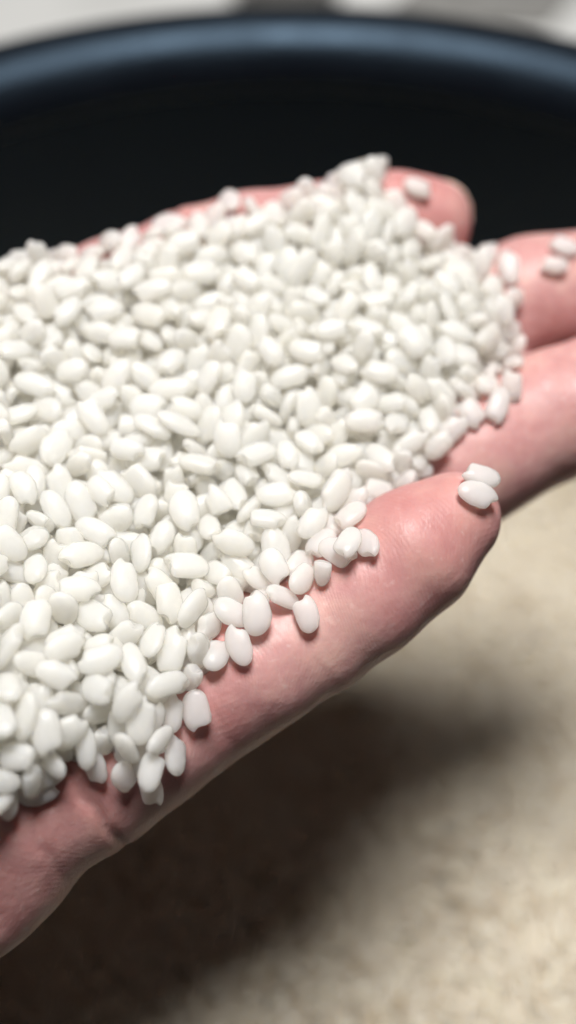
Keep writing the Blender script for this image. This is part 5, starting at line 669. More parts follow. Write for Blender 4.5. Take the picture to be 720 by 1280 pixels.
-1442 -38 12124 -500 -151 -17 853 106 6 -3653 -4991 11717 671 251 -662 219 97 4 -3942 -1746 12474 -404 170 893 98 97 0 -3845 495 12598 -152 679 633 340 100 3 -4218 -23 12402 315 119 -150 930 99 0 -3912 -2507 12471 845 -392 188 -310 103 3 -5036 796 12733 -192 -46 -215 957 92 0 -3386 -4419 12171 341 -62 607 715 103 2
-3353 -4001 12175 -77 -385 -440 808 96 1 -4367 -1287 12459 158 549 800 -182 103 5 -4054 -3884 12266 -47 -72 964 252 95 3 -3791 -727 12157 -175 739 -464 456 93 1 -4079 -1320 12425 452 598 358 -557 97 8 -3596 -5083 11338 -483 832 153 225 99 2 -3818 -4736 12092 856 326 232 -327 93 7 -4125 -444 12645 -300 76 7 951 104 0
-3333 -4689 11600 -390 -48 -398 829 97 1 -3559 -3845 12380 -305 917 -231 116 93 2 -3631 -1768 12431 -129 -638 756 -65 91 5 -3128 385 12115 914 70 46 397 86 1 330 -735 11626 -176 980 -88 -24 91 2 -601 -607 11715 891 185 34 -413 93 6 -2952 -4219 11497 -307 846 435 17 95 6 -2754 -997 11832 -208 957 89 -181 88 2
-1372 1129 12219 557 129 71 -817 93 6 -297 108 11822 -116 592 769 211 86 0 -3327 -21 12033 874 175 6 454 96 2 -2439 403 12071 -183 930 320 -12 93 2 -3916 -753 12187 924 191 53 328 96 2 -3171 -936 11842 975 113 88 -171 86 2 -153 -1573 11582 -315 830 426 177 88 3 -3647 -1991 12133 30 296 -62 953 100 2
-4707 1297 12499 -125 930 -337 -75 89 3 -3857 5 12316 637 1 519 -571 102 3 -3336 -3772 12335 921 282 -234 133 104 2 -4017 -4731 11917 740 352 334 -466 93 0 -4062 -3590 12630 975 -41 -142 164 107 7 -4018 -3998 12433 -329 716 607 -102 99 5 -3795 -4241 12303 -306 766 -401 -399 98 5 -4526 -1876 12552 373 -383 777 332 107 2
-4240 -2963 12611 858 -142 371 326 104 6 -3671 -2758 12663 130 963 107 -209 99 5 -4476 1612 12467 -103 866 -485 -64 86 7 173 -1143 11654 -139 932 -326 -72 97 0 -3274 -4419 11509 -251 333 861 292 94 8 -3036 -3366 11745 -312 88 -373 869 93 8 300 855 12139 -288 935 197 71 94 1 -1306 1468 12311 124 -657 731 136 89 0
-924 -1177 11623 855 171 -68 -485 96 3 1471 362 11845 942 133 44 306 94 6 -499 -2047 11425 72 99 -236 964 97 0 -4217 1275 12506 574 131 137 -796 101 3 193 -596 11663 659 19 171 732 98 5 -1981 -3180 11491 -73 179 -306 932 94 3 -3948 405 12341 819 157 -49 550 89 0 761 -426 11680 125 -8 991 56 88 5
-4373 471 12437 -2 781 -613 -121 92 1 -2649 -1657 11734 -141 716 662 -170 101 7 -527 -170 11820 625 58 249 -738 87 5 -1654 108 12015 945 278 50 163 92 2 -3759 230 12267 -278 740 -588 -173 90 7 935 3572 12984 249 -612 749 55 102 7 -1601 -3777 11281 -128 701 -666 -222 101 5 -4592 1108 12676 -27 859 -511 13 91 5
-4182 865 12676 -323 942 -59 -67 105 1 -4015 -4971 11786 128 -29 -657 743 98 5 -3332 -4627 11984 -250 590 52 766 97 0 -3418 -4938 11325 -175 -296 -413 843 105 3 -4011 -3286 12653 64 -66 935 341 103 3 -4269 455 12733 -215 656 567 449 99 0 -4172 -1848 12352 -59 934 -351 -17 100 0 -3780 -3270 12354 215 566 18 795 92 1
-3951 -2797 12576 236 136 -101 957 102 0 -3760 -3511 12490 504 -125 279 -808 95 7 -3604 -3184 12369 -188 559 807 -9 91 8 -4560 488 12709 -333 -300 888 100 92 8 -4678 -364 12431 66 32 -142 987 94 1 -4474 221 12416 139 -446 874 132 90 1 -3919 -4212 12037 -216 55 -291 930 102 4 -3687 -2847 12154 -161 27 984 76 102 4
-3296 -3869 11850 -271 784 557 37 93 8 -2756 -3828 11522 936 281 94 188 88 1 -3153 -2663 11882 -82 815 -560 -124 89 7 -2965 -3802 11675 44 731 -593 -334 102 1 -2873 -2413 11769 564 -21 228 -793 88 1 -1302 -1157 11624 -447 67 -251 856 93 2 -3212 -3117 11867 974 217 60 10 87 5 -2910 -3978 11433 420 279 -109 857 101 5
-2309 2209 12631 566 104 -242 781 94 2 -1819 37 11975 300 -240 922 53 101 7 -1352 -1781 11545 72 -567 820 19 95 8 -4222 -2323 12363 2 714 -684 -148 94 0 -4498 -1385 12382 -134 -106 984 -44 97 2 -3230 -4549 11218 -402 899 -112 -135 95 1 -1655 -3618 11360 -89 957 272 -52 97 5 -1707 -3371 11339 -227 71 -166 957 101 5
-519 -448 11773 -142 12 -35 989 97 2 -3551 -4452 11753 56 -577 713 395 99 0 -3147 -4778 11778 -230 769 470 367 96 8 -4228 -1581 12638 -17 -378 837 395 106 7 -4338 1371 12672 -135 54 989 -1 101 1 -3969 -3097 12581 698 348 -173 602 97 4 -4230 -2223 12536 -316 847 -220 -366 96 0 -3540 -4132 12224 -260 741 -331 -523 97 8
-3850 -1871 12635 -67 951 293 -70 91 3 -3820 -1396 12492 603 -258 14 -754 98 7 -4368 -668 12515 170 894 -413 -47 102 5 -3488 -4485 11502 -148 41 868 473 86 5 -1886 -1996 11530 -51 91 -118 988 99 5 -2258 -1530 11674 7 -647 760 59 99 5 -2766 -3518 11677 -169 281 -135 935 92 1 -3699 -3072 12215 979 147 141 -20 92 6
-1535 -2633 11414 -185 883 -416 -118 97 2 450 -1492 11589 17 880 474 28 97 2 -3220 -2197 11938 983 117 107 95 92 2 -884 1162 12228 937 287 34 195 90 0 -3536 -3059 12130 -8 977 -116 -176 88 2 -472 1074 12254 -56 687 684 237 88 5 -2486 -3356 11494 941 177 201 -207 90 7 -2499 -2484 11641 968 235 90 -10 90 2
-293 -1665 11519 356 934 11 -32 95 3 -1675 -1123 11641 961 204 -74 169 97 5 -2736 1941 12585 562 405 401 -599 95 1 -1349 -682 11716 -233 970 70 12 102 7 -1995 -3325 11431 650 422 -55 630 93 1 -3667 -2461 12140 265 73 -107 956 94 5 1952 688 11818 -204 937 -259 -116 102 5 -3427 -2764 12205 91 701 -667 -235 90 1
-3590 -2490 12511 812 15 557 -175 98 3 -3882 -2133 12498 -64 743 597 -297 100 1 -4112 632 12681 -405 566 689 202 95 1 -3715 -2334 12337 83 672 -208 705 97 2 -4490 -964 12553 979 -49 147 -132 101 4 -4639 -674 12698 43 62 994 80 94 1 -3773 -1460 12289 -19 -302 936 -179 102 0 -497 -488 11816 64 -349 823 443 105 5
-3467 -4831 11796 -1 799 -361 -481 107 8 -4555 792 12805 267 -35 -133 954 104 3 -4703 90 12759 -458 -248 -169 836 99 7 -2583 -2582 11776 741 58 -48 -667 98 2 -4920 347 12691 -152 973 170 -42 96 1 -4460 215 12682 195 -373 853 309 99 7 -3676 -526 12319 739 340 -309 -494 97 6 -3391 -3158 12180 -316 621 -136 704 96 1
-3896 -5010 11512 372 -177 -436 800 90 3 -2014 -2807 11458 964 185 89 172 97 0 -4144 -2719 12379 -259 924 282 -4 94 8 -2376 5 11924 53 330 935 124 90 4 -3610 -4031 12038 -70 -215 889 399 86 6 -2292 -1166 11719 970 130 199 -45 96 6 -3770 -362 12111 260 -639 649 320 93 6 -3484 -3234 12088 230 68 -109 965 92 0
-1096 -1352 11633 2 -89 972 216 99 5 -3272 -1670 11915 -6 549 827 120 90 4 2561 2680 12291 753 -27 -32 656 92 1 -2905 -327 11978 199 87 -167 962 86 3 -4163 804 12439 -284 249 926 27 98 2 -3816 -2938 12242 934 197 297 -14 95 0 1169 -272 11714 958 214 11 190 100 3 -3908 -4330 11945 -225 795 -472 -309 97 0
-1476 1990 12468 802 61 101 -586 97 7 -3947 -373 12383 222 402 844 -278 97 7 -3133 -4002 12075 849 -128 -207 -470 96 4 -3867 -4468 12231 266 -295 754 523 97 1 -3465 -2390 12271 -358 789 342 364 106 0 -3952 -4148 12154 -192 965 -29 -175 94 7 -4277 1911 12733 -178 -158 897 372 98 2 -3492 -3181 12532 -87 982 -132 -104 100 1
-4187 -2624 12500 220 176 -100 954 92 0 -4620 1822 12611 520 -541 619 232 105 2 -3263 -4234 12103 -290 -560 -522 574 95 1 -2055 -1032 11703 -476 212 -190 832 89 3 -3860 -1205 12132 -489 235 -257 800 102 7 -485 2263 12458 939 229 141 -215 88 0 -5136 1532 12517 29 -155 884 441 87 1 -4704 392 12513 -295 14 -150 944 101 0
-214 -1337 11590 962 144 22 -232 99 4 -2298 -3153 11582 218 99 -110 965 99 0 -1187 -181 11866 -74 602 774 183 100 4 -1895 -1639 11589 25 -428 848 313 102 7 -4376 -1667 12378 324 144 -85 931 96 3 -187 1495 12288 42 -230 951 204 103 6 -2678 -4240 11121 -133 -170 829 516 100 3 -4757 855 12511 -99 890 442 50 94 8
-3911 -3910 12087 -98 798 -543 -240 88 1 -3715 -4273 11909 580 -665 -469 -19 90 0 -1035 -2092 11497 656 54 123 -743 86 1 -4182 1850 12496 859 118 -81 491 89 1 -2879 -3650 11602 950 148 230 -153 99 0 -3618 -779 12050 -84 158 971 160 87 3 -1356 -3007 11385 -97 649 745 124 93 0 -3619 -1134 12345 -140 -461 -434 762 103 1
-4155 1545 12769 -2 709 682 -181 97 2 -3876 -966 12362 67 -191 936 288 98 2 -4556 -1353 12681 715 -292 310 -555 107 2 -3390 -3437 12113 -295 -279 580 706 100 6 -3550 -1806 12185 -208 -15 948 238 96 0 -3547 -4496 11807 -360 -317 -27 877 96 0 -4019 243 12595 41 690 640 337 103 6 -3599 -1992 12291 -421 836 325 -132 95 4
-3838 -711 12539 52 41 -139 988 106 4 -3472 -4244 12366 519 -777 -349 65 98 3 -4863 1100 12795 -116 -139 -230 956 102 2 -4109 -977 12582 -324 475 818 21 105 2 -3897 -2919 12359 -135 783 602 -78 107 1 -4431 -325 12640 -139 939 273 -154 98 1 -2807 -1805 11767 504 124 -60 853 95 2 -1689 -3182 11382 -295 132 937 131 98 2
-3466 -1982 12010 -211 913 213 -278 91 0 -1675 -189 11968 -174 904 379 89 86 5 -1836 -746 11784 11 968 -202 -149 91 1 1520 993 12102 -168 844 -506 -56 100 1 -3031 -2281 11811 -135 887 -422 -129 92 7 -520 -810 11671 -23 -102 965 240 91 3 -5021 1715 12521 935 311 28 165 101 0 -411 -1513 11554 -34 321 921 216 102 1
-3935 -2968 12362 963 199 159 -90 86 5 -3289 -3655 11857 -265 134 931 212 103 4 -3520 -3793 12012 966 218 135 24 97 1 -3583 -2138 12076 -168 514 841 8 89 8 -3082 -835 11952 642 225 -122 723 96 1 -3139 -4442 11311 538 381 -301 689 96 1 -9 -1087 11647 781 -9 -104 -615 94 5 61 1795 12374 -197 905 370 77 86 0
-3798 -3422 12200 991 96 43 -88 92 1 -4602 -1633 12460 147 13 -189 971 94 2 -3740 -4679 11874 787 339 283 -431 106 8 -4186 76 12731 899 81 -141 407 99 2 -3352 -3555 12282 146 -491 799 314 97 4 -4054 -3641 12370 -56 85 -74 992 105 0 -3570 -2843 12433 803 -238 -221 -500 92 1 -3598 -4567 12158 615 -410 417 529 100 3
-3480 -3565 12507 37 711 681 -173 96 5 -4189 -690 12314 602 -25 377 -703 92 3 -3413 -2146 12066 -334 -109 924 149 98 2 -3725 -3992 12376 586 -669 -388 -243 90 7 -4098 -2322 12715 914 173 -110 350 100 8 -4837 -330 12654 -111 602 779 134 98 2 -4922 1491 12608 -168 822 471 272 97 4 -3971 -153 12504 -308 933 -88 -167 97 1
1162 1354 12221 788 31 414 -454 102 2 -1575 2536 12615 157 29 -190 969 102 4 -1004 -292 11879 -380 924 -20 34 93 1 -2857 -2786 11744 -160 705 691 22 92 2 -3344 -2429 11985 -441 -21 -258 859 92 0 -317 -2086 11411 47 784 618 35 92 5 -4157 -1565 12295 -66 765 640 -24 97 0 2381 1018 11867 931 282 30 231 94 1
-3740 -4651 11464 875 455 53 153 93 1 -2570 303 11999 183 110 -220 952 94 2 412 -528 11659 -114 930 172 305 92 1 -3084 1192 12323 -10 -95 963 252 88 1 -3263 1812 12495 671 74 152 -722 99 2 -4263 -1377 12321 -27 54 989 132 90 1 -2284 555 12075 -170 887 422 78 87 2 -747 -1220 11593 -194 -35 921 335 89 5
-85 -1757 11549 631 56 255 -730 93 7 1574 608 11862 925 160 -159 305 86 7 -3160 -4468 12016 -357 863 -131 332 97 1 -3534 -1254 12090 533 32 205 -820 92 1"""
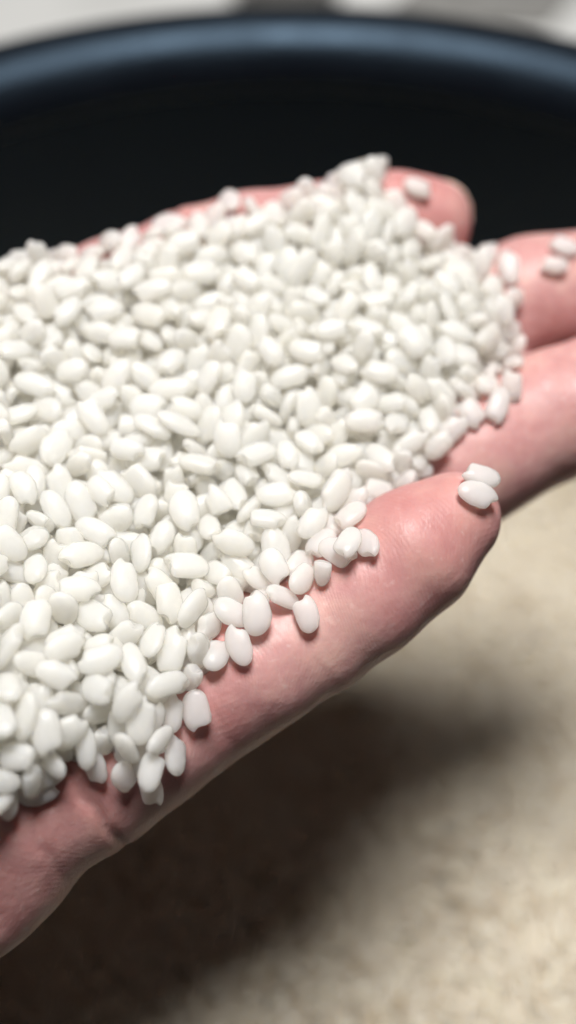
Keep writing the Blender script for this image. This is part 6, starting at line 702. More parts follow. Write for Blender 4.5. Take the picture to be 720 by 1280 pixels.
CORE_V = """220 865 2561 176 818 2542 218 808 2549 261 811 2546 175 761 2531 216 753 2536 259 758 2533 303 770 2524 -164 711 2515 -122 705 2519 -80 707 2518 -37 712 2515 5 717 2511 47 720 2509 89 720 2509 132 718 2510 173 713 2514 215 709 2517 258 714 2513 302 726 2505 -289 668 2495 -247 666 2497 -205 663 2499 -163 657 2503 -121 655 2505 -79 657 2503 -37 662 2500 5 667 2496 47 670 2494 89 672 2493 131 671 2493 173 668 2495 214 666 2497 257 673 2492 301 685 2483 345 701 2472 -452 607 2489 -411 609 2488 -370 611 2487 -328 611 2487 -287 611 2486 -245 613 2485 -204 614 2484 -162 613 2485 -120 612 2485 -79 615 2484 -37 618 2481 5 621 2479 46 624 2477 88 625 2476 130 625 2477 172 622 2479 213 621 2479 256 628 2474 299 642 2464 344 660 2451 390 684 2434 -572 555 2477 -529 547 2484 -488 545 2485 -447 547 2483 -407 552 2480 -366 557 2476 -326 560 2474 -285 563 2472 -244 566 2469 -202 568 2468 -161 569 2467 -120 568 2468 -78 570 2466 -37 573 2464 5 575 2463 46 576 2462 88 576 2462 129 576 2462 171 574 2464 212 574 2463 254 582 2458 298 595 2448 342 613 2434 387 635 2418 434 657 2402 480 673 2390 -775 513 2459 -734 513 2459 -694 518 2456 -652 515 2457 -609 506 2465 -566 499 2470 -525 497 2471 -485 499 2470 -445 502 2467 -404 507 2464 -364 511 2461 -324 514 2459 -283 516 2457 -242 519 2454 -201 522 2453 -160 522 2452 -119 522 2452 -78 523 2451 -37 525 2450 5 526 2449 46 527 2448 87 527 2448 128 527 2448 169 526 2449 211 527 2448 253 534 2443 295 545 2435 339 558 2425 382 570 2416 426 579 2409 469 584 2405 511 584 2405 554 586 2403 598 595 2397 -851 465 2446 -809 462 2448 -766 456 2453 -725 453 2455 -685 454 2454 -644 455 2453 -603 454 2455 -563 453 2455 -522 454 2454 -482 457 2452 -442 460 2450 -402 463 2448 -362 465 2446 -321 467 2444 -281 469 2443 -240 472 2441 -200 474 2439 -159 475 2438 -118 475 2438 -77 476 2437 -36 477 2436 5 478 2435 46 479 2435 86 479 2435 127 479 2435 168 478 2435 209 481 2433 251 487 2429 293 494 2423 335 501 2418 378 507 2413 420 511 2410 462 513 2408 504 515 2406 546 521 2402 592 535 2391 -961 406 2442 -921 407 2441 -880 405 2442 -839 403 2444 -798 400 2447 -757 397 2449 -717 397 2449 -678 401 2446 -639 406 2442 -600 408 2440 -560 410 2439 -520 411 2438 -480 413 2436 -440 415 2434 -400 417 2433 -360 419 2431 -319 421 2430 -279 423 2429 -239 425 2427 -198 427 2425 -158 428 2424 -117 429 2424 -77 429 2423 -36 430 2423 5 431 2422 45 431 2422 86 431 2422 126 431 2422 167 431 2422 208 434 2420 249 439 2415 291 444 2411 332 448 2408 374 452 2405 416 456 2402 457 459 2399 499 462 2396 542 471 2390 588 488 2376 -1025 339 2446 -986 341 2445 -947 341 2444 -907 342 2444 -868 341 2444 -828 342 2443 -789 344 2442 -750 346 2440 -711 349 2438 -673 354 2434 -635 359 2429 -596 363 2426 -556 365 2425 -516 366 2424 -477 368 2422 -437 370 2420 -397 372 2419 -357 374 2417 -317 375 2416 -277 377 2415 -237 379 2413 -197 381 2411 -157 382 2410 -117 382 2410 -76 382 2410 -36 383 2410 4 383 2409 45 383 2409 85 383 2409 126 383 2410 166 383 2409 207 386 2407 247 390 2404 288 393 2401 329 396 2398 370 400 2396 412 403 2393 453 408 2389 496 415 2383 540 427 2373 586 448 2356 -1080 260 2462 -1044 266 2457 -1007 270 2453 -970 274 2450 -932 277 2447 -895 281 2444 -858 286 2440 -820 290 2436 -782 294 2433 -744 298 2430 -706 302 2426 -668 308 2422 -630 313 2417 -592 317 2413 -553 320 2411 -513 322 2410 -474 324 2408 -434 326 2406 -395 328 2404 -355 329 2403 -315 331 2402 -276 332 2401 -236 333 2400 -196 335 2398 -156 336 2398 -116 336 2397 -76 336 2398 -36 336 2398 4 336 2397 45 336 2398 85 335 2398 125 335 2398 165 336 2397 205 339 2395 246 342 2393 286 344 2391 327 346 2389 367 349 2386 408 353 2383 450 360 2377 493 370 2368 537 386 2355 585 412 2332 -1063 196 2467 -1029 205 2460 -994 212 2454 -958 218 2448 -922 224 2443 -886 229 2438 -849 235 2433 -813 241 2428 -776 246 2423 -739 251 2419 -701 256 2414 -664 262 2409 -626 268 2404 -588 273 2400 -549 276 2397 -510 278 2395 -471 280 2393 -432 282 2392 -393 284 2390 -353 285 2389 -313 286 2388 -274 287 2388 -234 288 2387 -194 289 2386 -155 289 2385 -115 289 2386 -75 289 2386 -35 289 2386 4 289 2386 44 289 2386 84 289 2386 124 290 2385 164 293 2383 204 295 2381 244 297 2379 284 299 2377 325 301 2375 365 304 2373 406 308 2369 447 314 2364 490 325 2354 535 346 2336 585 379 2307 -1052 147 2461 -1018 154 2454 -983 160 2449 -948 166 2443 -913 173 2437 -877 180 2431 -842 187 2425 -806 194 2419 -770 200 2413 -733 206 2407 -696 212 2402 -659 218 2397 -622 224 2391 -584 229 2386 -546 233 2383 -507 235 2381 -468 237 2379 -429 239 2378 -390 240 2377 -351 241 2376 -311 242 2375 -272 242 2375 -233 242 2375 -193 243 2374 -154 243 2374 -114 243 2374 -75 242 2375 -35 243 2374 4 244 2373 44 246 2372 84 247 2370 123 249 2369 163 252 2366 203 255 2364 243 257 2362 283 259 2360 323 261 2358 363 264 2356 404 268 2352 445 274 2347 488 285 2337 533 306 2317 581 335 2291 -1042 98 2454 -1008 104 2449 -973 110 2444 -938 116 2438 -904 124 2431 -869 132 2424 -835 140 2416 -800 148 2409 -764 155 2402 -728 162 2395 -692 169 2390 -655 175 2384 -618 181 2378 -581 186 2373 -543 190 2370 -504 193 2367 -466 194 2366 -427 196 2365 -388 197 2364 -349 197 2363 -309 197 2363 -270 197 2363 -231 197 2363 -192 197 2363 -152 197 2363 -113 197 2363 -74 198 2362 -35 200 2360 4 203 2358 44 206 2356 83 208 2354 123 210 2352 162 212 2350 202 215 2347 242 217 2345 282 219 2343 322 221 2341 362 224 2338 403 231 2332 444 240 2324 486 248 2316 529 256 2308 571 264 2302 -1031 48 2451 -997 54 2445 -963 61 2439 -929 68 2432 -896 76 2424 -862 85 2416 -828 95 2407 -794 103 2399 -759 112 2391 -723 119 2383 -687 126 2377 -651 132 2371 -614 138 2365 -577 144 2360 -539 147 2357 -501 150 2355 -463 151 2353 -424 152 2352 -385 153 2352 -346 153 2352 -307 153 2352 -268 152 2352 -229 152 2353 -190 151 2353 -151 152 2352 -113 154 2350 -74 157 2348 -35 160 2345 4 163 2342 44 166 2339 83 168 2337 122 170 2336 161 171 2334 201 173 2332 241 176 2330 280 179 2327 320 182 2324 361 186 2320 401 192 2314 442 197 2309 482 198 2309 521 194 2313 560 192 2315 -1020 -1 2447 -986 6 2441 -953 13 2433 -921 22 2426 -888 31 2417 -855 40 2407 -822 50 2398 -788 60 2388 -754 69 2380 -719 76 2372 -683 83 2365 -647 90 2359 -610 96 2353 -573 101 2348 -536 104 2345 -498 106 2343 -459 108 2341 -421 108 2341 -382 109 2341 -344 108 2341 -305 108 2341 -266 107 2342 -227 107 2342 -189 108 2341 -150 110 2339 -112 113 2336 -73 116 2333 -35 120 2330 4 123 2327 43 126 2324 82 128 2322 122 130 2320 161 130 2319 200 131 2318 239 134 2316 279 138 2311 319 143 2307 359 147 2304 398 147 2304 437 145 2306 476 142 2308 -1009 -48 2443 -977 -40 2436 -944 -32 2428 -912 -24 2419 -880 -14 2409 -848 -4 2399 -815 7 2388 -782 16 2379 -748 25 2369 -714 34 2361 -678 41 2354 -642 47 2348 -606 52 2342 -569 57 2338 -532 61 2334 -494 63 2332 -456 64 2331 -418 64 2330 -379 64 2331 -341 64 2331 -303 63 2331 -264 63 2332 -226 64 2331 -188 66 2329 -150 69 2326 -111 72 2323 -73 75 2319 -34 79 2316 4 82 2313 43 85 2310 82 87 2308 121 89 2306 160 90 2305 199 90 2305 238 92 2303 278 98 2297 317 103 2291 357 105 2290 395 102 2293 434 99 2296 -999 -93 2438 -967 -86 2430 -936 -77 2422 -904 -68 2412 -873 -58 2402 -841 -48 2391 -809 -37 2380 -776 -27 2370 -742 -18 2360 -708 -10 2352 -673 -2 2344 -638 4 2338 -601 9 2333 -565 13 2328 -528 17 2325 -490 19 2323 -453 20 2321 -415 20 2321 -377 20 2321 -338 20 2321 -300 21 2321 -263 21 2320 -225 23 2318 -187 25 2316 -149 28 2313 -111 30 2310 -72 34 2307 -34 37 2304 4 40 2301 43 43 2298 81 45 2295 120 47 2293 159 48 2292 198 49 2291 236 51 2289 276 55 2285 316 61 2278 355 65 2275 394 65 2275 -989 -138 2433 -958 -131 2425 -927 -122 2416 -896 -112 2406 -865 -102 2395 -834 -92 2384 -802 -81 2373 -769 -71 2362 -736 -62 2352 -702 -53 2344 -668 -46 2336 -633 -40 2330 -597 -35 2324 -560 -31 2320 -524 -28 2316 -486 -26 2314 -449 -24 2313 -411 -24 2312 -374 -23 2311 -336 -22 2310 -299 -20 2308 -261 -18 2307 -223 -17 2305 -185 -16 2304 -148 -14 2302 -110 -12 2300 -72 -9 2297 -34 -6 2294 4 -3 2291 43 -1 2288 81 2 2285 119 4 2282 158 7 2280 197 10 2277 235 12 2275 274 15 2271 314 22 2264 -980 -183 2429 -949 -175 2421 -918 -166 2412 -887 -157 2401 -857 -146 2390 -826 -136 2378 -795 -125 2367 -763 -115 2356 -730 -106 2346 -696 -98 2337 -662 -91 2329 -627 -85 2323 -592 -80 2317 -556 -75 2313 -519 -72 2309 -482 -70 2307 -446 -68 2304 -409 -66 2302 -371 -64 2300 -334 -62 2298 -297 -60 2296 -260 -58 2294 -222 -57 2292 -184 -56 2291 -147 -55 2291 -109 -54 2290 -71 -53 2288 -34 -50 2285 4 -48 2283 42 -45 2280 80 -42 2277 118 -39 2273 157 -33 2267 196 -27 2260 235 -23 2255 274 -19 2251 313 -14 2245 -969 -227 2426 -939 -220 2418 -909 -211 2408 -878 -201 2398 -848 -191 2386 -818 -180 2374 -787 -170 2362 -755 -160 2351 -723 -151 2341 -690 -142 2332 -656 -135 2324 -621 -129 2317 -586 -124 2311 -551 -120 2306 -515 -116 2302 -479 -113 2298 -442 -109 2295 -406 -106 2291 -369 -104 2288 -332 -101 2286 -295 -100 2284 -258 -98 2282 -221 -97 2280 -183 -96 2280 -146 -96 2279 -108 -96 2280 -71 -96 2280 -33 -95 2279 4 -94 2277 42 -91 2275 79 -89 2271 117 -83 2266 156 -73 2254 195 -62 2242 234 -61 2240 -959 -271 2424 -929 -264 2416 -899 -255 2406 -869 -246 2395 -839 -236 2383 -809 -225 2371 -779 -215 2359 -748 -205 2348 -716 -196 2337 -683 -187 2328 -650 -180 2319 -616 -174 2312 -581 -168 2306 -546 -163 2299 -511 -158 2294 -475 -154 2289 -439 -150 2284 -403 -146 2281 -367 -144 2277 -330 -141 2275 -293 -139 2272 -256 -138 2271 -219 -137 2269 -182 -136 2268 -145 -136 2268 -108 -137 2269 -70 -138 2271 -33 -139 2272 4 -139 2272 41 -138 2271 79 -135 2268 116 -128 2259 155 -116 2245 193 -115 2245 -948 -315 2423 -919 -308 2415 -889 -300 2405 -860 -291 2394 -830 -281 2382 -801 -270 2370 -770 -260 2358 -740 -250 2346 -708 -241 2335 -676 -232 2325 -643 -224 2315 -610 -217 2307 -576 -210 2299 -542 -204 2292 -507 -199 2285 -472 -194 2280 -436 -190 2275 -400 -187 2271 -364 -184 2267 -328 -181 2264 -291 -179 2262 -255 -178 2260 -218 -177 2259 -181 -176 2258 -144 -176 2258 -107 -177 2259 -70 -179 2262 -33 -181 2264 4 -183 2266 41 -183 2267 78 -181 2264 115 -173 2254 153 -171 2252 187 -195 2281 -938 -359 2423 -908 -352 2415 -879 -344 2405 -850 -335 2394 -821 -325 2382 -792 -315 2369 -762 -305 2357 -732 -295 2345 -701 -285 2333 -669 -276 2322 -637 -267 2311 -605 -259 2301 -572 -251 2292 -538 -245 2284 -503 -239 2277 -468 -235 2271 -433 -230 2266 -398 -227 2262 -362 -224 2258 -326 -221 2255 -289 -219 2253 -253 -218 2251 -216 -217 2250 -180 -217 2249 -143 -217 2249 -106 -217 2250 -69 -219 2252 -33 -222 2255 4 -224 2258 41 -224 2259 77 -222 2256 114 -223 2257 149 -240 2278 -927 -403 2424 -897 -396 2416 -868 -389 2406 -840 -380 2395 -811 -370 2382 -783 -359 2369 -753 -349 2356 -724 -338 2343 -694 -328 2330 -663 -319 2318 -632 -309 2306 -600 -300 2295 -567 -292 2285 -533 -286 2277 -499 -280 2270 -465 -275 2263 -430 -271 2258 -395 -267 2254 -359 -264 2250 -323 -262 2247 -287 -260 2244 -251 -258 2243 -215 -257 2242 -178 -257 2241 -142 -257 2241 -105 -257 2242 -69 -258 2243 -32 -260 2245 4 -262 2248 40 -263 2249 76 -268 2254 112 -283 2274 145 -306 2303 -916 -446 2425 -887 -439 2417 -858 -432 2407 -830 -423 2396 -802 -413 2383 -774 -402 2369 -746 -391 2354 -717 -380 2340 -687 -370 2327 -657 -360 2314 -626 -350 2302 -594 -341 2290 -562 -333 2280 -529 -326 2271 -495 -320 2263 -461 -315 2256 -427 -311 2251 -392 -307 2247 -356 -304 2243 -321 -302 2240 -285 -300 2237 -249 -299 2235 -213 -298 2234 -177 -297 2233 -141 -297 2233 -105 -297 2233 -68 -297 2233 -32 -297 2233 4 -298 2234 40 -305 2244 75 -322 2266 109 -342 2292 -906 -487 2425 -877 -480 2416 -849 -473 2406 -821 -464 2395 -794 -454 2381 -766 -443 2366 -738 -431 2351 -710 -420 2337 -681 -410 2323 -651 -400 2310 -620 -391 2298 -589 -382 2286 -557 -374 2275 -525 -367 2265 -491 -360 2257 -457 -355 2250 -423 -351 2245 -388 -348 2240 -353 -345 2237 -318 -342 2233 -283 -340 2231 -247 -339 2229 -211 -338 2227 -176 -337 2226 -140 -336 2225 -104 -335 2224 -68 -334 2222 -32 -333 2221 4 -339 2229 39 -355 2249 74 -373 2275 -897 -525 2422 -868 -519 2414 -841 -511 2404 -813 -503 2392 -786 -493 2379 -759 -482 2364 -732 -471 2348 -703 -460 2333 -675 -450 2319 -645 -440 2306 -615 -431 2294 -583 -423 2282 -552 -414 2271 -520 -407 2261 -487 -400 2252 -454 -395 2245 -420 -391 2239 -385 -388 2235 -350 -385 2231 -315 -383 2228 -280 -381 2225 -245 -379 2223 -210 -377 2220 -174 -376 2219 -139 -376 2219 -103 -376 2219 -67 -376 2220 -32 -380 2224 4 -389 2237 -889 -562 2419 -860 -556 2411 -833 -549 2401 -806 -541 2389 -779 -531 2376 -752 -520 2361 -725 -509 2345 -697 -499 2330 -669 -488 2315 -639 -479 2302 -609 -470 2290 -578 -462 2279 -547 -455 2268 -515 -447 2258 -483 -441 2248 -450 -435 2241 -416 -431 2234 -382 -427 2229 -347 -424 2226 -313 -422 2222 -278 -420 2219 -243 -418 2216 -208 -416 2214 -173 -417 2215 -137 -419 2218 -102 -422 2223 -66 -426 2228 -31 -430 2233 -881 -598 2415 -853 -592 2407 -826 -585 2397 -799 -577 2385 -772 -568 2372 -745 -558 2357 -718 -547 2342 -691 -536 2326 -663 -526 2311 -634 -517 2298 -604 -508 2286 -573 -501 2275 -542 -494 2265 -510 -487 2255 -478 -481 2246 -446 -475 2237 -412 -470 2230 -379 -466 2224 -345 -463 2220 -310 -460 2216 -276 -458 2213 -241 -456 2210 -206 -456 2210 -171 -459 2214 -135 -464 2222 -100 -469 2229 -874 -632 2410 -846 -627 2402 -819 -620 2392 -792 -612 2381 -765 -604 2368 -739 -594 2353 -712 -584 2338 -685 -573 2322 -657 -563 2307 -628 -554 2293 -599 -546 2281 -568 -538 2270 -537 -532 2261 -505 -527 2252 -474 -520 2243 -441 -514 2234 -409 -509 2226 -376 -504 2219 -342 -500 2213 -308 -497 2209 -274 -495 2206 -239 -495 2205 -204 -497 2208 -169 -502 2215 -134 -507 2223 -867 -665 2404 -840 -660 2396 -813 -654 2386 -786 -646 2375 -759 -638 2362 -733 -629 2348 -706 -619 2333 -679 -609 2317 -652 -599 2302 -623 -590 2288 -594 -582 2276 -564 -575 2265 -533 -569 2256 -501 -564 2249 -469 -559 2241 -437 -553 2232 -405 -547 2222 -373 -541 2214 -340 -537 2206 -306 -534 2202 -272 -532 2200 -237 -534 2202 -202 -537 2206 -167 -541 2213 -862 -697 2397 -834 -692 2389 -807 -686 2379 -781 -679 2368 -754 -671 2355 -727 -663 2342 -701 -653 2327 -674 -643 2311 -647 -634 2296 -619 -625 2282 -590 -617 2270 -560 -610 2259 -529 -604 2250 -497 -600 2243 -465 -596 2237 -433 -591 2229 -402 -585 2218 -370 -578 2208 -337 -573 2200 -304 -570 2196 -270 -570 2195 -235 -571 2197 -201 -573 2200 -857 -727 2388 -829 -723 2380 -803 -717 2370 -776 -710 2359 -749 -703 2347 -723 -695 2334 -696 -686 2320 -670 -677 2304 -643 -667 2289 -615 -658 2274 -586 -650 2262 -556 -644 2251 -525 -638 2242 -494 -634 2234 -462 -630 2229 -430 -627 2223 -398 -621 2214 -367 -614 2203 -334 -609 2195 -301 -607 2191 -268 -605 2189 -234 -604 2186 -853 -756 2377 -826 -752 2369 -799 -746 2359 -772 -740 2349 -746 -733 2337 -719 -725 2325 -692 -717 2311 -666 -708 2296 -639 -699 2280 -611 -690 2265 -583 -682 2252 -553 -675 2241 -523 -670 2231 -492 -665 2223 -460 -662 2218 -428 -659 2214 -396 -655 2206 -364 -649 2196 -332 -645 2189 -299 -642 2184 -266 -638 2178 -850 -783 2363 -823 -779 2356 -796 -774 2347 -769 -768 2336 -743 -761 2325 -716 -754 2313 -689 -747 2300 -662 -738 2285 -636 -729 2269 -609 -720 2253 -580 -712 2239 -551 -705 2227 -521 -699 2217 -490 -694 2209 -458 -691 2204 -426 -689 2200 -394 -686 2194 -362 -682 2187 -330 -678 2181 -297 -675 2175 -848 -809 2348 -821 -805 2340 -794 -800 2331 -767 -794 2321 -741 -788 2310 -714 -781 2298 -687 -774 2286 -660 -767 2272 -633 -758 2256 -607 -748 2239 -579 -740 2224 -550 -733 2211 -520 -727 2201 -489 -723 2193 -457 -720 2188 -425 -718 2184 -393 -716 2181 -360 -713 2176 -328 -709 2170 -296 -704 2161 -848 -833 2330 -820 -829 2322 -793 -824 2313 -767 -819 2303 -740 -813 2292 -713 -806 2280 -686 -800 2268 -659 -793 2256 -632 -785 2240 -605 -775 2223 -578 -766 2206 -549 -759 2193 -519 -754 2183 -488 -750 2176 -456 -747 2171 -424 -745 2168 -392 -744 2165 -359 -742 2161 -327 -738 2155 -296 -732 2143 -848 -856 2309 -821 -852 2302 -794 -847 2293 -767 -842 2283 -740 -836 2272 -713 -830 2260 -686 -824 2248 -659 -817 2236 -631 -810 2221 -605 -801 2204 -577 -792 2187 -549 -784 2173 -519 -779 2162 -488 -775 2154 -456 -772 2149 -424 -770 2146 -391 -769 2144 -359 -768 2143 -327 -765 2136 -848 -879 2289 -821 -875 2281 -794 -870 2271 -768 -864 2261 -741 -859 2249 -714 -853 2238 -687 -847 2226 -659 -841 2214 -632 -834 2200 -605 -825 2184 -578 -816 2166 -550 -808 2149 -359 -792 2118 -327 -790 2113 -849 -902 2269 -822 -897 2259 -796 -891 2248 -769 -886 2237 -743 -880 2225 -716 -874 2213 -688 -869 2201 -661 -863 2189 -633 -856 2176 -606 -848 2159 -579 -838 2140 -328 -811 2084 -850 -923 2245 -825 -917 2232 -799 -911 2220 -773 -905 2208 -746 -900 2196 -719 -894 2184 -691 -888 2172 -663 -882 2160 -636 -876 2146"""
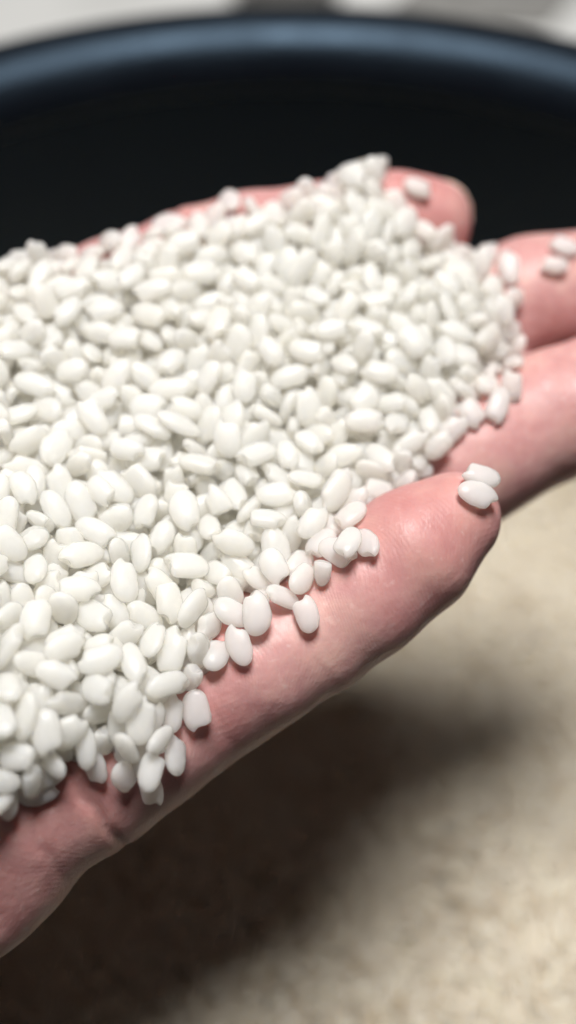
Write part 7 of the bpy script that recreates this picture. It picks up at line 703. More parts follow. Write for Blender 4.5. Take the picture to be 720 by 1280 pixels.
CORE_F = """1 5 2 1 4 5 2 6 3 2 5 6 4 17 5 4 16 17 5 18 6 5 17 18 6 19 7 6 18 19 8 24 9 8 23 24 9 25 10 9 24 25 10 26 11 10 25 26 11 27 12 11 26 27 12 28 13 12 27 28 13 29 14 13 28 29 14 30 15 14 29 30 15 31 16 15 30 31 16 32 17 16 31 32 17 33 18 17 32 33 18 34 19 18 33 34 20 41 21 20 40 41 21 42 22 21 41 42 22 43 23 22 42 43 23 44 24 23 43 44 24 45 25 24 44 45 25 46 26 25 45 46 26 47 27 26 46 47 27 48 28 27 47 48 28 49 29 28 48 49 29 50 30 29 49 50 30 51 31 30 50 51 31 52 32 31 51 52 32 53 33 32 52 53 33 54 34 33 53 54 34 55 35 34 54 55 36 61 37 36 60 61 37 62 38 37 61 62 38 63 39 38 62 63 39 64 40 39 63 64 40 65 41 40 64 65 41 66 42 41 65 66 42 67 43 42 66 67 43 68 44 43 67 68 44 69 45 44 68 69 45 70 46 45 69 70 46 71 47 46 70 71 47 72 48 47 71 72 48 73 49 48 72 73 49 74 50 49 73 74 50 75 51 50 74 75 51 76 52 51 75 76 52 77 53 52 76 77 53 78 54 53 77 78 54 79 55 54 78 79 55 80 56 55 79 80 57 89 58 57 88 89 58 90 59 58 89 90 59 91 60 59 90 91 60 92 61 60 91 92 61 93 62 61 92 93 62 94 63 62 93 94 63 95 64 63 94 95 64 96 65 64 95 96 65 97 66 65 96 97 66 98 67 66 97 98 67 99 68 67 98 99 68 100 69 68 99 100 69 101 70 69 100 101 70 102 71 70 101 102 71 103 72 71 102 103 72 104 73 72 103 104 73 105 74 73 104 105 74 106 75 74 105 106 75 107 76 75 106 107 76 108 77 76 107 108 77 109 78 77 108 109 78 110 79 78 109 110 79 111 80 79 110 111 80 112 81 80 111 112 81 113 82 81 112 113 83 120 84 83 119 120 84 121 85 84 120 121 85 122 86 85 121 122 86 123 87 86 122 123 87 124 88 87 123 124 88 125 89 88 124 125 89 126 90 89 125 126 90 127 91 90 126 127 91 128 92 91 127 128 92 129 93 92 128 129 93 130 94 93 129 130 94 131 95 94 130 131 95 132 96 95 131 132 96 133 97 96 132 133 97 134 98 97 133 134 98 135 99 98 134 135 99 136 100 99 135 136 100 137 101 100 136 137 101 138 102 101 137 138 102 139 103 102 138 139 103 140 104 103 139 140 104 141 105 104 140 141 105 142 106 105 141 142 106 143 107 106 142 143 107 144 108 107 143 144 108 145 109 108 144 145 109 146 110 109 145 146 110 147 111 110 146 147 111 148 112 111 147 148 112 149 113 112 148 149 113 150 114 113 149 150 114 151 115 114 150 151 115 152 116 115 151 152 117 157 118 117 156 157 118 158 119 118 157 158 119 159 120 119 158 159 120 160 121 120 159 160 121 161 122 121 160 161 122 162 123 122 161 162 123 163 124 123 162 163 124 164 125 124 163 164 125 165 126 125 164 165 126 166 127 126 165 166 127 167 128 127 166 167 128 168 129 128 167 168 129 169 130 129 168 169 130 170 131 130 169 170 131 171 132 131 170 171 132 172 133 132 171 172 133 173 134 133 172 173 134 174 135 134 173 174 135 175 136 135 174 175 136 176 137 136 175 176 137 177 138 137 176 177 138 178 139 138 177 178 139 179 140 139 178 179 140 180 141 140 179 180 141 181 142 141 180 181 142 182 143 142 181 182 143 183 144 143 182 183 144 184 145 144 183 184 145 185 146 145 184 185 146 186 147 146 185 186 147 187 148 147 186 187 148 188 149 148 187 188 149 189 150 149 188 189 150 190 151 150 189 190 151 191 152 151 190 191 153 195 154 153 194 195 154 196 155 154 195 196 155 197 156 155 196 197 156 198 157 156 197 198 157 199 158 157 198 199 158 200 159 158 199 200 159 201 160 159 200 201 160 202 161 160 201 202 161 203 162 161 202 203 162 204 163 162 203 204 163 205 164 163 204 205 164 206 165 164 205 206 165 207 166 165 206 207 166 208 167 166 207 208 167 209 168 167 208 209 168 210 169 168 209 210 169 211 170 169 210 211 170 212 171 170 211 212 171 213 172 171 212 213 172 214 173 172 213 214 173 215 174 173 214 215 174 216 175 174 215 216 175 217 176 175 216 217 176 218 177 176 217 218 177 219 178 177 218 219 178 220 179 178 219 220 179 221 180 179 220 221 180 222 181 180 221 222 181 223 182 181 222 223 182 224 183 182 223 224 183 225 184 183 224 225 184 226 185 184 225 226 185 227 186 185 226 227 186 228 187 186 227 228 187 229 188 187 228 229 188 230 189 188 229 230 189 231 190 189 230 231 190 232 191 190 231 232 192 236 193 192 235 236 193 237 194 193 236 237 194 238 195 194 237 238 195 239 196 195 238 239 196 240 197 196 239 240 197 241 198 197 240 241 198 242 199 198 241 242 199 243 200 199 242 243 200 244 201 200 243 244 201 245 202 201 244 245 202 246 203 202 245 246 203 247 204 203 246 247 204 248 205 204 247 248 205 249 206 205 248 249 206 250 207 206 249 250 207 251 208 207 250 251 208 252 209 208 251 252 209 253 210 209 252 253 210 254 211 210 253 254 211 255 212 211 254 255 212 256 213 212 255 256 213 257 214 213 256 257 214 258 215 214 257 258 215 259 216 215 258 259 216 260 217 216 259 260 217 261 218 217 260 261 218 262 219 218 261 262 219 263 220 219 262 263 220 264 221 220 263 264 221 265 222 221 264 265 222 266 223 222 265 266 223 267 224 223 266 267 224 268 225 224 267 268 225 269 226 225 268 269 226 270 227 226 269 270 227 271 228 227 270 271 228 272 229 228 271 272 229 273 230 229 272 273 230 274 231 230 273 274 231 275 232 231 274 275 233 277 234 233 276 277 234 278 235 234 277 278 235 279 236 235 278 279 236 280 237 236 279 280 237 281 238 237 280 281 238 282 239 238 281 282 239 283 240 239 282 283 240 284 241 240 283 284 241 285 242 241 284 285 242 286 243 242 285 286 243 287 244 243 286 287 244 288 245 244 287 288 245 289 246 245 288 289 246 290 247 246 289 290 247 291 248 247 290 291 248 292 249 248 291 292 249 293 250 249 292 293 250 294 251 250 293 294 251 295 252 251 294 295 252 296 253 252 295 296 253 297 254 253 296 297 254 298 255 254 297 298 255 299 256 255 298 299 256 300 257 256 299 300 257 301 258 257 300 301 258 302 259 258 301 302 259 303 260 259 302 303 260 304 261 260 303 304 261 305 262 261 304 305 262 306 263 262 305 306 263 307 264 263 306 307 264 308 265 264 307 308 265 309 266 265 308 309 266 310 267 266 309 310 267 311 268 267 310 311 268 312 269 268 311 312 269 313 270 269 312 313 270 314 271 270 313 314 271 315 272 271 314 315 272 316 273 272 315 316 273 317 274 273 316 317 274 318 275 274 317 318 276 320 277 276 319 320 277 321 278 277 320 321 278 322 279 278 321 322 279 323 280 279 322 323 280 324 281 280 323 324 281 325 282 281 324 325 282 326 283 282 325 326 283 327 284 283 326 327 284 328 285 284 327 328 285 329 286 285 328 329 286 330 287 286 329 330 287 331 288 287 330 331 288 332 289 288 331 332 289 333 290 289 332 333 290 334 291 290 333 334 291 335 292 291 334 335 292 336 293 292 335 336 293 337 294 293 336 337 294 338 295 294 337 338 295 339 296 295 338 339 296 340 297 296 339 340 297 341 298 297 340 341 298 342 299 298 341 342 299 343 300 299 342 343 300 344 301 300 343 344 301 345 302 301 344 345 302 346 303 302 345 346 303 347 304 303 346 347 304 348 305 304 347 348 305 349 306 305 348 349 306 350 307 306 349 350 307 351 308 307 350 351 308 352 309 308 351 352 309 353 310 309 352 353 310 354 311 310 353 354 311 355 312 311 354 355 312 356 313 312 355 356 313 357 314 313 356 357 314 358 315 314 357 358 315 359 316 315 358 359 316 360 317 316 359 360 317 361 318 317 360 361 319 363 320 319 362 363 320 364 321 320 363 364 321 365 322 321 364 365 322 366 323 322 365 366 323 367 324 323 366 367 324 368 325 324 367 368 325 369 326 325 368 369 326 370 327 326 369 370 327 371 328 327 370 371 328 372 329 328 371 372 329 373 330 329 372 373 330 374 331 330 373 374 331 375 332 331 374 375 332 376 333 332 375 376 333 377 334 333 376 377 334 378 335 334 377 378 335 379 336 335 378 379 336 380 337 336 379 380 337 381 338 337 380 381 338 382 339 338 381 382 339 383 340 339 382 383 340 384 341 340 383 384 341 385 342 341 384 385 342 386 343 342 385 386 343 387 344 343 386 387 344 388 345 344 387 388 345 389 346 345 388 389 346 390 347 346 389 390 347 391 348 347 390 391 348 392 349 348 391 392 349 393 350 349 392 393 350 394 351 350 393 394 351 395 352 351 394 395 352 396 353 352 395 396 353 397 354 353 396 397 354 398 355 354 397 398 355 399 356 355 398 399 356 400 357 356 399 400 357 401 358 357 400 401 358 402 359 358 401 402 359 403 360 359 402 403 360 404 361 360 403 404 362 406 363 362 405 406 363 407 364 363 406 407 364 408 365 364 407 408 365 409 366 365 408 409 366 410 367 366 409 410 367 411 368 367 410 411 368 412 369 368 411 412 369 413 370 369 412 413 370 414 371 370 413 414 371 415 372 371 414 415 372 416 373 372 415 416 373 417 374 373 416 417 374 418 375 374 417 418 375 419 376 375 418 419 376 420 377 376 419 420 377 421 378 377 420 421 378 422 379 378 421 422 379 423 380 379 422 423 380 424 381 380 423 424 381 425 382 381 424 425 382 426 383 382 425 426 383 427 384 383 426 427 384 428 385 384 427 428 385 429 386 385 428 429 386 430 387 386 429 430 387 431 388 387 430 431 388 432 389 388 431 432 389 433 390 389 432 433 390 434 391 390 433 434 391 435 392 391 434 435 392 436 393 392 435 436 393 437 394 393 436 437 394 438 395 394 437 438 395 439 396 395 438 439 396 440 397 396 439 440 397 441 398 397 440 441 398 442 399 398 441 442 399 443 400 399 442 443 400 444 401 400 443 444 401 445 402 401 444 445 402 446 403 402 445 446 403 447 404 403 446 447 405 449 406 405 448 449 406 450 407 406 449 450 407 451 408 407 450 451 408 452 409 408 451 452 409 453 410 409 452 453 410 454 411 410 453 454 411 455 412 411 454 455 412 456 413 412 455 456 413 457 414 413 456 457 414 458 415 414 457 458 415 459 416 415 458 459 416 460 417 416 459 460 417 461 418 417 460 461 418 462 419 418 461 462 419 463 420 419 462 463 420 464 421 420 463 464 421 465 422 421 464 465 422 466 423 422 465 466 423 467 424 423 466 467 424 468 425 424 467 468 425 469 426 425 468 469 426 470 427 426 469 470 427 471 428 427 470 471 428 472 429 428 471 472 429 473 430 429 472 473 430 474 431 430 473 474 431 475 432 431 474 475 432 476 433 432 475 476 433 477 434 433 476 477 434 478 435 434 477 478 435 479 436 435 478 479 436 480 437 436 479 480 437 481 438 437 480 481 438 482 439 438 481 482 439 483 440 439 482 483 440 484 441 440 483 484 441 485 442 441 484 485 442 486 443 442 485 486 443 487 444 443 486 487 444 488 445 444 487 488 448 490 449 448 489 490 449 491 450 449 490 491 450 492 451 450 491 492 451 493 452 451 492 493 452 494 453 452 493 494 453 495 454 453 494 495 454 496 455 454 495 496 455 497 456 455 496 497 456 498 457 456 497 498 457 499 458 457 498 499 458 500 459 458 499 500 459 501 460 459 500 501 460 502 461 460 501 502 461 503 462 461 502 503 462 504 463 462 503 504 463 505 464 463 504 505 464 506 465 464 505 506 465 507 466 465 506 507 466 508 467 466 507 508 467 509 468 467 508 509 468 510 469 468 509 510 469 511 470 469 510 511 470 512 471 470 511 512 471 513 472 471 512 513 472 514 473 472 513 514 473 515 474 473 514 515 474 516 475 474 515 516 475 517 476 475 516 517 476 518 477 476 517 518 477 519 478 477 518 519 478 520 479 478 519 520 479 521 480 479 520 521 480 522 481 480 521 522 481 523 482 481 522 523 482 524 483 482 523 524 483 525 484 483 524 525 484 526 485 484 525 526 485 527 486 485 526 527 486 528 487 486 527 528 489 530 490 489 529 530 490 531 491 490 530 531 491 532 492 491 531 532 492 533 493 492 532 533 493 534 494 493 533 534 494 535 495 494 534 535 495 536 496 495 535 536 496 537 497 496 536 537 497 538 498 497 537 538 498 539 499 498 538 539 499 540 500 499 539 540 500 541 501 500 540 541 501 542 502 501 541 542 502 543 503 502 542 543 503 544 504 503 543 544 504 545 505 504 544 545 505 546 506 505 545 546 506 547 507 506 546 547 507 548 508 507 547 548 508 549 509 508 548 549 509 550 510 509 549 550 510 551 511 510 550 551 511 552 512 511 551 552 512 553 513 512 552 553 513 554 514 513 553 554 514 555 515 514 554 555 515 556 516 515 555 556 516 557 517 516 556 557 517 558 518 517 557 558 518 559 519 518 558 559 519 560 520 519 559 560 520 561 521 520 560 561 521 562 522 521 561 562 522 563 523 522 562 563 523 564 524 523 563 564 524 565 525 524 564 565 525 566 526 525 565 566 526 567 527 526 566 567 529 569 530 529 568 569 530 570 531 530 569 570 531 571 532 531 570 571 532 572 533 532 571 572 533 573 534 533 572 573 534 574 535 534 573 574 535 575 536 535 574 575 536 576 537 536 575 576 537 577 538 537 576 577 538 578 539 538 577 578 539 579 540 539 578 579 540 580 541 540 579 580 541 581 542 541 580 581 542 582 543 542 581 582 543 583 544 543 582 583 544 584 545 544 583 584 545 585 546 545 584 585 546 586 547 546 585 586 547 587 548 547 586 587 548 588 549 548 587 588 549 589 550 549 588 589 550 590 551 550 589 590 551 591 552 551 590 591 552 592 553 552 591 592 553 593 554 553 592 593 554 594 555 554 593 594 555 595 556 555 594 595 556 596 557 556 595 596 557 597 558 557 596 597 558 598 559 558 597 598 559 599 560 559 598 599 560 600 561 560 599 600 561 601 562 561 600 601 562 602 563 562 601 602 563 603 564 563 602 603 564 604 565 564 603 604 568 606 569 568 605 606 569 607 570 569 606 607 570 608 571 570 607 608 571 609 572 571 608 609 572 610 573 572 609 610 573 611 574 573 610 611 574 612 575 574 611 612 575 613 576 575 612 613 576 614 577 576 613 614 577 615 578 577 614 615 578 616 579 578 615 616 579 617 580 579 616 617 580 618 581 580 617 618 581 619 582 581 618 619 582 620 583 582 619 620 583 621 584 583 620 621 584 622 585 584 621 622 585 623 586 585 622 623 586 624 587 586 623 624 587 625 588 587 624 625 588 626 589 588 625 626 589 627 590 589 626 627 590 628 591 590 627 628 591 629 592 591 628 629 592 630 593 592 629 630 593 631 594 593 630 631 594 632 595 594 631 632 595 633 596 595 632 633 596 634 597 596 633 634 597 635 598 597 634 635 598 636 599 598 635 636 599 637 600 599 636 637 600 638 601 600 637 638 601 639 602 601 638 639 602 640 603 602 639 640 603 641 604 603 640 641 605 643 606 605 642 643 606 644 607 606 643 644 607 645 608 607 644 645 608 646 609 608 645 646 609 647 610 609 646 647 610 648 611 610 647 648 611 649 612 611 648 649 612 650 613 612 649 650 613 651 614 613 650 651 614 652 615 614 651 652 615 653 616 615 652 653 616 654 617 616 653 654 617 655 618 617 654 655 618 656 619 618 655 656 619 657 620 619 656 657 620 658 621 620 657 658 621 659 622 621 658 659 622 660 623 622 659 660 623 661 624 623 660 661 624 662 625 624 661 662 625 663 626 625 662 663 626 664 627 626 663 664 627 665 628 627 664 665 628 666 629 628 665 666 629 667 630 629 666 667 630 668 631 630 667 668 631 669 632 631 668 669 632 670 633 632 669 670 633 671 634 633 670 671 634 672 635 634 671 672 635 673 636 635 672 673 636 674 637 636 673 674 637 675 638 637 674 675 638 676 639 638 675 676 642 678 643 642 677 678 643 679 644 643 678 679 644 680 645 644 679 680 645 681 646 645 680 681 646 682 647 646 681 682 647 683 648 647 682 683 648 684 649 648 683 684 649 685 650 649 684 685 650 686 651 650 685 686 651 687 652 651 686 687 652 688 653 652 687 688 653 689 654 653 688 689 654 690 655 654 689 690 655 691 656 655 690 691 656 692 657 656 691 692 657 693 658 657 692 693 658 694 659 658 693 694 659 695 660 659 694 695 660 696 661 660 695 696 661 697 662 661 696 697 662 698 663 662 697 698 663 699 664 663 698 699 664 700 665 664 699 700 665 701 666 665 700 701 666 702 667 666 701 702 667 703 668 667 702 703 668 704 669 668 703 704 669 705 670 669 704 705 670 706 671 670 705 706 671 707 672 671 706 707 672 708 673 672 707 708 673 709 674 673 708 709 674 710 675 674 709 710 677 712 678 677 711 712 678 713 679 678 712 713 679 714 680 679 713 714 680 715 681 680 714 715 681 716 682 681 715 716 682 717 683 682 716 717 683 718 684 683 717 718 684 719 685 684 718 719 685 720 686 685 719 720 686 721 687 686 720 721 687 722 688 687 721 722 688 723 689 688 722 723 689 724 690 689 723 724 690 725 691 690 724 725 691 726 692 691 725 726 692 727 693 692 726 727 693 728 694 693 727 728 694 729 695 694 728 729 695 730 696 695 729 730 696 731 697 696 730 731 697 732 698 697 731 732 698 733 699 698 732 733 699 734 700 699 733 734 700 735 701 700 734 735 701 736 702 701 735 736 702 737 703 702 736 737 703 738 704 703 737 738 704 739 705 704 738 739 705 740 706 705 739 740 706 741 707 706 740 741 707 742 708 707 741 742 708 743 709 708 742 743 709 744 710 709 743 744 711 746 712 711 745 746 712 747 713 712 746 747 713 748 714 713 747 748 714 749 715 714 748 749 715 750 716 715 749 750 716 751 717 716 750 751 717 752 718 717 751 752 718 753 719 718 752 753 719 754 720 719 753 754 720 755 721 720 754 755 721 756 722 721 755 756 722 757 723 722 756 757 723 758 724 723 757 758 724 759 725 724 758 759 725 760 726 725 759 760 726 761 727 726 760 761 727 762 728 727 761 762 728 763 729 728 762 763 729 764 730 729 763 764 730 765 731 730 764 765 731 766 732 731 765 766 732 767 733 732 766 767 733 768 734 733 767 768 734 769 735 734 768 769 735 770 736 735 769 770 736 771 737 736 770 771 737 772 738 737 771 772 738 773 739 738 772 773 739 774 740 739 773 774 740 775 741 740 774 775 741 776 742 741 775 776 742 777 743 742 776 777 745 779 746 745 778 779 746 780 747 746 779 780 747 781 748 747 780 781 748 782 749 748 781 782 749 783 750 749 782 783 750 784 751 750 783 784 751 785 752 751 784 785 752 786 753 752 785 786 753 787 754 753 786 787 754 788 755 754 787 788 755 789 756 755 788 789 756 790 757 756 789 790 757 791 758 757 790 791 758 792 759 758 791 792 759 793 760 759 792 793 760 794 761 760 793 794 761 795 762 761 794 795 762 796 763 762 795 796 763 797 764 763 796 797 764 798 765 764 797 798 765 799 766 765 798 799 766 800 767 766 799 800 767 801 768 767 800 801 768 802 769 768 801 802 769 803 770 769 802 803 770 804 771 770 803 804 771 805 772 771 804 805 772 806 773 772 805 806 773 807 774 773 806 807 774 808 775 774 807 808 775 809 776 775 808 809 776 810 777 776 809 810 778 812 779 778 811 812 779 813 780 779 812 813 780 814 781 780 813 814 781 815 782 781 814 815 782 816 783 782 815 816 783 817 784 783 816 817 784 818 785 784 817 818 785 819 786 785 818 819 786 820 787 786 819 820 787 821 788 787 820 821 788 822 789 788 821 822 789 823 790 789 822 823 790 824 791 790 823 824 791 825 792 791 824 825 792 826 793 792 825 826 793 827 794 793 826 827 794 828 795 794 827 828 795 829 796 795 828 829 796 830 797 796 829 830 797 831 798 797 830 831 798 832 799 798 831 832 799 833 800 799 832 833 800 834 801 800 833 834 801 835 802 801 834 835 802 836 803 802 835 836 803 837 804 803 836 837 804 838 805 804 837 838 805 839 806 805 838 839 806 840 807 806 839 840 807 841 808 807 840 841 808 842 809 808 841 842 811 844 812 811 843 844 812 845 813 812 844 845 813 846 814 813 845 846 814 847 815 814 846 847 815 848 816 815 847 848 816 849 817 816 848 849 817 850 818 817 849 850 818 851 819 818 850 851 819 852 820 819 851 852 820 853 821 820 852 853 821 854 822 821 853 854 822 855 823 822 854 855 823 856 824 823 855 856 824 857 825 824 856 857 825 858 826 825 857 858 826 859 827 826 858 859 827 860 828 827 859 860 828 861 829 828 860 861 829 862 830 829 861 862 830 863 831 830 862 863 831 864 832 831 863 864 832 865 833 832 864 865 833 866 834 833 865 866 834 867 835 834 866 867 835 868 836 835 867 868 836 869 837 836 868 869 837 870 838 837 869 870 838 871 839 838 870 871 839 872 840 839 871 872 840 873 841 840 872 873 843 875 844 843 874 875 844 876 845 844 875 876 845 877 846 845 876 877 846 878 847 846 877 878 847 879 848 847 878 879 848 880 849 848 879 880 849 881 850 849 880 881 850 882 851 850 881 882 851 883 852 851 882 883 852 884 853 852 883 884 853 885 854 853 884 885 854 886 855 854 885 886 855 887 856 855 886 887 856 888 857 856 887 888 857 889 858 857 888 889 858 890 859 858 889 890 859 891 860 859 890 891 860 892 861 860 891 892 861 893 862 861 892 893 862 894 863 862 893 894 863 895 864 863 894 895 864 896 865 864 895 896 865 897 866 865 896 897 866 898 867 866 897 898 867 899 868 867 898 899 868 900 869 868 899 900 869 901 870 869 900 901 870 902 871 870 901 902 874 904 875 874 903 904 875 905 876 875 904 905 876 906 877 876 905 906 877 907 878 877 906 907 878 908 879 878 907 908 879 909 880 879 908 909 880 910 881 880 909 910 881 911 882 881 910 911 882 912 883 882 911 912 883 913 884 883 912 913 884 914 885 884 913 914 885 915 886 885 914 915 886 916 887 886 915 916 887 917 888 887 916 917 888 918 889 888 917 918 889 919 890 889 918 919 890 920 891 890 919 920 891 921 892 891 920 921 892 922 893 892 921 922 893 923 894 893 922 923 894 924 895 894 923 924 895 925 896 895 924 925 896 926 897 896 925 926 897 927 898 897 926 927 898 928 899 898 927 928 899 929 900 899 928 929 900 930 901 900 929 930 903 932 904 903 931 932 904 933 905 904 932 933 905 934 906 905 933 934 906 935 907 906 934 935 907 936 908 907 935 936 908 937 909 908 936 937 909 938 910 909 937 938 910 939 911 910 938 939 911 940 912 911 939 940 912 941 913 912 940 941 913 942 914 913 941 942 914 943 915 914 942 943 915 944 916 915 943 944 916 945 917 916 944 945 917 946 918 917 945 946 918 947 919 918 946 947 919 948 920 919 947 948 920 949 921 920 948 949 921 950 922 921 949 950 922 951 923 922 950 951 923 952 924 923 951 952 924 953 925 924 952 953 925 954 926 925 953 954 926 955 927 926 954 955 927 956 928 927 955 956 931 958 932 931 957 958 932 959 933 932 958 959 933 960 934 933 959 960 934 961 935 934 960 961 935 962 936 935 961 962 936 963 937 936 962 963 937 964 938 937 963 964 938 965 939 938 964 965 939 966 940 939 965 966 940 967 941 940 966 967 941 968 942 941 967 968 942 969 943 942 968 969 943 970 944 943 969 970 944 971 945 944 970 971 945 972 946 945 971 972 946 973 947 946 972 973 947 974 948 947 973 974 948 975 949 948 974 975 949 976 950 949 975 976 950 977 951 950 976 977 951 978 952 951 977 978 952 979 953 952 978 979 953 980 954 953 979 980 954 981 955 954 980 981 957 983 958 957 982 983 958 984 959 958 983 984 959 985 960 959 984 985 960 986 961 960 985 986 961 987 962 961 986 987 962 988 963 962 987 988 963 989 964 963 988 989 964 990 965 964 989 990 965 991 966 965 990 991 966 992 967 966 991 992 967 993 968 967 992 993 968 994 969 968 993 994 969 995 970 969 994 995 970 996 971 970 995 996 971 997 972 971 996 997 972 998 973 972 997 998 973 999 974 973 998 999 974 1000 975 974 999 1000 975 1001 976 975 1000 1001 976 1002 977 976 1001 1002 977 1003 978 977 1002 1003 978 1004 979 978 1003 1004 979 1005 980 979 1004 1005 982 1007 983 982 1006 1007 983 1008 984 983 1007 1008 984 1009 985 984 1008 1009 985 1010 986 985 1009 1010 986 1011 987 986 1010 1011 987 1012 988 987 1011 1012 988 1013 989 988 1012 1013 989 1014 990 989 1013 1014 990 1015 991 990 1014 1015 991 1016 992 991 1015 1016 992 1017 993 992 1016 1017 993 1018 994 993 1017 1018 994 1019 995 994 1018 1019 995 1020 996 995 1019 1020 996 1021 997 996 1020 1021 997 1022 998 997 1021 1022 998 1023 999 998 1022 1023 999 1024 1000 999 1023 1024 1000 1025 1001 1000 1024 1025 1001 1026 1002 1001 1025 1026 1002 1027 1003 1002 1026 1027 1003 1028 1004 1003 1027 1028 1006 1030 1007 1006 1029 1030 1007 1031 1008 1007 1030 1031 1008 1032 1009 1008 1031 1032 1009 1033 1010 1009 1032 1033 1010 1034 1011 1010 1033 1034 1011 1035 1012 1011 1034 1035 1012 1036 1013 1012 1035 1036 1013 1037 1014 1013 1036 1037 1014 1038 1015 1014 1037 1038 1015 1039 1016 1015 1038 1039 1016 1040 1017 1016 1039 1040 1017 1041 1018 1017 1040 1041 1018 1042 1019 1018 1041 1042 1019 1043 1020 1019 1042 1043 1020 1044 1021 1020 1043 1044 1021 1045 1022 1021 1044 1045 1022 1046 1023 1022 1045 1046 1023 1047 1024 1023 1046 1047 1024 1048 1025 1024 1047 1048 1025 1049 1026 1025 1048 1049 1026 1050 1027 1026 1049 1050 1029 1052 1030 1029 1051 1052 1030 1053 1031 1030 1052 1053 1031 1054 1032 1031 1053 1054 1032 1055 1033 1032 1054 1055 1033 1056 1034 1033 1055 1056 1034 1057 1035 1034 1056 1057 1035 1058 1036 1035 1057 1058 1036 1059 1037 1036 1058 1059 1037 1060 1038 1037 1059 1060 1038 1061 1039 1038 1060 1061 1039 1062 1040 1039 1061 1062 1040 1063 1041 1040 1062 1063 1041 1064 1042 1041 1063 1064 1042 1065 1043 1042 1064 1065 1043 1066 1044 1043 1065 1066 1044 1067 1045 1044 1066 1067 1045 1068 1046 1045 1067 1068 1046 1069 1047 1046 1068 1069 1047 1070 1048 1047 1069 1070 1048 1071 1049 1048 1070 1071 1051 1073 1052 1051 1072 1073 1052 1074 1053 1052 1073 1074 1053 1075 1054 1053 1074 1075 1054 1076 1055 1054 1075 1076 1055 1077 1056 1055 1076 1077 1056 1078 1057 1056 1077 1078 1057 1079 1058 1057 1078 1079 1058 1080 1059 1058 1079 1080 1059 1081 1060 1059 1080 1081 1060 1082 1061 1060 1081 1082 1061 1083 1062 1061 1082 1083 1062 1084 1063 1062 1083 1084 1063 1085 1064 1063 1084 1085 1064 1086 1065 1064 1085 1086 1065 1087 1066 1065 1086 1087 1066 1088 1067 1066 1087 1088 1067 1089 1068 1067 1088 1089 1068 1090 1069 1068 1089 1090 1069 1091 1070 1069 1090 1091 1072 1093 1073 1072 1092 1093 1073 1094 1074 1073 1093 1094 1074 1095 1075 1074 1094 1095 1075 1096 1076 1075 1095 1096 1076 1097 1077 1076 1096 1097 1077 1098 1078 1077 1097 1098 1078 1099 1079 1078 1098 1099 1079 1100 1080 1079 1099 1100 1080 1101 1081 1080 1100 1101 1081 1102 1082 1081 1101 1102 1082 1103 1083 1082 1102 1103 1083 1104 1084 1083 1103 1104 1084 1105 1085 1084 1104 1105 1085 1106 1086 1085 1105 1106 1086 1107 1087 1086 1106 1107 1087 1108 1088 1087 1107 1108 1088 1109 1089 1088 1108 1109 1089 1110 1090 1089 1109 1110 1090 1111 1091 1090 1110 1111 1092 1113 1093 1092 1112 1113 1093 1114 1094 1093 1113 1114 1094 1115 1095 1094 1114 1115 1095 1116 1096 1095 1115 1116 1096 1117 1097 1096 1116 1117 1097 1118 1098 1097 1117 1118 1098 1119 1099 1098 1118 1119 1099 1120 1100 1099 1119 1120 1100 1121 1101 1100 1120 1121 1101 1122 1102 1101 1121 1122 1102 1123 1103 1102 1122 1123 1103 1124 1104 1103 1123 1124 1104 1125 1105 1104 1124 1125 1105 1126 1106 1105 1125 1126 1106 1127 1107 1106 1126 1127 1107 1128 1108 1107 1127 1128 1108 1129 1109 1108 1128 1129 1109 1130 1110 1109 1129 1130 1110 1131 1111 1110 1130 1131 1112 1133 1113 1112 1132 1133 1113 1134 1114 1113 1133 1134 1114 1135 1115 1114 1134 1135 1115 1136 1116 1115 1135 1136 1116 1137 1117 1116 1136 1137 1117 1138 1118 1117 1137 1138 1118 1139 1119 1118 1138 1139 1119 1140 1120 1119 1139 1140 1120 1141 1121 1120 1140 1141 1121 1142 1122 1121 1141 1142 1122 1143 1123 1122 1142 1143 1123 1144 1124 1123 1143 1144 1124 1145 1125 1124 1144 1145 1125 1146 1126 1125 1145 1146 1126 1147 1127 1126 1146 1147 1127 1148 1128 1127 1147 1148 1128 1149 1129 1128 1148 1149 1129 1150 1130 1129 1149 1150 1132 1152 1133 1132 1151 1152 1133 1153 1134 1133 1152 1153 1134 1154 1135 1134 1153 1154 1135 1155 1136 1135 1154 1155 1136 1156 1137 1136 1155 1156 1137 1157 1138 1137 1156 1157 1138 1158 1139 1138 1157 1158 1139 1159 1140 1139 1158 1159 1140 1160 1141 1140 1159 1160 1141 1161 1142 1141 1160 1161 1142 1162 1143 1142 1161 1162 1149 1164 1150 1149 1163 1164 1151 1166 1152 1151 1165 1166 1152 1167 1153 1152 1166 1167 1153 1168 1154 1153 1167 1168 1154 1169 1155 1154 1168 1169 1155 1170 1156 1155 1169 1170 1156 1171 1157 1156 1170 1171 1157 1172 1158 1157 1171 1172 1158 1173 1159 1158 1172 1173 1159 1174 1160 1159 1173 1174 1160 1175 1161 1160 1174 1175 1165 1178 1166 1165 1177 1178 1166 1179 1167 1166 1178 1179 1167 1180 1168 1167 1179 1180 1168 1181 1169 1168 1180 1181 1169 1182 1170 1169 1181 1182 1170 1183 1171 1170 1182 1183 1171 1184 1172 1171 1183 1184 1172 1185 1173 1172 1184 1185"""
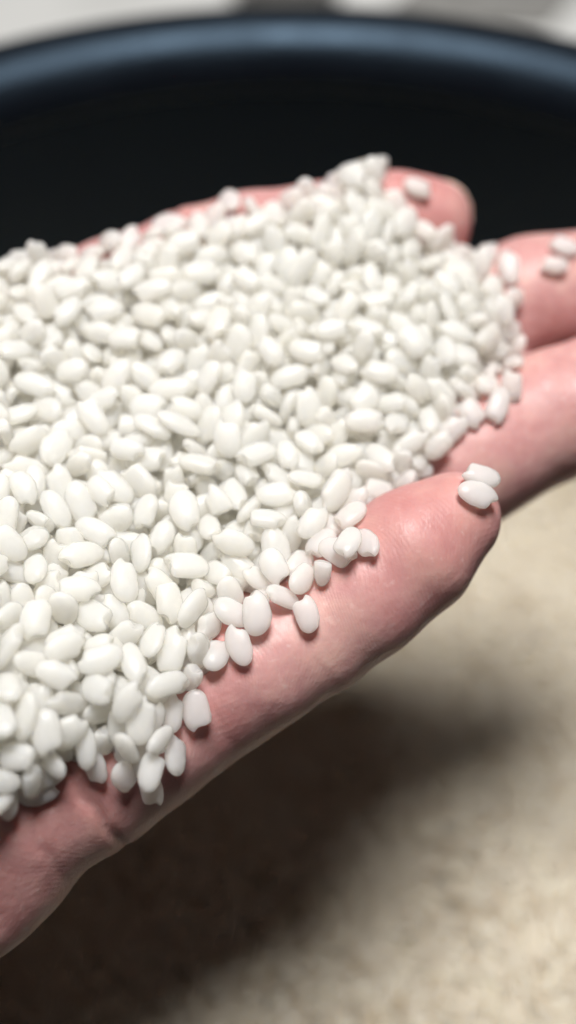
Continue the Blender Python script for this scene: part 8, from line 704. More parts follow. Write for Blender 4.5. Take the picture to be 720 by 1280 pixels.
LABELS = [
 ("upright rice grain on the heap's front slope towards the wrist, lowest of six", 'rice grains heaped on the hand'),
 ("upright rice grain on the heap's lowest edge towards the wrist, right one of two", 'rice grains heaped on the hand'),
 ("upright rice grain on the heap's front slope over finger middles, lowest of four", 'rice grains heaped on the hand'),
 ("flat level rice grain on the heap's lower slope over the palm, upper one of two", 'rice grains heaped on the hand'),
 ("upright rice grain on the heap's front slope over the palm, lower one of two", 'rice grains heaped on the hand'),
 ("upright rice grain on the heap's lower slope over finger roots", 'rice grains heaped on the hand'),
 ("flat level rice grain on the heap's front slope over the palm, upper one of two", 'rice grains heaped on the hand'),
 ('rice grain standing on its edge on the pinky below the heap', 'loose grains on the bare fingers'),
 ("left-leaning rice grain on the heap's lower slope towards the wrist", 'rice grains heaped on the hand'),
 ("upright rice grain on the heap's front face over finger roots, middle one", 'rice grains heaped on the hand'),
 ("flat level rice grain on the heap's front slope over the palm, lower one of two", 'rice grains heaped on the hand'),
 ("upright rice grain on the heap's front slope over finger roots, lower one of two", 'rice grains heaped on the hand'),
 ("upright rice grain on the heap's lowest edge over the palm, topmost of four", 'rice grains heaped on the hand'),
 ("flat level rice grain on the heap's lowest edge towards the wrist, upper one of two", 'rice grains heaped on the hand'),
 ("upright rice grain on the heap's middle over finger roots, lowest of five", 'rice grains heaped on the hand'),
 ('bright right-leaning rice grain above the lowest tongue of the heap', 'rice grains heaped on the hand'),
 ("flat level rice grain on the heap's front slope over finger roots, left one of two", 'rice grains heaped on the hand'),
 ("right-leaning rice grain on the heap's front slope over finger roots, lower one of two", 'rice grains heaped on the hand'),
 ("flat level rice grain on the heap's lower slope towards the wrist, topmost of three", 'rice grains heaped on the hand'),
 ("left-leaning rice grain on the heap's middle over the palm, second from left", 'rice grains heaped on the hand'),
 ("right-leaning rice grain on the heap's middle towards the wrist, right one of two", 'rice grains heaped on the hand'),
 ("flat level rice grain on the heap's middle near the fingertips, lowest of three", 'rice grains heaped on the hand'),
 ('bright rice grain leaning left on top of the front edge over the pinky', 'rice grains heaped on the hand'),
 ("left-leaning rice grain on the heap's front face over finger roots, middle one", 'rice grains heaped on the hand'),
 ("flat level rice grain on the heap's front slope over finger roots, right one of two", 'rice grains heaped on the hand'),
 ('upright rice grain at the front edge beside the last joint crease of the pinky', 'loose grains on the bare fingers'),
 ('upright rice grain on the pinky skin just below the heap edge', 'loose grains on the bare fingers'),
 ("left-leaning rice grain on the heap's front slope over the palm, fourth from top", 'rice grains heaped on the hand'),
 ('topmost bright rice grain of the lowest tongue hanging over the palm crease', 'rice grains heaped on the hand'),
 ('lower rice grain of the touching pair on the pinky fingertip', 'loose grains on the bare fingers'),
 ("flat level rice grain on the heap's lower slope over finger roots", 'rice grains heaped on the hand'),
 ("left-leaning rice grain on the heap's front face over the palm, leftmost of four", 'rice grains heaped on the hand'),
 ("left-leaning rice grain on the heap's front face towards the wrist, right one of two", 'rice grains heaped on the hand'),
 ("right-leaning rice grain on the heap's front face near the fingertips, upper one of two", 'rice grains heaped on the hand'),
 ("upright rice grain on the heap's lower slope over the palm, lower one of two", 'rice grains heaped on the hand'),
 ("upright rice grain on the heap's middle over finger middles, left one of two", 'rice grains heaped on the hand'),
 ("upright rice grain on the heap's front face over the palm", 'rice grains heaped on the hand'),
 ("left-leaning rice grain on the heap's upper face near the fingertips, right one of two", 'rice grains heaped on the hand'),
 ("upright rice grain on the heap's lowest edge towards the wrist, left one of two", 'rice grains heaped on the hand'),
 ("left-leaning rice grain on the heap's front face towards the wrist, left one of two", 'rice grains heaped on the hand'),
 ("upright rice grain on the heap's front slope towards the wrist, fifth from top", 'rice grains heaped on the hand'),
 ("left-leaning rice grain on the heap's front slope over the palm, topmost of five", 'rice grains heaped on the hand'),
 ("right-leaning rice grain on the heap's middle towards the wrist, left one of two", 'rice grains heaped on the hand'),
 ("flat level rice grain on the heap's front face over the palm, middle one", 'rice grains heaped on the hand'),
 ("left-leaning rice grain on the heap's lower slope over the palm", 'rice grains heaped on the hand'),
 ("flat level rice grain on the heap's lower slope towards the wrist, lowest of three", 'rice grains heaped on the hand'),
 ("left-leaning rice grain on the heap's front face over the palm, rightmost of four", 'rice grains heaped on the hand'),
 ("flat level rice grain on the heap's upper face over the palm, second from left", 'rice grains heaped on the hand'),
 ("flat level rice grain on the heap's front face over finger middles, middle one", 'rice grains heaped on the hand'),
 ("flat level rice grain on the heap's upper face over the palm, rightmost of five", 'rice grains heaped on the hand'),
 ("left-leaning rice grain on the heap's front slope towards the wrist", 'rice grains heaped on the hand'),
 ("right-leaning rice grain on the heap's front slope over finger roots, upper one of two", 'rice grains heaped on the hand'),
 ("flat level rice grain on the heap's middle over finger middles", 'rice grains heaped on the hand'),
 ("flat level rice grain on the heap's middle towards the wrist, second from top", 'rice grains heaped on the hand'),
 ("right-leaning rice grain on the heap's middle by the fingertips, lower one of two", 'rice grains heaped on the hand'),
 ("right-leaning rice grain on the heap's front face over finger middles, lower one of two", 'rice grains heaped on the hand'),
 ("upright rice grain on the heap's middle by the fingertips, fourth from left", 'rice grains heaped on the hand'),
 ("flat level rice grain on the heap's back edge over finger roots, fourth from top", 'rice grains heaped on the hand'),
 ("left-leaning rice grain on the heap's front face over the palm, second from left", 'rice grains heaped on the hand'),
 ("right-leaning rice grain on the heap's lowest edge towards the wrist", 'rice grains heaped on the hand'),
 ("flat level rice grain on the heap's front face over finger middles, topmost of three", 'rice grains heaped on the hand'),
 ("upright rice grain on the heap's middle over finger roots, topmost of five", 'rice grains heaped on the hand'),
 ("left-leaning rice grain on the heap's upper face over finger middles, lowest of three", 'rice grains heaped on the hand'),
 ("flat level rice grain on the heap's upper face over the palm, fourth from left", 'rice grains heaped on the hand'),
 ("right-leaning rice grain on the heap's back edge over finger middles, fifth from top", 'rice grains heaped on the hand'),
 ("upright rice grain on the heap's upper face towards the wrist", 'rice grains heaped on the hand'),
 ("flat level rice grain on the heap's middle towards the wrist, topmost of four", 'rice grains heaped on the hand'),
 ("flat level rice grain on the heap's middle over finger roots, leftmost of three", 'rice grains heaped on the hand'),
 ("upright rice grain on the heap's upper face over finger roots, topmost of three", 'rice grains heaped on the hand'),
 ("left-leaning rice grain on the heap's front slope over finger roots, lowest of four", 'rice grains heaped on the hand'),
 ("right-leaning rice grain on the heap's front face near the fingertips, lower one of two", 'rice grains heaped on the hand'),
 ("left-leaning rice grain on the heap's middle over finger roots", 'rice grains heaped on the hand'),
 ("flat level rice grain on the heap's upper face over finger middles, third from left", 'rice grains heaped on the hand'),
 ("right-leaning rice grain on the heap's upper face towards the wrist, right one of two", 'rice grains heaped on the hand'),
 ("upright rice grain on the heap's upper face over finger roots, middle one", 'rice grains heaped on the hand'),
 ("flat level rice grain on the heap's middle near the fingertips, topmost of three", 'rice grains heaped on the hand'),
 ('notched rice grain leaning right at the front edge on the pinky pad', 'rice grains heaped on the hand'),
 ("upright rice grain on the heap's back edge near the fingertips, third from top", 'rice grains heaped on the hand'),
 ("flat level rice grain on the heap's back edge over finger roots, second from top", 'rice grains heaped on the hand'),
 ("right-leaning rice grain on the heap's middle over finger roots, left one of two", 'rice grains heaped on the hand'),
 ("right-leaning rice grain on the heap's lower slope over finger roots", 'rice grains heaped on the hand'),
 ("flat level rice grain on the heap's middle over the palm, right one of two", 'rice grains heaped on the hand'),
 ("edge-on rice grain on the heap's front face over finger roots", 'rice grains heaped on the hand'),
 ("upright rice grain on the heap's lower slope over the palm, upper one of two", 'rice grains heaped on the hand'),
 ("upright rice grain on the heap's front slope towards the wrist, third from top", 'rice grains heaped on the hand'),
 ("upright rice grain on the heap's middle over finger roots, fourth from top", 'rice grains heaped on the hand'),
 ('upper rice grain of the touching pair on the pinky fingertip', 'loose grains on the bare fingers'),
 ("upright rice grain on the heap's front slope over the palm, upper one of two", 'rice grains heaped on the hand'),
 ('rice grain lying against the topmost grain of the fingertip peak', 'rice grains heaped on the hand'),
 ("upright rice grain on the heap's lowest edge over finger roots", 'rice grains heaped on the hand'),
 ("flat level rice grain on the heap's upper face over finger middles, rightmost of four", 'rice grains heaped on the hand'),
 ("upright rice grain on the heap's lowest edge over the palm, second from top", 'rice grains heaped on the hand'),
 ("upright rice grain on the heap's lower slope towards the wrist, left one of two", 'rice grains heaped on the hand'),
 ("flat level rice grain on the heap's upper face towards the wrist, upper one of two", 'rice grains heaped on the hand'),
 ("right-leaning rice grain on the heap's middle over the palm, upper one of two", 'rice grains heaped on the hand'),
 ("left-leaning rice grain on the heap's front slope over the palm, lowest of five", 'rice grains heaped on the hand'),
 ("right-leaning rice grain on the heap's middle near the fingertips, left one of two", 'rice grains heaped on the hand'),
 ("right-leaning rice grain on the heap's lower slope over the palm, right one of two", 'rice grains heaped on the hand'),
 ("flat level rice grain on the heap's front face over finger middles, lowest of three", 'rice grains heaped on the hand'),
 ("upright rice grain on the heap's front face over finger middles", 'rice grains heaped on the hand'),
 ("left-leaning rice grain on the heap's middle over the palm, rightmost of four", 'rice grains heaped on the hand'),
 ("right-leaning rice grain on the heap's front slope over finger middles, lower one of two", 'rice grains heaped on the hand'),
 ("right-leaning rice grain on the heap's back edge near the fingertips", 'rice grains heaped on the hand'),
 ("upright rice grain on the heap's back edge by the fingertips", 'rice grains heaped on the hand'),
 ('upright rice grain on the middle finger just off the heap edge', 'loose grains on the bare fingers'),
 ("left-leaning rice grain on the heap's lowest edge over the palm", 'rice grains heaped on the hand'),
 ("right-leaning rice grain on the heap's back edge over the palm, rightmost of four", 'rice grains heaped on the hand'),
 ("upright rice grain on the heap's front face towards the wrist, rightmost of three", 'rice grains heaped on the hand'),
 ("right-leaning rice grain on the heap's upper face by the fingertips, middle one", 'rice grains heaped on the hand'),
 ("left-leaning rice grain on the heap's middle by the fingertips, right one of two", 'rice grains heaped on the hand'),
 ("flat level rice grain on the heap's front face near the fingertips, left one of two", 'rice grains heaped on the hand'),
 ("flat level rice grain on the heap's upper face near the fingertips, lowest of three", 'rice grains heaped on the hand'),
 ("flat level rice grain on the heap's upper face over the palm, leftmost of five", 'rice grains heaped on the hand'),
 ("flat level rice grain on the heap's upper face over finger middles, second from left", 'rice grains heaped on the hand'),
 ("steep edge-on rice grain on the heap's lowest edge over finger roots", 'rice grains heaped on the hand'),
 ("right-leaning rice grain on the heap's front face over the palm, lower one of two", 'rice grains heaped on the hand'),
 ("right-leaning rice grain on the heap's upper face over finger roots, middle one", 'rice grains heaped on the hand'),
 ("right-leaning rice grain on the heap's middle over finger middles", 'rice grains heaped on the hand'),
 ("flat level rice grain on the heap's middle towards the wrist, third from top", 'rice grains heaped on the hand'),
 ("steep edge-on rice grain on the heap's lower slope towards the wrist", 'rice grains heaped on the hand'),
 ("flat level rice grain on the heap's upper face over the palm, third from left", 'rice grains heaped on the hand'),
 ('small round end-on rice grain touching the one on its edge', 'loose grains on the bare fingers'),
 ("left-leaning rice grain on the heap's back edge over finger roots, lower one of two", 'rice grains heaped on the hand'),
 ("right-leaning rice grain on the heap's upper face near the fingertips, topmost of three", 'rice grains heaped on the hand'),
 ("steep edge-on rice grain on the heap's lowest edge over the palm", 'rice grains heaped on the hand'),
 ("flat level rice grain on the heap's back edge over the palm", 'rice grains heaped on the hand'),
 ("left-leaning rice grain on the heap's upper face by the fingertips, third from top", 'rice grains heaped on the hand'),
 ("right-leaning rice grain on the heap's upper face near the fingertips, lowest of three", 'rice grains heaped on the hand'),
 ("flat level rice grain on the heap's lowest edge towards the wrist, lower one of two", 'rice grains heaped on the hand'),
 ("left-leaning rice grain on the heap's middle over the palm, third from left", 'rice grains heaped on the hand'),
 ("flat level rice grain on the heap's lower slope towards the wrist, middle one", 'rice grains heaped on the hand'),
 ("left-leaning rice grain on the heap's front face over the palm, third from left", 'rice grains heaped on the hand'),
 ("left-leaning rice grain on the heap's middle over finger middles", 'rice grains heaped on the hand'),
 ("flat level rice grain on the heap's middle over finger roots, middle one", 'rice grains heaped on the hand'),
 ("flat level rice grain on the heap's upper face towards the wrist, lower one of two", 'rice grains heaped on the hand'),
 ("left-leaning rice grain on the heap's middle near the fingertips, upper one of two", 'rice grains heaped on the hand'),
 ("upright rice grain on the heap's front slope over finger middles, third from top", 'rice grains heaped on the hand'),
 ("left-leaning rice grain on the heap's front face near the fingertips, upper one of two", 'rice grains heaped on the hand'),
 ("upright rice grain on the heap's middle by the fingertips, rightmost of five", 'rice grains heaped on the hand'),
 ("right-leaning rice grain on the heap's back edge over finger roots, upper one of two", 'rice grains heaped on the hand'),
 ("edge-on rice grain on the heap's front face over finger middles", 'rice grains heaped on the hand'),
 ("end-on rice grain on the heap's lower slope over finger roots, middle one", 'rice grains heaped on the hand'),
 ("right-leaning rice grain on the heap's back edge over finger middles, third from top", 'rice grains heaped on the hand'),
 ("left-leaning rice grain on the heap's upper face by the fingertips, lowest of four", 'rice grains heaped on the hand'),
 ("right-leaning rice grain on the heap's back edge over finger middles, second from top", 'rice grains heaped on the hand'),
 ("end-on rice grain on the heap's lowest edge towards the wrist", 'rice grains heaped on the hand'),
 ("flat level rice grain on the heap's upper face over finger roots", 'rice grains heaped on the hand'),
 ("left-leaning rice grain on the heap's front slope over finger middles, right one of two", 'rice grains heaped on the hand'),
 ("right-leaning rice grain on the heap's upper face towards the wrist, left one of two", 'rice grains heaped on the hand'),
 ("right-leaning rice grain on the heap's middle near the fingertips, right one of two", 'rice grains heaped on the hand'),
 ("right-leaning rice grain on the heap's upper face over finger roots, lowest of three", 'rice grains heaped on the hand'),
 ("upright rice grain on the heap's back edge over finger middles, rightmost of five", 'rice grains heaped on the hand'),
 ("flat level rice grain on the heap's back edge near the fingertips", 'rice grains heaped on the hand'),
 ("left-leaning rice grain on the heap's back edge near the fingertips, leftmost of three", 'rice grains heaped on the hand'),
 ("left-leaning rice grain on the heap's middle by the fingertips, left one of two", 'rice grains heaped on the hand'),
 ("left-leaning rice grain on the heap's back edge over finger roots, upper one of two", 'rice grains heaped on the hand'),
 ("flat level rice grain on the heap's front face over the palm, rightmost of three", 'rice grains heaped on the hand'),
 ("upright rice grain on the heap's front face towards the wrist, leftmost of three", 'rice grains heaped on the hand'),
 ("right-leaning rice grain on the heap's front face over the palm, upper one of two", 'rice grains heaped on the hand'),
 ("left-leaning rice grain on the heap's lowest edge towards the wrist, left one of two", 'rice grains heaped on the hand'),
 ("upright rice grain on the heap's back edge over finger middles, fourth from left", 'rice grains heaped on the hand'),
 ("upright rice grain on the heap's middle over finger middles, right one of two", 'rice grains heaped on the hand'),
 ('lone rice grain lying on the bare pad of the index fingertip', 'loose grains on the bare fingers'),
 ("upright rice grain on the heap's front slope over finger middles, second from top", 'rice grains heaped on the hand'),
 ("right-leaning rice grain on the heap's front slope towards the wrist", 'rice grains heaped on the hand'),
 ("upright rice grain on the heap's back edge near the fingertips, second from top", 'rice grains heaped on the hand'),
 ("upright rice grain on the heap's lowest edge over the palm, third from top", 'rice grains heaped on the hand'),
 ("right-leaning rice grain on the heap's upper face over finger middles, upper one of two", 'rice grains heaped on the hand'),
 ("flat level rice grain on the heap's back edge over finger roots, third from top", 'rice grains heaped on the hand'),
 ("right-leaning rice grain on the heap's back edge by the fingertips", 'rice grains heaped on the hand'),
 ("flat level rice grain on the heap's middle over the palm, left one of two", 'rice grains heaped on the hand'),
 ("upright rice grain on the heap's middle by the fingertips, leftmost of five", 'rice grains heaped on the hand'),
 ("flat level rice grain on the heap's upper face by the fingertips, left one of two", 'rice grains heaped on the hand'),
 ("flat level rice grain on the heap's back edge over finger middles", 'rice grains heaped on the hand'),
 ("upright rice grain on the heap's back edge over finger middles, second from left", 'rice grains heaped on the hand'),
 ("flat level rice grain on the heap's front face near the fingertips, right one of two", 'rice grains heaped on the hand'),
 ("edge-on rice grain on the heap's middle towards the wrist", 'rice grains heaped on the hand'),
 ("edge-on rice grain on the heap's upper face near the fingertips", 'rice grains heaped on the hand'),
 ("left-leaning rice grain on the heap's front face near the fingertips, lower one of two", 'rice grains heaped on the hand'),
 ("upright rice grain on the heap's back edge near the fingertips, lowest of six", 'rice grains heaped on the hand'),
 ("right-leaning rice grain on the heap's back edge over finger middles, lowest of six", 'rice grains heaped on the hand'),
 ("left-leaning rice grain on the heap's front slope near the fingertips, right one of two", 'rice grains heaped on the hand'),
 ("upright rice grain on the heap's front face over finger roots, rightmost of three", 'rice grains heaped on the hand'),
 ("left-leaning rice grain on the heap's front slope over finger roots, third from top", 'rice grains heaped on the hand'),
 ("right-leaning rice grain on the heap's back edge over the palm, second from left", 'rice grains heaped on the hand'),
 ("right-leaning rice grain on the heap's upper face by the fingertips, leftmost of three", 'rice grains heaped on the hand'),
 ("flat level rice grain on the heap's middle near the fingertips, middle one", 'rice grains heaped on the hand'),
 ("left-leaning rice grain on the heap's front slope near the fingertips, left one of two", 'rice grains heaped on the hand'),
 ('lowest rice grain at the wrist, upright on bare palm skin', 'rice grains heaped on the hand'),
 ("left-leaning rice grain on the heap's front slope over the palm, third from top", 'rice grains heaped on the hand'),
 ("upright rice grain on the heap's front slope over finger middles, topmost of four", 'rice grains heaped on the hand'),
 ("edge-on rice grain on the heap's middle over finger middles", 'rice grains heaped on the hand'),
 ("right-leaning rice grain on the heap's back edge towards the wrist", 'rice grains heaped on the hand'),
 ("right-leaning rice grain on the heap's back edge over finger middles, fourth from top", 'rice grains heaped on the hand'),
 ("left-leaning rice grain on the heap's middle towards the wrist", 'rice grains heaped on the hand'),
 ("left-leaning rice grain on the heap's lowest edge towards the wrist, right one of two", 'rice grains heaped on the hand'),
 ("left-leaning rice grain on the heap's upper face by the fingertips, topmost of four", 'rice grains heaped on the hand'),
 ("end-on rice grain on the heap's middle near the fingertips", 'rice grains heaped on the hand'),
 ("upright rice grain on the heap's middle by the fingertips, second from left", 'rice grains heaped on the hand'),
 ("upright rice grain on the heap's back edge near the fingertips, fifth from top", 'rice grains heaped on the hand'),
 ("end-on rice grain on the heap's lower slope over finger roots, topmost of three", 'rice grains heaped on the hand'),
 ("left-leaning rice grain on the heap's upper face towards the wrist, lower one of two", 'rice grains heaped on the hand'),
 ("end-on rice grain on the heap's front slope towards the wrist", 'rice grains heaped on the hand'),
 ("left-leaning rice grain on the heap's upper face near the fingertips, left one of two", 'rice grains heaped on the hand'),
 ("steep edge-on rice grain on the heap's upper face near the fingertips", 'rice grains heaped on the hand'),
 ("upright rice grain on the heap's lower slope towards the wrist, right one of two", 'rice grains heaped on the hand'),
 ("left-leaning rice grain on the heap's front slope over finger middles, left one of two", 'rice grains heaped on the hand'),
 ("flat level rice grain on the heap's upper face near the fingertips, topmost of three", 'rice grains heaped on the hand'),
 ("upright rice grain on the heap's front slope over finger roots, upper one of two", 'rice grains heaped on the hand'),
 ("flat level rice grain on the heap's lower slope over the palm, lower one of two", 'rice grains heaped on the hand'),
 ("right-leaning rice grain on the heap's middle over the palm, lower one of two", 'rice grains heaped on the hand'),
 ("upright rice grain on the heap's back edge over finger middles, third from left", 'rice grains heaped on the hand'),
 ("left-leaning rice grain on the heap's front slope over the palm, second from top", 'rice grains heaped on the hand'),
 ("right-leaning rice grain on the heap's back edge over the palm, leftmost of four", 'rice grains heaped on the hand'),
 ("left-leaning rice grain on the heap's front face over finger roots, topmost of three", 'rice grains heaped on the hand'),
 ("left-leaning rice grain on the heap's front slope over finger roots, topmost of four", 'rice grains heaped on the hand'),
 ("left-leaning rice grain on the heap's upper face over finger middles, topmost of three", 'rice grains heaped on the hand'),
 ("left-leaning rice grain on the heap's upper face over finger roots, lower one of two", 'rice grains heaped on the hand'),
 ('lower of two rice grains lying together out on the middle finger', 'loose grains on the bare fingers'),
 ("left-leaning rice grain on the heap's upper face over finger middles, middle one", 'rice grains heaped on the hand'),
 ("left-leaning rice grain on the heap's front face over finger middles", 'rice grains heaped on the hand'),
 ("right-leaning rice grain on the heap's front slope over finger middles, upper one of two", 'rice grains heaped on the hand'),
 ("flat level rice grain on the heap's middle towards the wrist, lowest of four", 'rice grains heaped on the hand'),
 ("left-leaning rice grain on the heap's front slope over finger roots, second from top", 'rice grains heaped on the hand'),
 ("flat level rice grain on the heap's back edge over finger roots, lowest of five", 'rice grains heaped on the hand'),
 ("upright rice grain on the heap's middle near the fingertips", 'rice grains heaped on the hand'),
 ("steep edge-on rice grain on the heap's upper face by the fingertips", 'rice grains heaped on the hand'),
 ("steep edge-on rice grain on the heap's middle over finger middles", 'rice grains heaped on the hand'),
 ("right-leaning rice grain on the heap's back edge over finger middles, topmost of six", 'rice grains heaped on the hand'),
 ("left-leaning rice grain on the heap's front face over finger roots, lowest of three", 'rice grains heaped on the hand'),
 ("right-leaning rice grain on the heap's front face over finger middles, upper one of two", 'rice grains heaped on the hand'),
 ("upright rice grain on the heap's upper face over finger roots, lowest of three", 'rice grains heaped on the hand'),
 ("upright rice grain on the heap's upper face by the fingertips, rightmost of four", 'rice grains heaped on the hand'),
 ("upright rice grain on the heap's upper face by the fingertips, leftmost of four", 'rice grains heaped on the hand'),
 ("upright rice grain on the heap's upper face by the fingertips, third from left", 'rice grains heaped on the hand'),
 ("upright rice grain on the heap's back edge over finger roots, leftmost of three", 'rice grains heaped on the hand'),
 ("left-leaning rice grain on the heap's upper face towards the wrist, upper one of two", 'rice grains heaped on the hand'),
 ('topmost rice grain of the peak in front of the index fingertip', 'rice grains heaped on the hand'),
 ("upright rice grain on the heap's lowest edge over the palm, lowest of four", 'rice grains heaped on the hand'),
 ("left-leaning rice grain on the heap's back edge towards the wrist", 'rice grains heaped on the hand'),
 ("end-on rice grain on the heap's lower slope over finger roots, lowest of three", 'rice grains heaped on the hand'),
 ("upright rice grain on the heap's front face near the fingertips", 'rice grains heaped on the hand'),
 ("right-leaning rice grain on the heap's back edge over the palm, third from left", 'rice grains heaped on the hand'),
 ("upright rice grain on the heap's upper face by the fingertips, second from left", 'rice grains heaped on the hand'),
 ("flat level rice grain on the heap's front face towards the wrist", 'rice grains heaped on the hand'),
 ('upper of two rice grains lying together out on the middle finger', 'loose grains on the bare fingers'),
 ("left-leaning rice grain on the heap's upper face over finger roots, upper one of two", 'rice grains heaped on the hand'),
 ("left-leaning rice grain on the heap's upper face by the fingertips, second from top", 'rice grains heaped on the hand'),
 ("end-on rice grain on the heap's lowest edge over the palm", 'rice grains heaped on the hand'),
 ("upright rice grain on the heap's upper face over finger middles, lower one of two", 'rice grains heaped on the hand'),
 ("steep edge-on rice grain on the heap's back edge towards the wrist", 'rice grains heaped on the hand'),
 ("upright rice grain on the heap's front slope towards the wrist, topmost of six", 'rice grains heaped on the hand'),
 ("end-on rice grain on the heap's upper face towards the wrist", 'rice grains heaped on the hand'),
 ("flat level rice grain on the heap's upper face near the fingertips, middle one", 'rice grains heaped on the hand'),
 ("steep edge-on rice grain on the heap's front slope over the palm", 'rice grains heaped on the hand'),
 ("upright rice grain on the heap's front face towards the wrist, middle one", 'rice grains heaped on the hand'),
 ("upright rice grain on the heap's back edge over finger middles, leftmost of five", 'rice grains heaped on the hand'),
 ("flat level rice grain on the heap's middle by the fingertips", 'rice grains heaped on the hand'),
 ("upright rice grain on the heap's front slope towards the wrist, second from top", 'rice grains heaped on the hand'),
 ("upright rice grain on the heap's front slope towards the wrist, fourth from top", 'rice grains heaped on the hand'),
 ("right-leaning rice grain on the heap's upper face over finger roots, topmost of three", 'rice grains heaped on the hand'),
 ("upright rice grain on the heap's front face over finger roots, leftmost of three", 'rice grains heaped on the hand'),
 ("upright rice grain on the heap's back edge near the fingertips, fourth from top", 'rice grains heaped on the hand'),
 ("right-leaning rice grain on the heap's upper face by the fingertips, rightmost of three", 'rice grains heaped on the hand'),
 ("left-leaning rice grain on the heap's back edge near the fingertips, rightmost of three", 'rice grains heaped on the hand'),
 ("upright rice grain on the heap's middle over finger roots, third from top", 'rice grains heaped on the hand'),
 ("steep edge-on rice grain on the heap's middle by the fingertips", 'rice grains heaped on the hand'),
 ("flat level rice grain on the heap's back edge over finger roots, topmost of five", 'rice grains heaped on the hand'),
 ("flat level rice grain on the heap's upper face over finger middles, leftmost of four", 'rice grains heaped on the hand'),
 ("upright rice grain on the heap's back edge over the palm", 'rice grains heaped on the hand'),
 ("upright rice grain on the heap's back edge near the fingertips, topmost of six", 'rice grains heaped on the hand'),
 ("right-leaning rice grain on the heap's middle by the fingertips, upper one of two", 'rice grains heaped on the hand'),
 ("upright rice grain on the heap's middle over finger roots, second from top", 'rice grains heaped on the hand'),
 ("left-leaning rice grain on the heap's middle over the palm, leftmost of four", 'rice grains heaped on the hand'),
 ("end-on rice grain on the heap's front face towards the wrist", 'rice grains heaped on the hand'),
 ("upright rice grain on the heap's middle by the fingertips, third from left", 'rice grains heaped on the hand'),
 ("flat level rice grain on the heap's back edge by the fingertips", 'rice grains heaped on the hand'),
 ("right-leaning rice grain on the heap's back edge over finger roots, lower one of two", 'rice grains heaped on the hand'),
 ("upright rice grain on the heap's back edge over finger roots, rightmost of three", 'rice grains heaped on the hand'),
 ("end-on rice grain on the heap's middle over finger middles", 'rice grains heaped on the hand'),
 ('rice grain poking up alone from the back edge of the heap', 'rice grains heaped on the hand'),
 ("upright rice grain on the heap's upper face over finger middles, upper one of two", 'rice grains heaped on the hand'),
 ("end-on rice grain on the heap's back edge over the palm", 'rice grains heaped on the hand'),
 ("flat level rice grain on the heap's middle over finger roots, rightmost of three", 'rice grains heaped on the hand'),
 ("right-leaning rice grain on the heap's upper face near the fingertips, middle one", 'rice grains heaped on the hand'),
 ("upright rice grain on the heap's back edge over finger roots, middle one", 'rice grains heaped on the hand'),
 ("right-leaning rice grain on the heap's upper face over finger middles, lower one of two", 'rice grains heaped on the hand'),
 ("flat level rice grain on the heap's upper face by the fingertips, right one of two", 'rice grains heaped on the hand'),
 ("left-leaning rice grain on the heap's upper face over the palm", 'rice grains heaped on the hand'),
 ("flat level rice grain on the heap's front face over the palm, leftmost of three", 'rice grains heaped on the hand'),
 ("right-leaning rice grain on the heap's lower slope towards the wrist", 'rice grains heaped on the hand'),
 ("right-leaning rice grain on the heap's lower slope over the palm, left one of two", 'rice grains heaped on the hand'),
 ("end-on rice grain on the heap's back edge near the fingertips", 'rice grains heaped on the hand'),
 ("left-leaning rice grain on the heap's back edge near the fingertips, middle one", 'rice grains heaped on the hand'),
 ("steep edge-on rice grain on the heap's upper face over finger middles", 'rice grains heaped on the hand'),
 ("upright rice grain on the heap's upper face near the fingertips", 'rice grains heaped on the hand'),
 ("upright rice grain on the heap's upper face over the palm", 'rice grains heaped on the hand'),
 ("right-leaning rice grain on the heap's middle over finger roots, right one of two", 'rice grains heaped on the hand'),
 ("left-leaning rice grain on the heap's middle near the fingertips, lower one of two", 'rice grains heaped on the hand'),
 ("end-on rice grain on the heap's front face near the fingertips", 'rice grains heaped on the hand'),
]

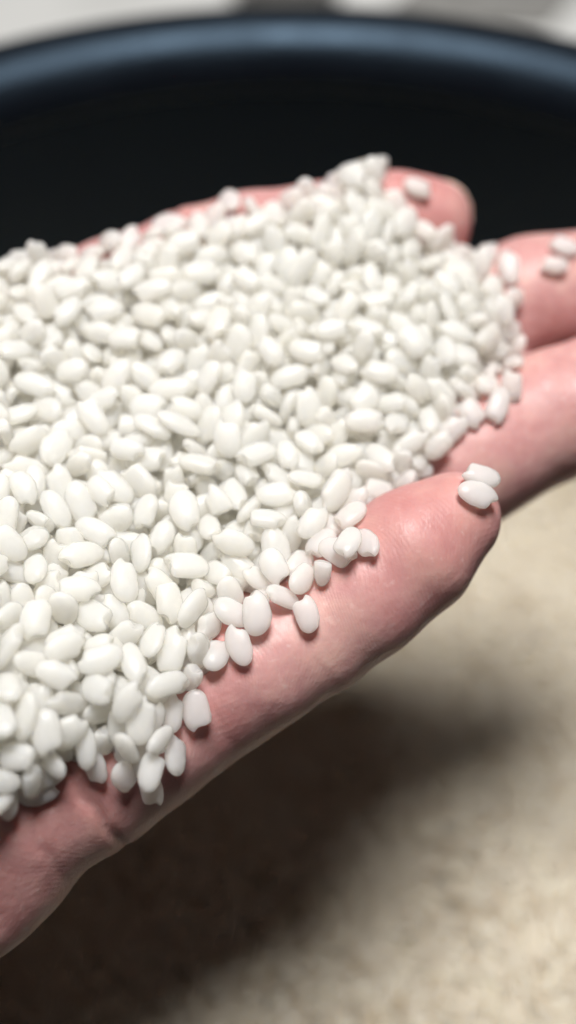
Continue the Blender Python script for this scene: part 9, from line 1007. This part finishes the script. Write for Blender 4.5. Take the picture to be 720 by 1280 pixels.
# ---------------------------------------------------------------- grains of rice
LEN, WID, THK = 5.3, 3.15, 1.85
def grain_geo(seed, rings=24, segs=20, cut=.35, broken=0.):
    r = np.random.default_rng(seed)
    t = np.cos(np.linspace(0, np.pi, rings+1)[1:-1])[::-1]
    ph = np.linspace(0, 2*np.pi, segs, endpoint=False)
    e1, e2 = 2.5+r.uniform(-.3, .5), 2.3+r.uniform(-.3, .4)
    rad = np.where(t > 0, (1-np.abs(t)**e1)**.5, (1-np.abs(t)**e2)**.52)
    c, s = np.cos(ph), np.sin(ph)
    cy, sz = np.sign(c)*np.abs(c)**.95, np.sign(s)*np.abs(s)**.94
    l_, w_, k_ = LEN*r.uniform(.93, 1.07), WID*r.uniform(.93, 1.06), THK*r.uniform(.92, 1.08)
    X = np.repeat(t*l_/2, segs); Y = (rad[:, None]*cy[None]*w_/2).ravel(); Z = (rad[:, None]*sz[None]*k_/2).ravel()
    X = np.concatenate([X, [-l_/2, l_/2]]); Y = np.concatenate([Y, [0, 0]]); Z = np.concatenate([Z, [0, 0]])
    tt = X/(l_/2); sg = r.choice([-1, 1])
    Y = Y+sg*.20*r.uniform(.5, 1.3)*(tt**2-.4)                          # one long edge straighter than the other
    Y = Y*(1-.09*r.uniform(-.3, 1)*tt)
    # where the germ broke away: a slanting, slightly hollow facet across one corner
    an = sg*r.uniform(.45, .8); nx_, ny_ = math.cos(an), math.sin(an)
    q = X*nx_+Y*ny_; ex = np.maximum(q-l_*cut, 0)
    X, Y = X-ex*.86*nx_, Y-ex*.86*ny_
    side = -X*ny_+Y*nx_; hol = .48*np.exp(-(ex*0+(q-l_*.45)**2/.5+((side+sg*.9)/.62)**2))
    X, Y = X-hol*nx_, Y-hol*ny_
    if broken:
        ex = np.maximum(-X-l_*broken+.18*Y, 0); X = X+ex*.85
    Z = Z*(1-.06*np.exp(-((Y-.3)/.20)**2)-.05*np.exp(-((Y+.45)/.16)**2))
    k1, k2, k3 = r.uniform(0, 6, 3)
    w = 1+.022*np.sin(2.1*X+k1)*np.cos(2.7*Y+k2)+.012*np.sin(4.3*X+3.1*Y+k3)
    v = np.stack([X, Y*w, Z*w], 1)
    n = rings-1; tri = []
    for i in range(n-1):
        for j in range(segs):
            a, b = i*segs+j, i*segs+(j+1) % segs
            tri += [(a, b, b+segs), (a, b+segs, a+segs)]
    for j in range(segs):
        tri += [(n*segs, (j+1) % segs, j), (n*segs+1, (n-1)*segs+j, (n-1)*segs+(j+1) % segs)]
    return v, np.array(tri)[:, ::-1]
KINDS = [grain_geo(3), grain_geo(5, cut=.37), grain_geo(8, cut=.33), grain_geo(13, cut=.44), grain_geo(21, broken=.36), grain_geo(34, cut=.42), grain_geo(41, cut=.38, broken=.42), grain_geo(55, cut=.36), grain_geo(62, cut=.33, broken=.12)]
MID = [grain_geo(3, 14, 12), grain_geo(5, 14, 12, cut=.37), grain_geo(8, 14, 12, cut=.33), grain_geo(13, 14, 12, cut=.44), grain_geo(21, 14, 12, broken=.36), grain_geo(34, 14, 12, cut=.42), grain_geo(41, 14, 12, cut=.38, broken=.42), grain_geo(55, 14, 12, cut=.36), grain_geo(62, 14, 12, cut=.33, broken=.12)]
GRAIN_ME = [mesh_np('rice_grain', v, f, M_rice) for v, f in KINDS]
def quat_mat(q):
    w, x, y, z = q.T
    return np.stack([1-2*(y*y+z*z), 2*(x*y-z*w), 2*(x*z+y*w), 2*(x*y+z*w), 1-2*(x*x+z*z), 2*(y*z-x*w), 2*(x*z-y*w), 2*(y*z+x*w), 1-2*(x*x+y*y)], 1).reshape(-1, 3, 3)
GD = np.array([int(t) for t in GRAINS.split()], float).reshape(-1, 9)   # place (1/100 mm), turn (1/1000), size (1/100), kind
GP, GQ, GS, GK = GD[:, :3]/100, GD[:, 3:7]/1000, GD[:, 7]/100, GD[:, 8].astype(int)
GQ /= np.linalg.norm(GQ, axis=1, keepdims=True)
proto = None
for i, (lab, grp) in enumerate(LABELS):
    o = bpy.data.objects.new('rice_grain', GRAIN_ME[GK[i]]) if proto is None else proto.copy()
    proto = proto or o
    o.data = GRAIN_ME[GK[i]]; COL.objects.link(o)
    o.rotation_mode = 'QUATERNION'; o.rotation_quaternion = Quaternion(GQ[i]); o.location = Vector(GP[i])*S; o.scale = [GS[i]*(1+.06*math.sin(i*k_)) for k_ in (1.7, 2.9, 4.3)]
    tag(o, lab, 'rice grain', grp)
def joined(name, pos, mats, sizes, kinds, geos, mat, extra=None):
    V_, F_, n = [], [], 0
    for k, (gv, gf) in enumerate(geos):
        m = kinds == k
        if not m.any(): continue
        v = np.einsum('nij,kj->nki', mats[m], gv)*sizes[m][:, None, None]+pos[m][:, None]
        f = gf[None]+(np.arange(m.sum())*len(gv))[:, None, None]+n
        V_.append(v.reshape(-1, 3)); F_.append(f.reshape(-1, 3)); n += m.sum()*len(gv)
    if extra is not None:
        V_.append(extra[0]); F_.append(extra[1]+n)
    return link(name, mesh_np(name, np.concatenate(V_), np.concatenate(F_), mat))
n0 = len(LABELS)
ev = np.array([int(t) for t in CORE_V.split()], float).reshape(-1, 3)/20; ef = np.array([int(t) for t in CORE_F.split()]).reshape(-1, 3)
o = joined('rice_heap', GP[n0:], quat_mat(GQ[n0:]), GS[n0:], GK[n0:], MID, M_rice, (ev, ef))
tag(o, 'white rice grains packed underneath the top of the heap in the palm', kind='stuff')

# rice lying in the pot below the hand
LOW = [grain_geo(s_, 8, 8, cut=c_) for s_, c_ in ((2, .37), (4, .42), (6, .36))]
BED_Z, R_BED = 3., 107.
def bed_h(x, y): return BED_Z+2.2*np.sin(x*.045+.6)*np.cos(y*.05)+1.2*np.sin(x*.11+y*.08)
pts = []
for sp, dz_ in ((2.4, 0.), (2.6, -1.2)):
    g = np.arange(-R_BED, R_BED, sp); gx, gy = np.meshgrid(g, g); q = np.stack([gx.ravel(), gy.ravel()], 1)+rng.uniform(-1.3, 1.3, (gx.size, 2))
    q = q[np.linalg.norm(q, axis=1) < R_BED-2.2]
    pts.append(np.column_stack([q[:, 0]+POT_X, q[:, 1]+POT_Y, bed_h(q[:, 0], q[:, 1])+dz_+rng.normal(0, .28, len(q))]))
pts = np.concatenate(pts); n = len(pts)
an = rng.uniform(0, 2*np.pi, n); ti = rng.normal(0, .26, n); ro = rng.normal(0, .6, n)
def rot(ax, a):
    c, s = np.cos(a), np.sin(a); m = np.zeros((len(a), 3, 3)); i, j = [(1, 2), (2, 0), (0, 1)][ax]
    m[:, ax, ax] = 1; m[:, i, i] = c; m[:, j, j] = c; m[:, i, j] = -s; m[:, j, i] = s; return m
mats = rot(2, an) @ rot(1, ti) @ rot(0, ro)
bv, bf = [(POT_X, POT_Y, BED_Z-2.4)], []
for i in range(1, 24):
    for j in range(72):
        r_, a_ = R_BED*i/23, j*2*math.pi/72; x_, y_ = r_*math.cos(a_), r_*math.sin(a_)
        bv.append((x_+POT_X, y_+POT_Y, float(bed_h(x_, y_))-1.9))
for j in range(72): bf.append((0, 1+j, 1+(j+1) % 72))
for i in range(22):
    for j in range(72):
        a_, b_ = 1+i*72+j, 1+i*72+(j+1) % 72; bf += [(a_, a_+72, b_+72), (a_, b_+72, b_)]
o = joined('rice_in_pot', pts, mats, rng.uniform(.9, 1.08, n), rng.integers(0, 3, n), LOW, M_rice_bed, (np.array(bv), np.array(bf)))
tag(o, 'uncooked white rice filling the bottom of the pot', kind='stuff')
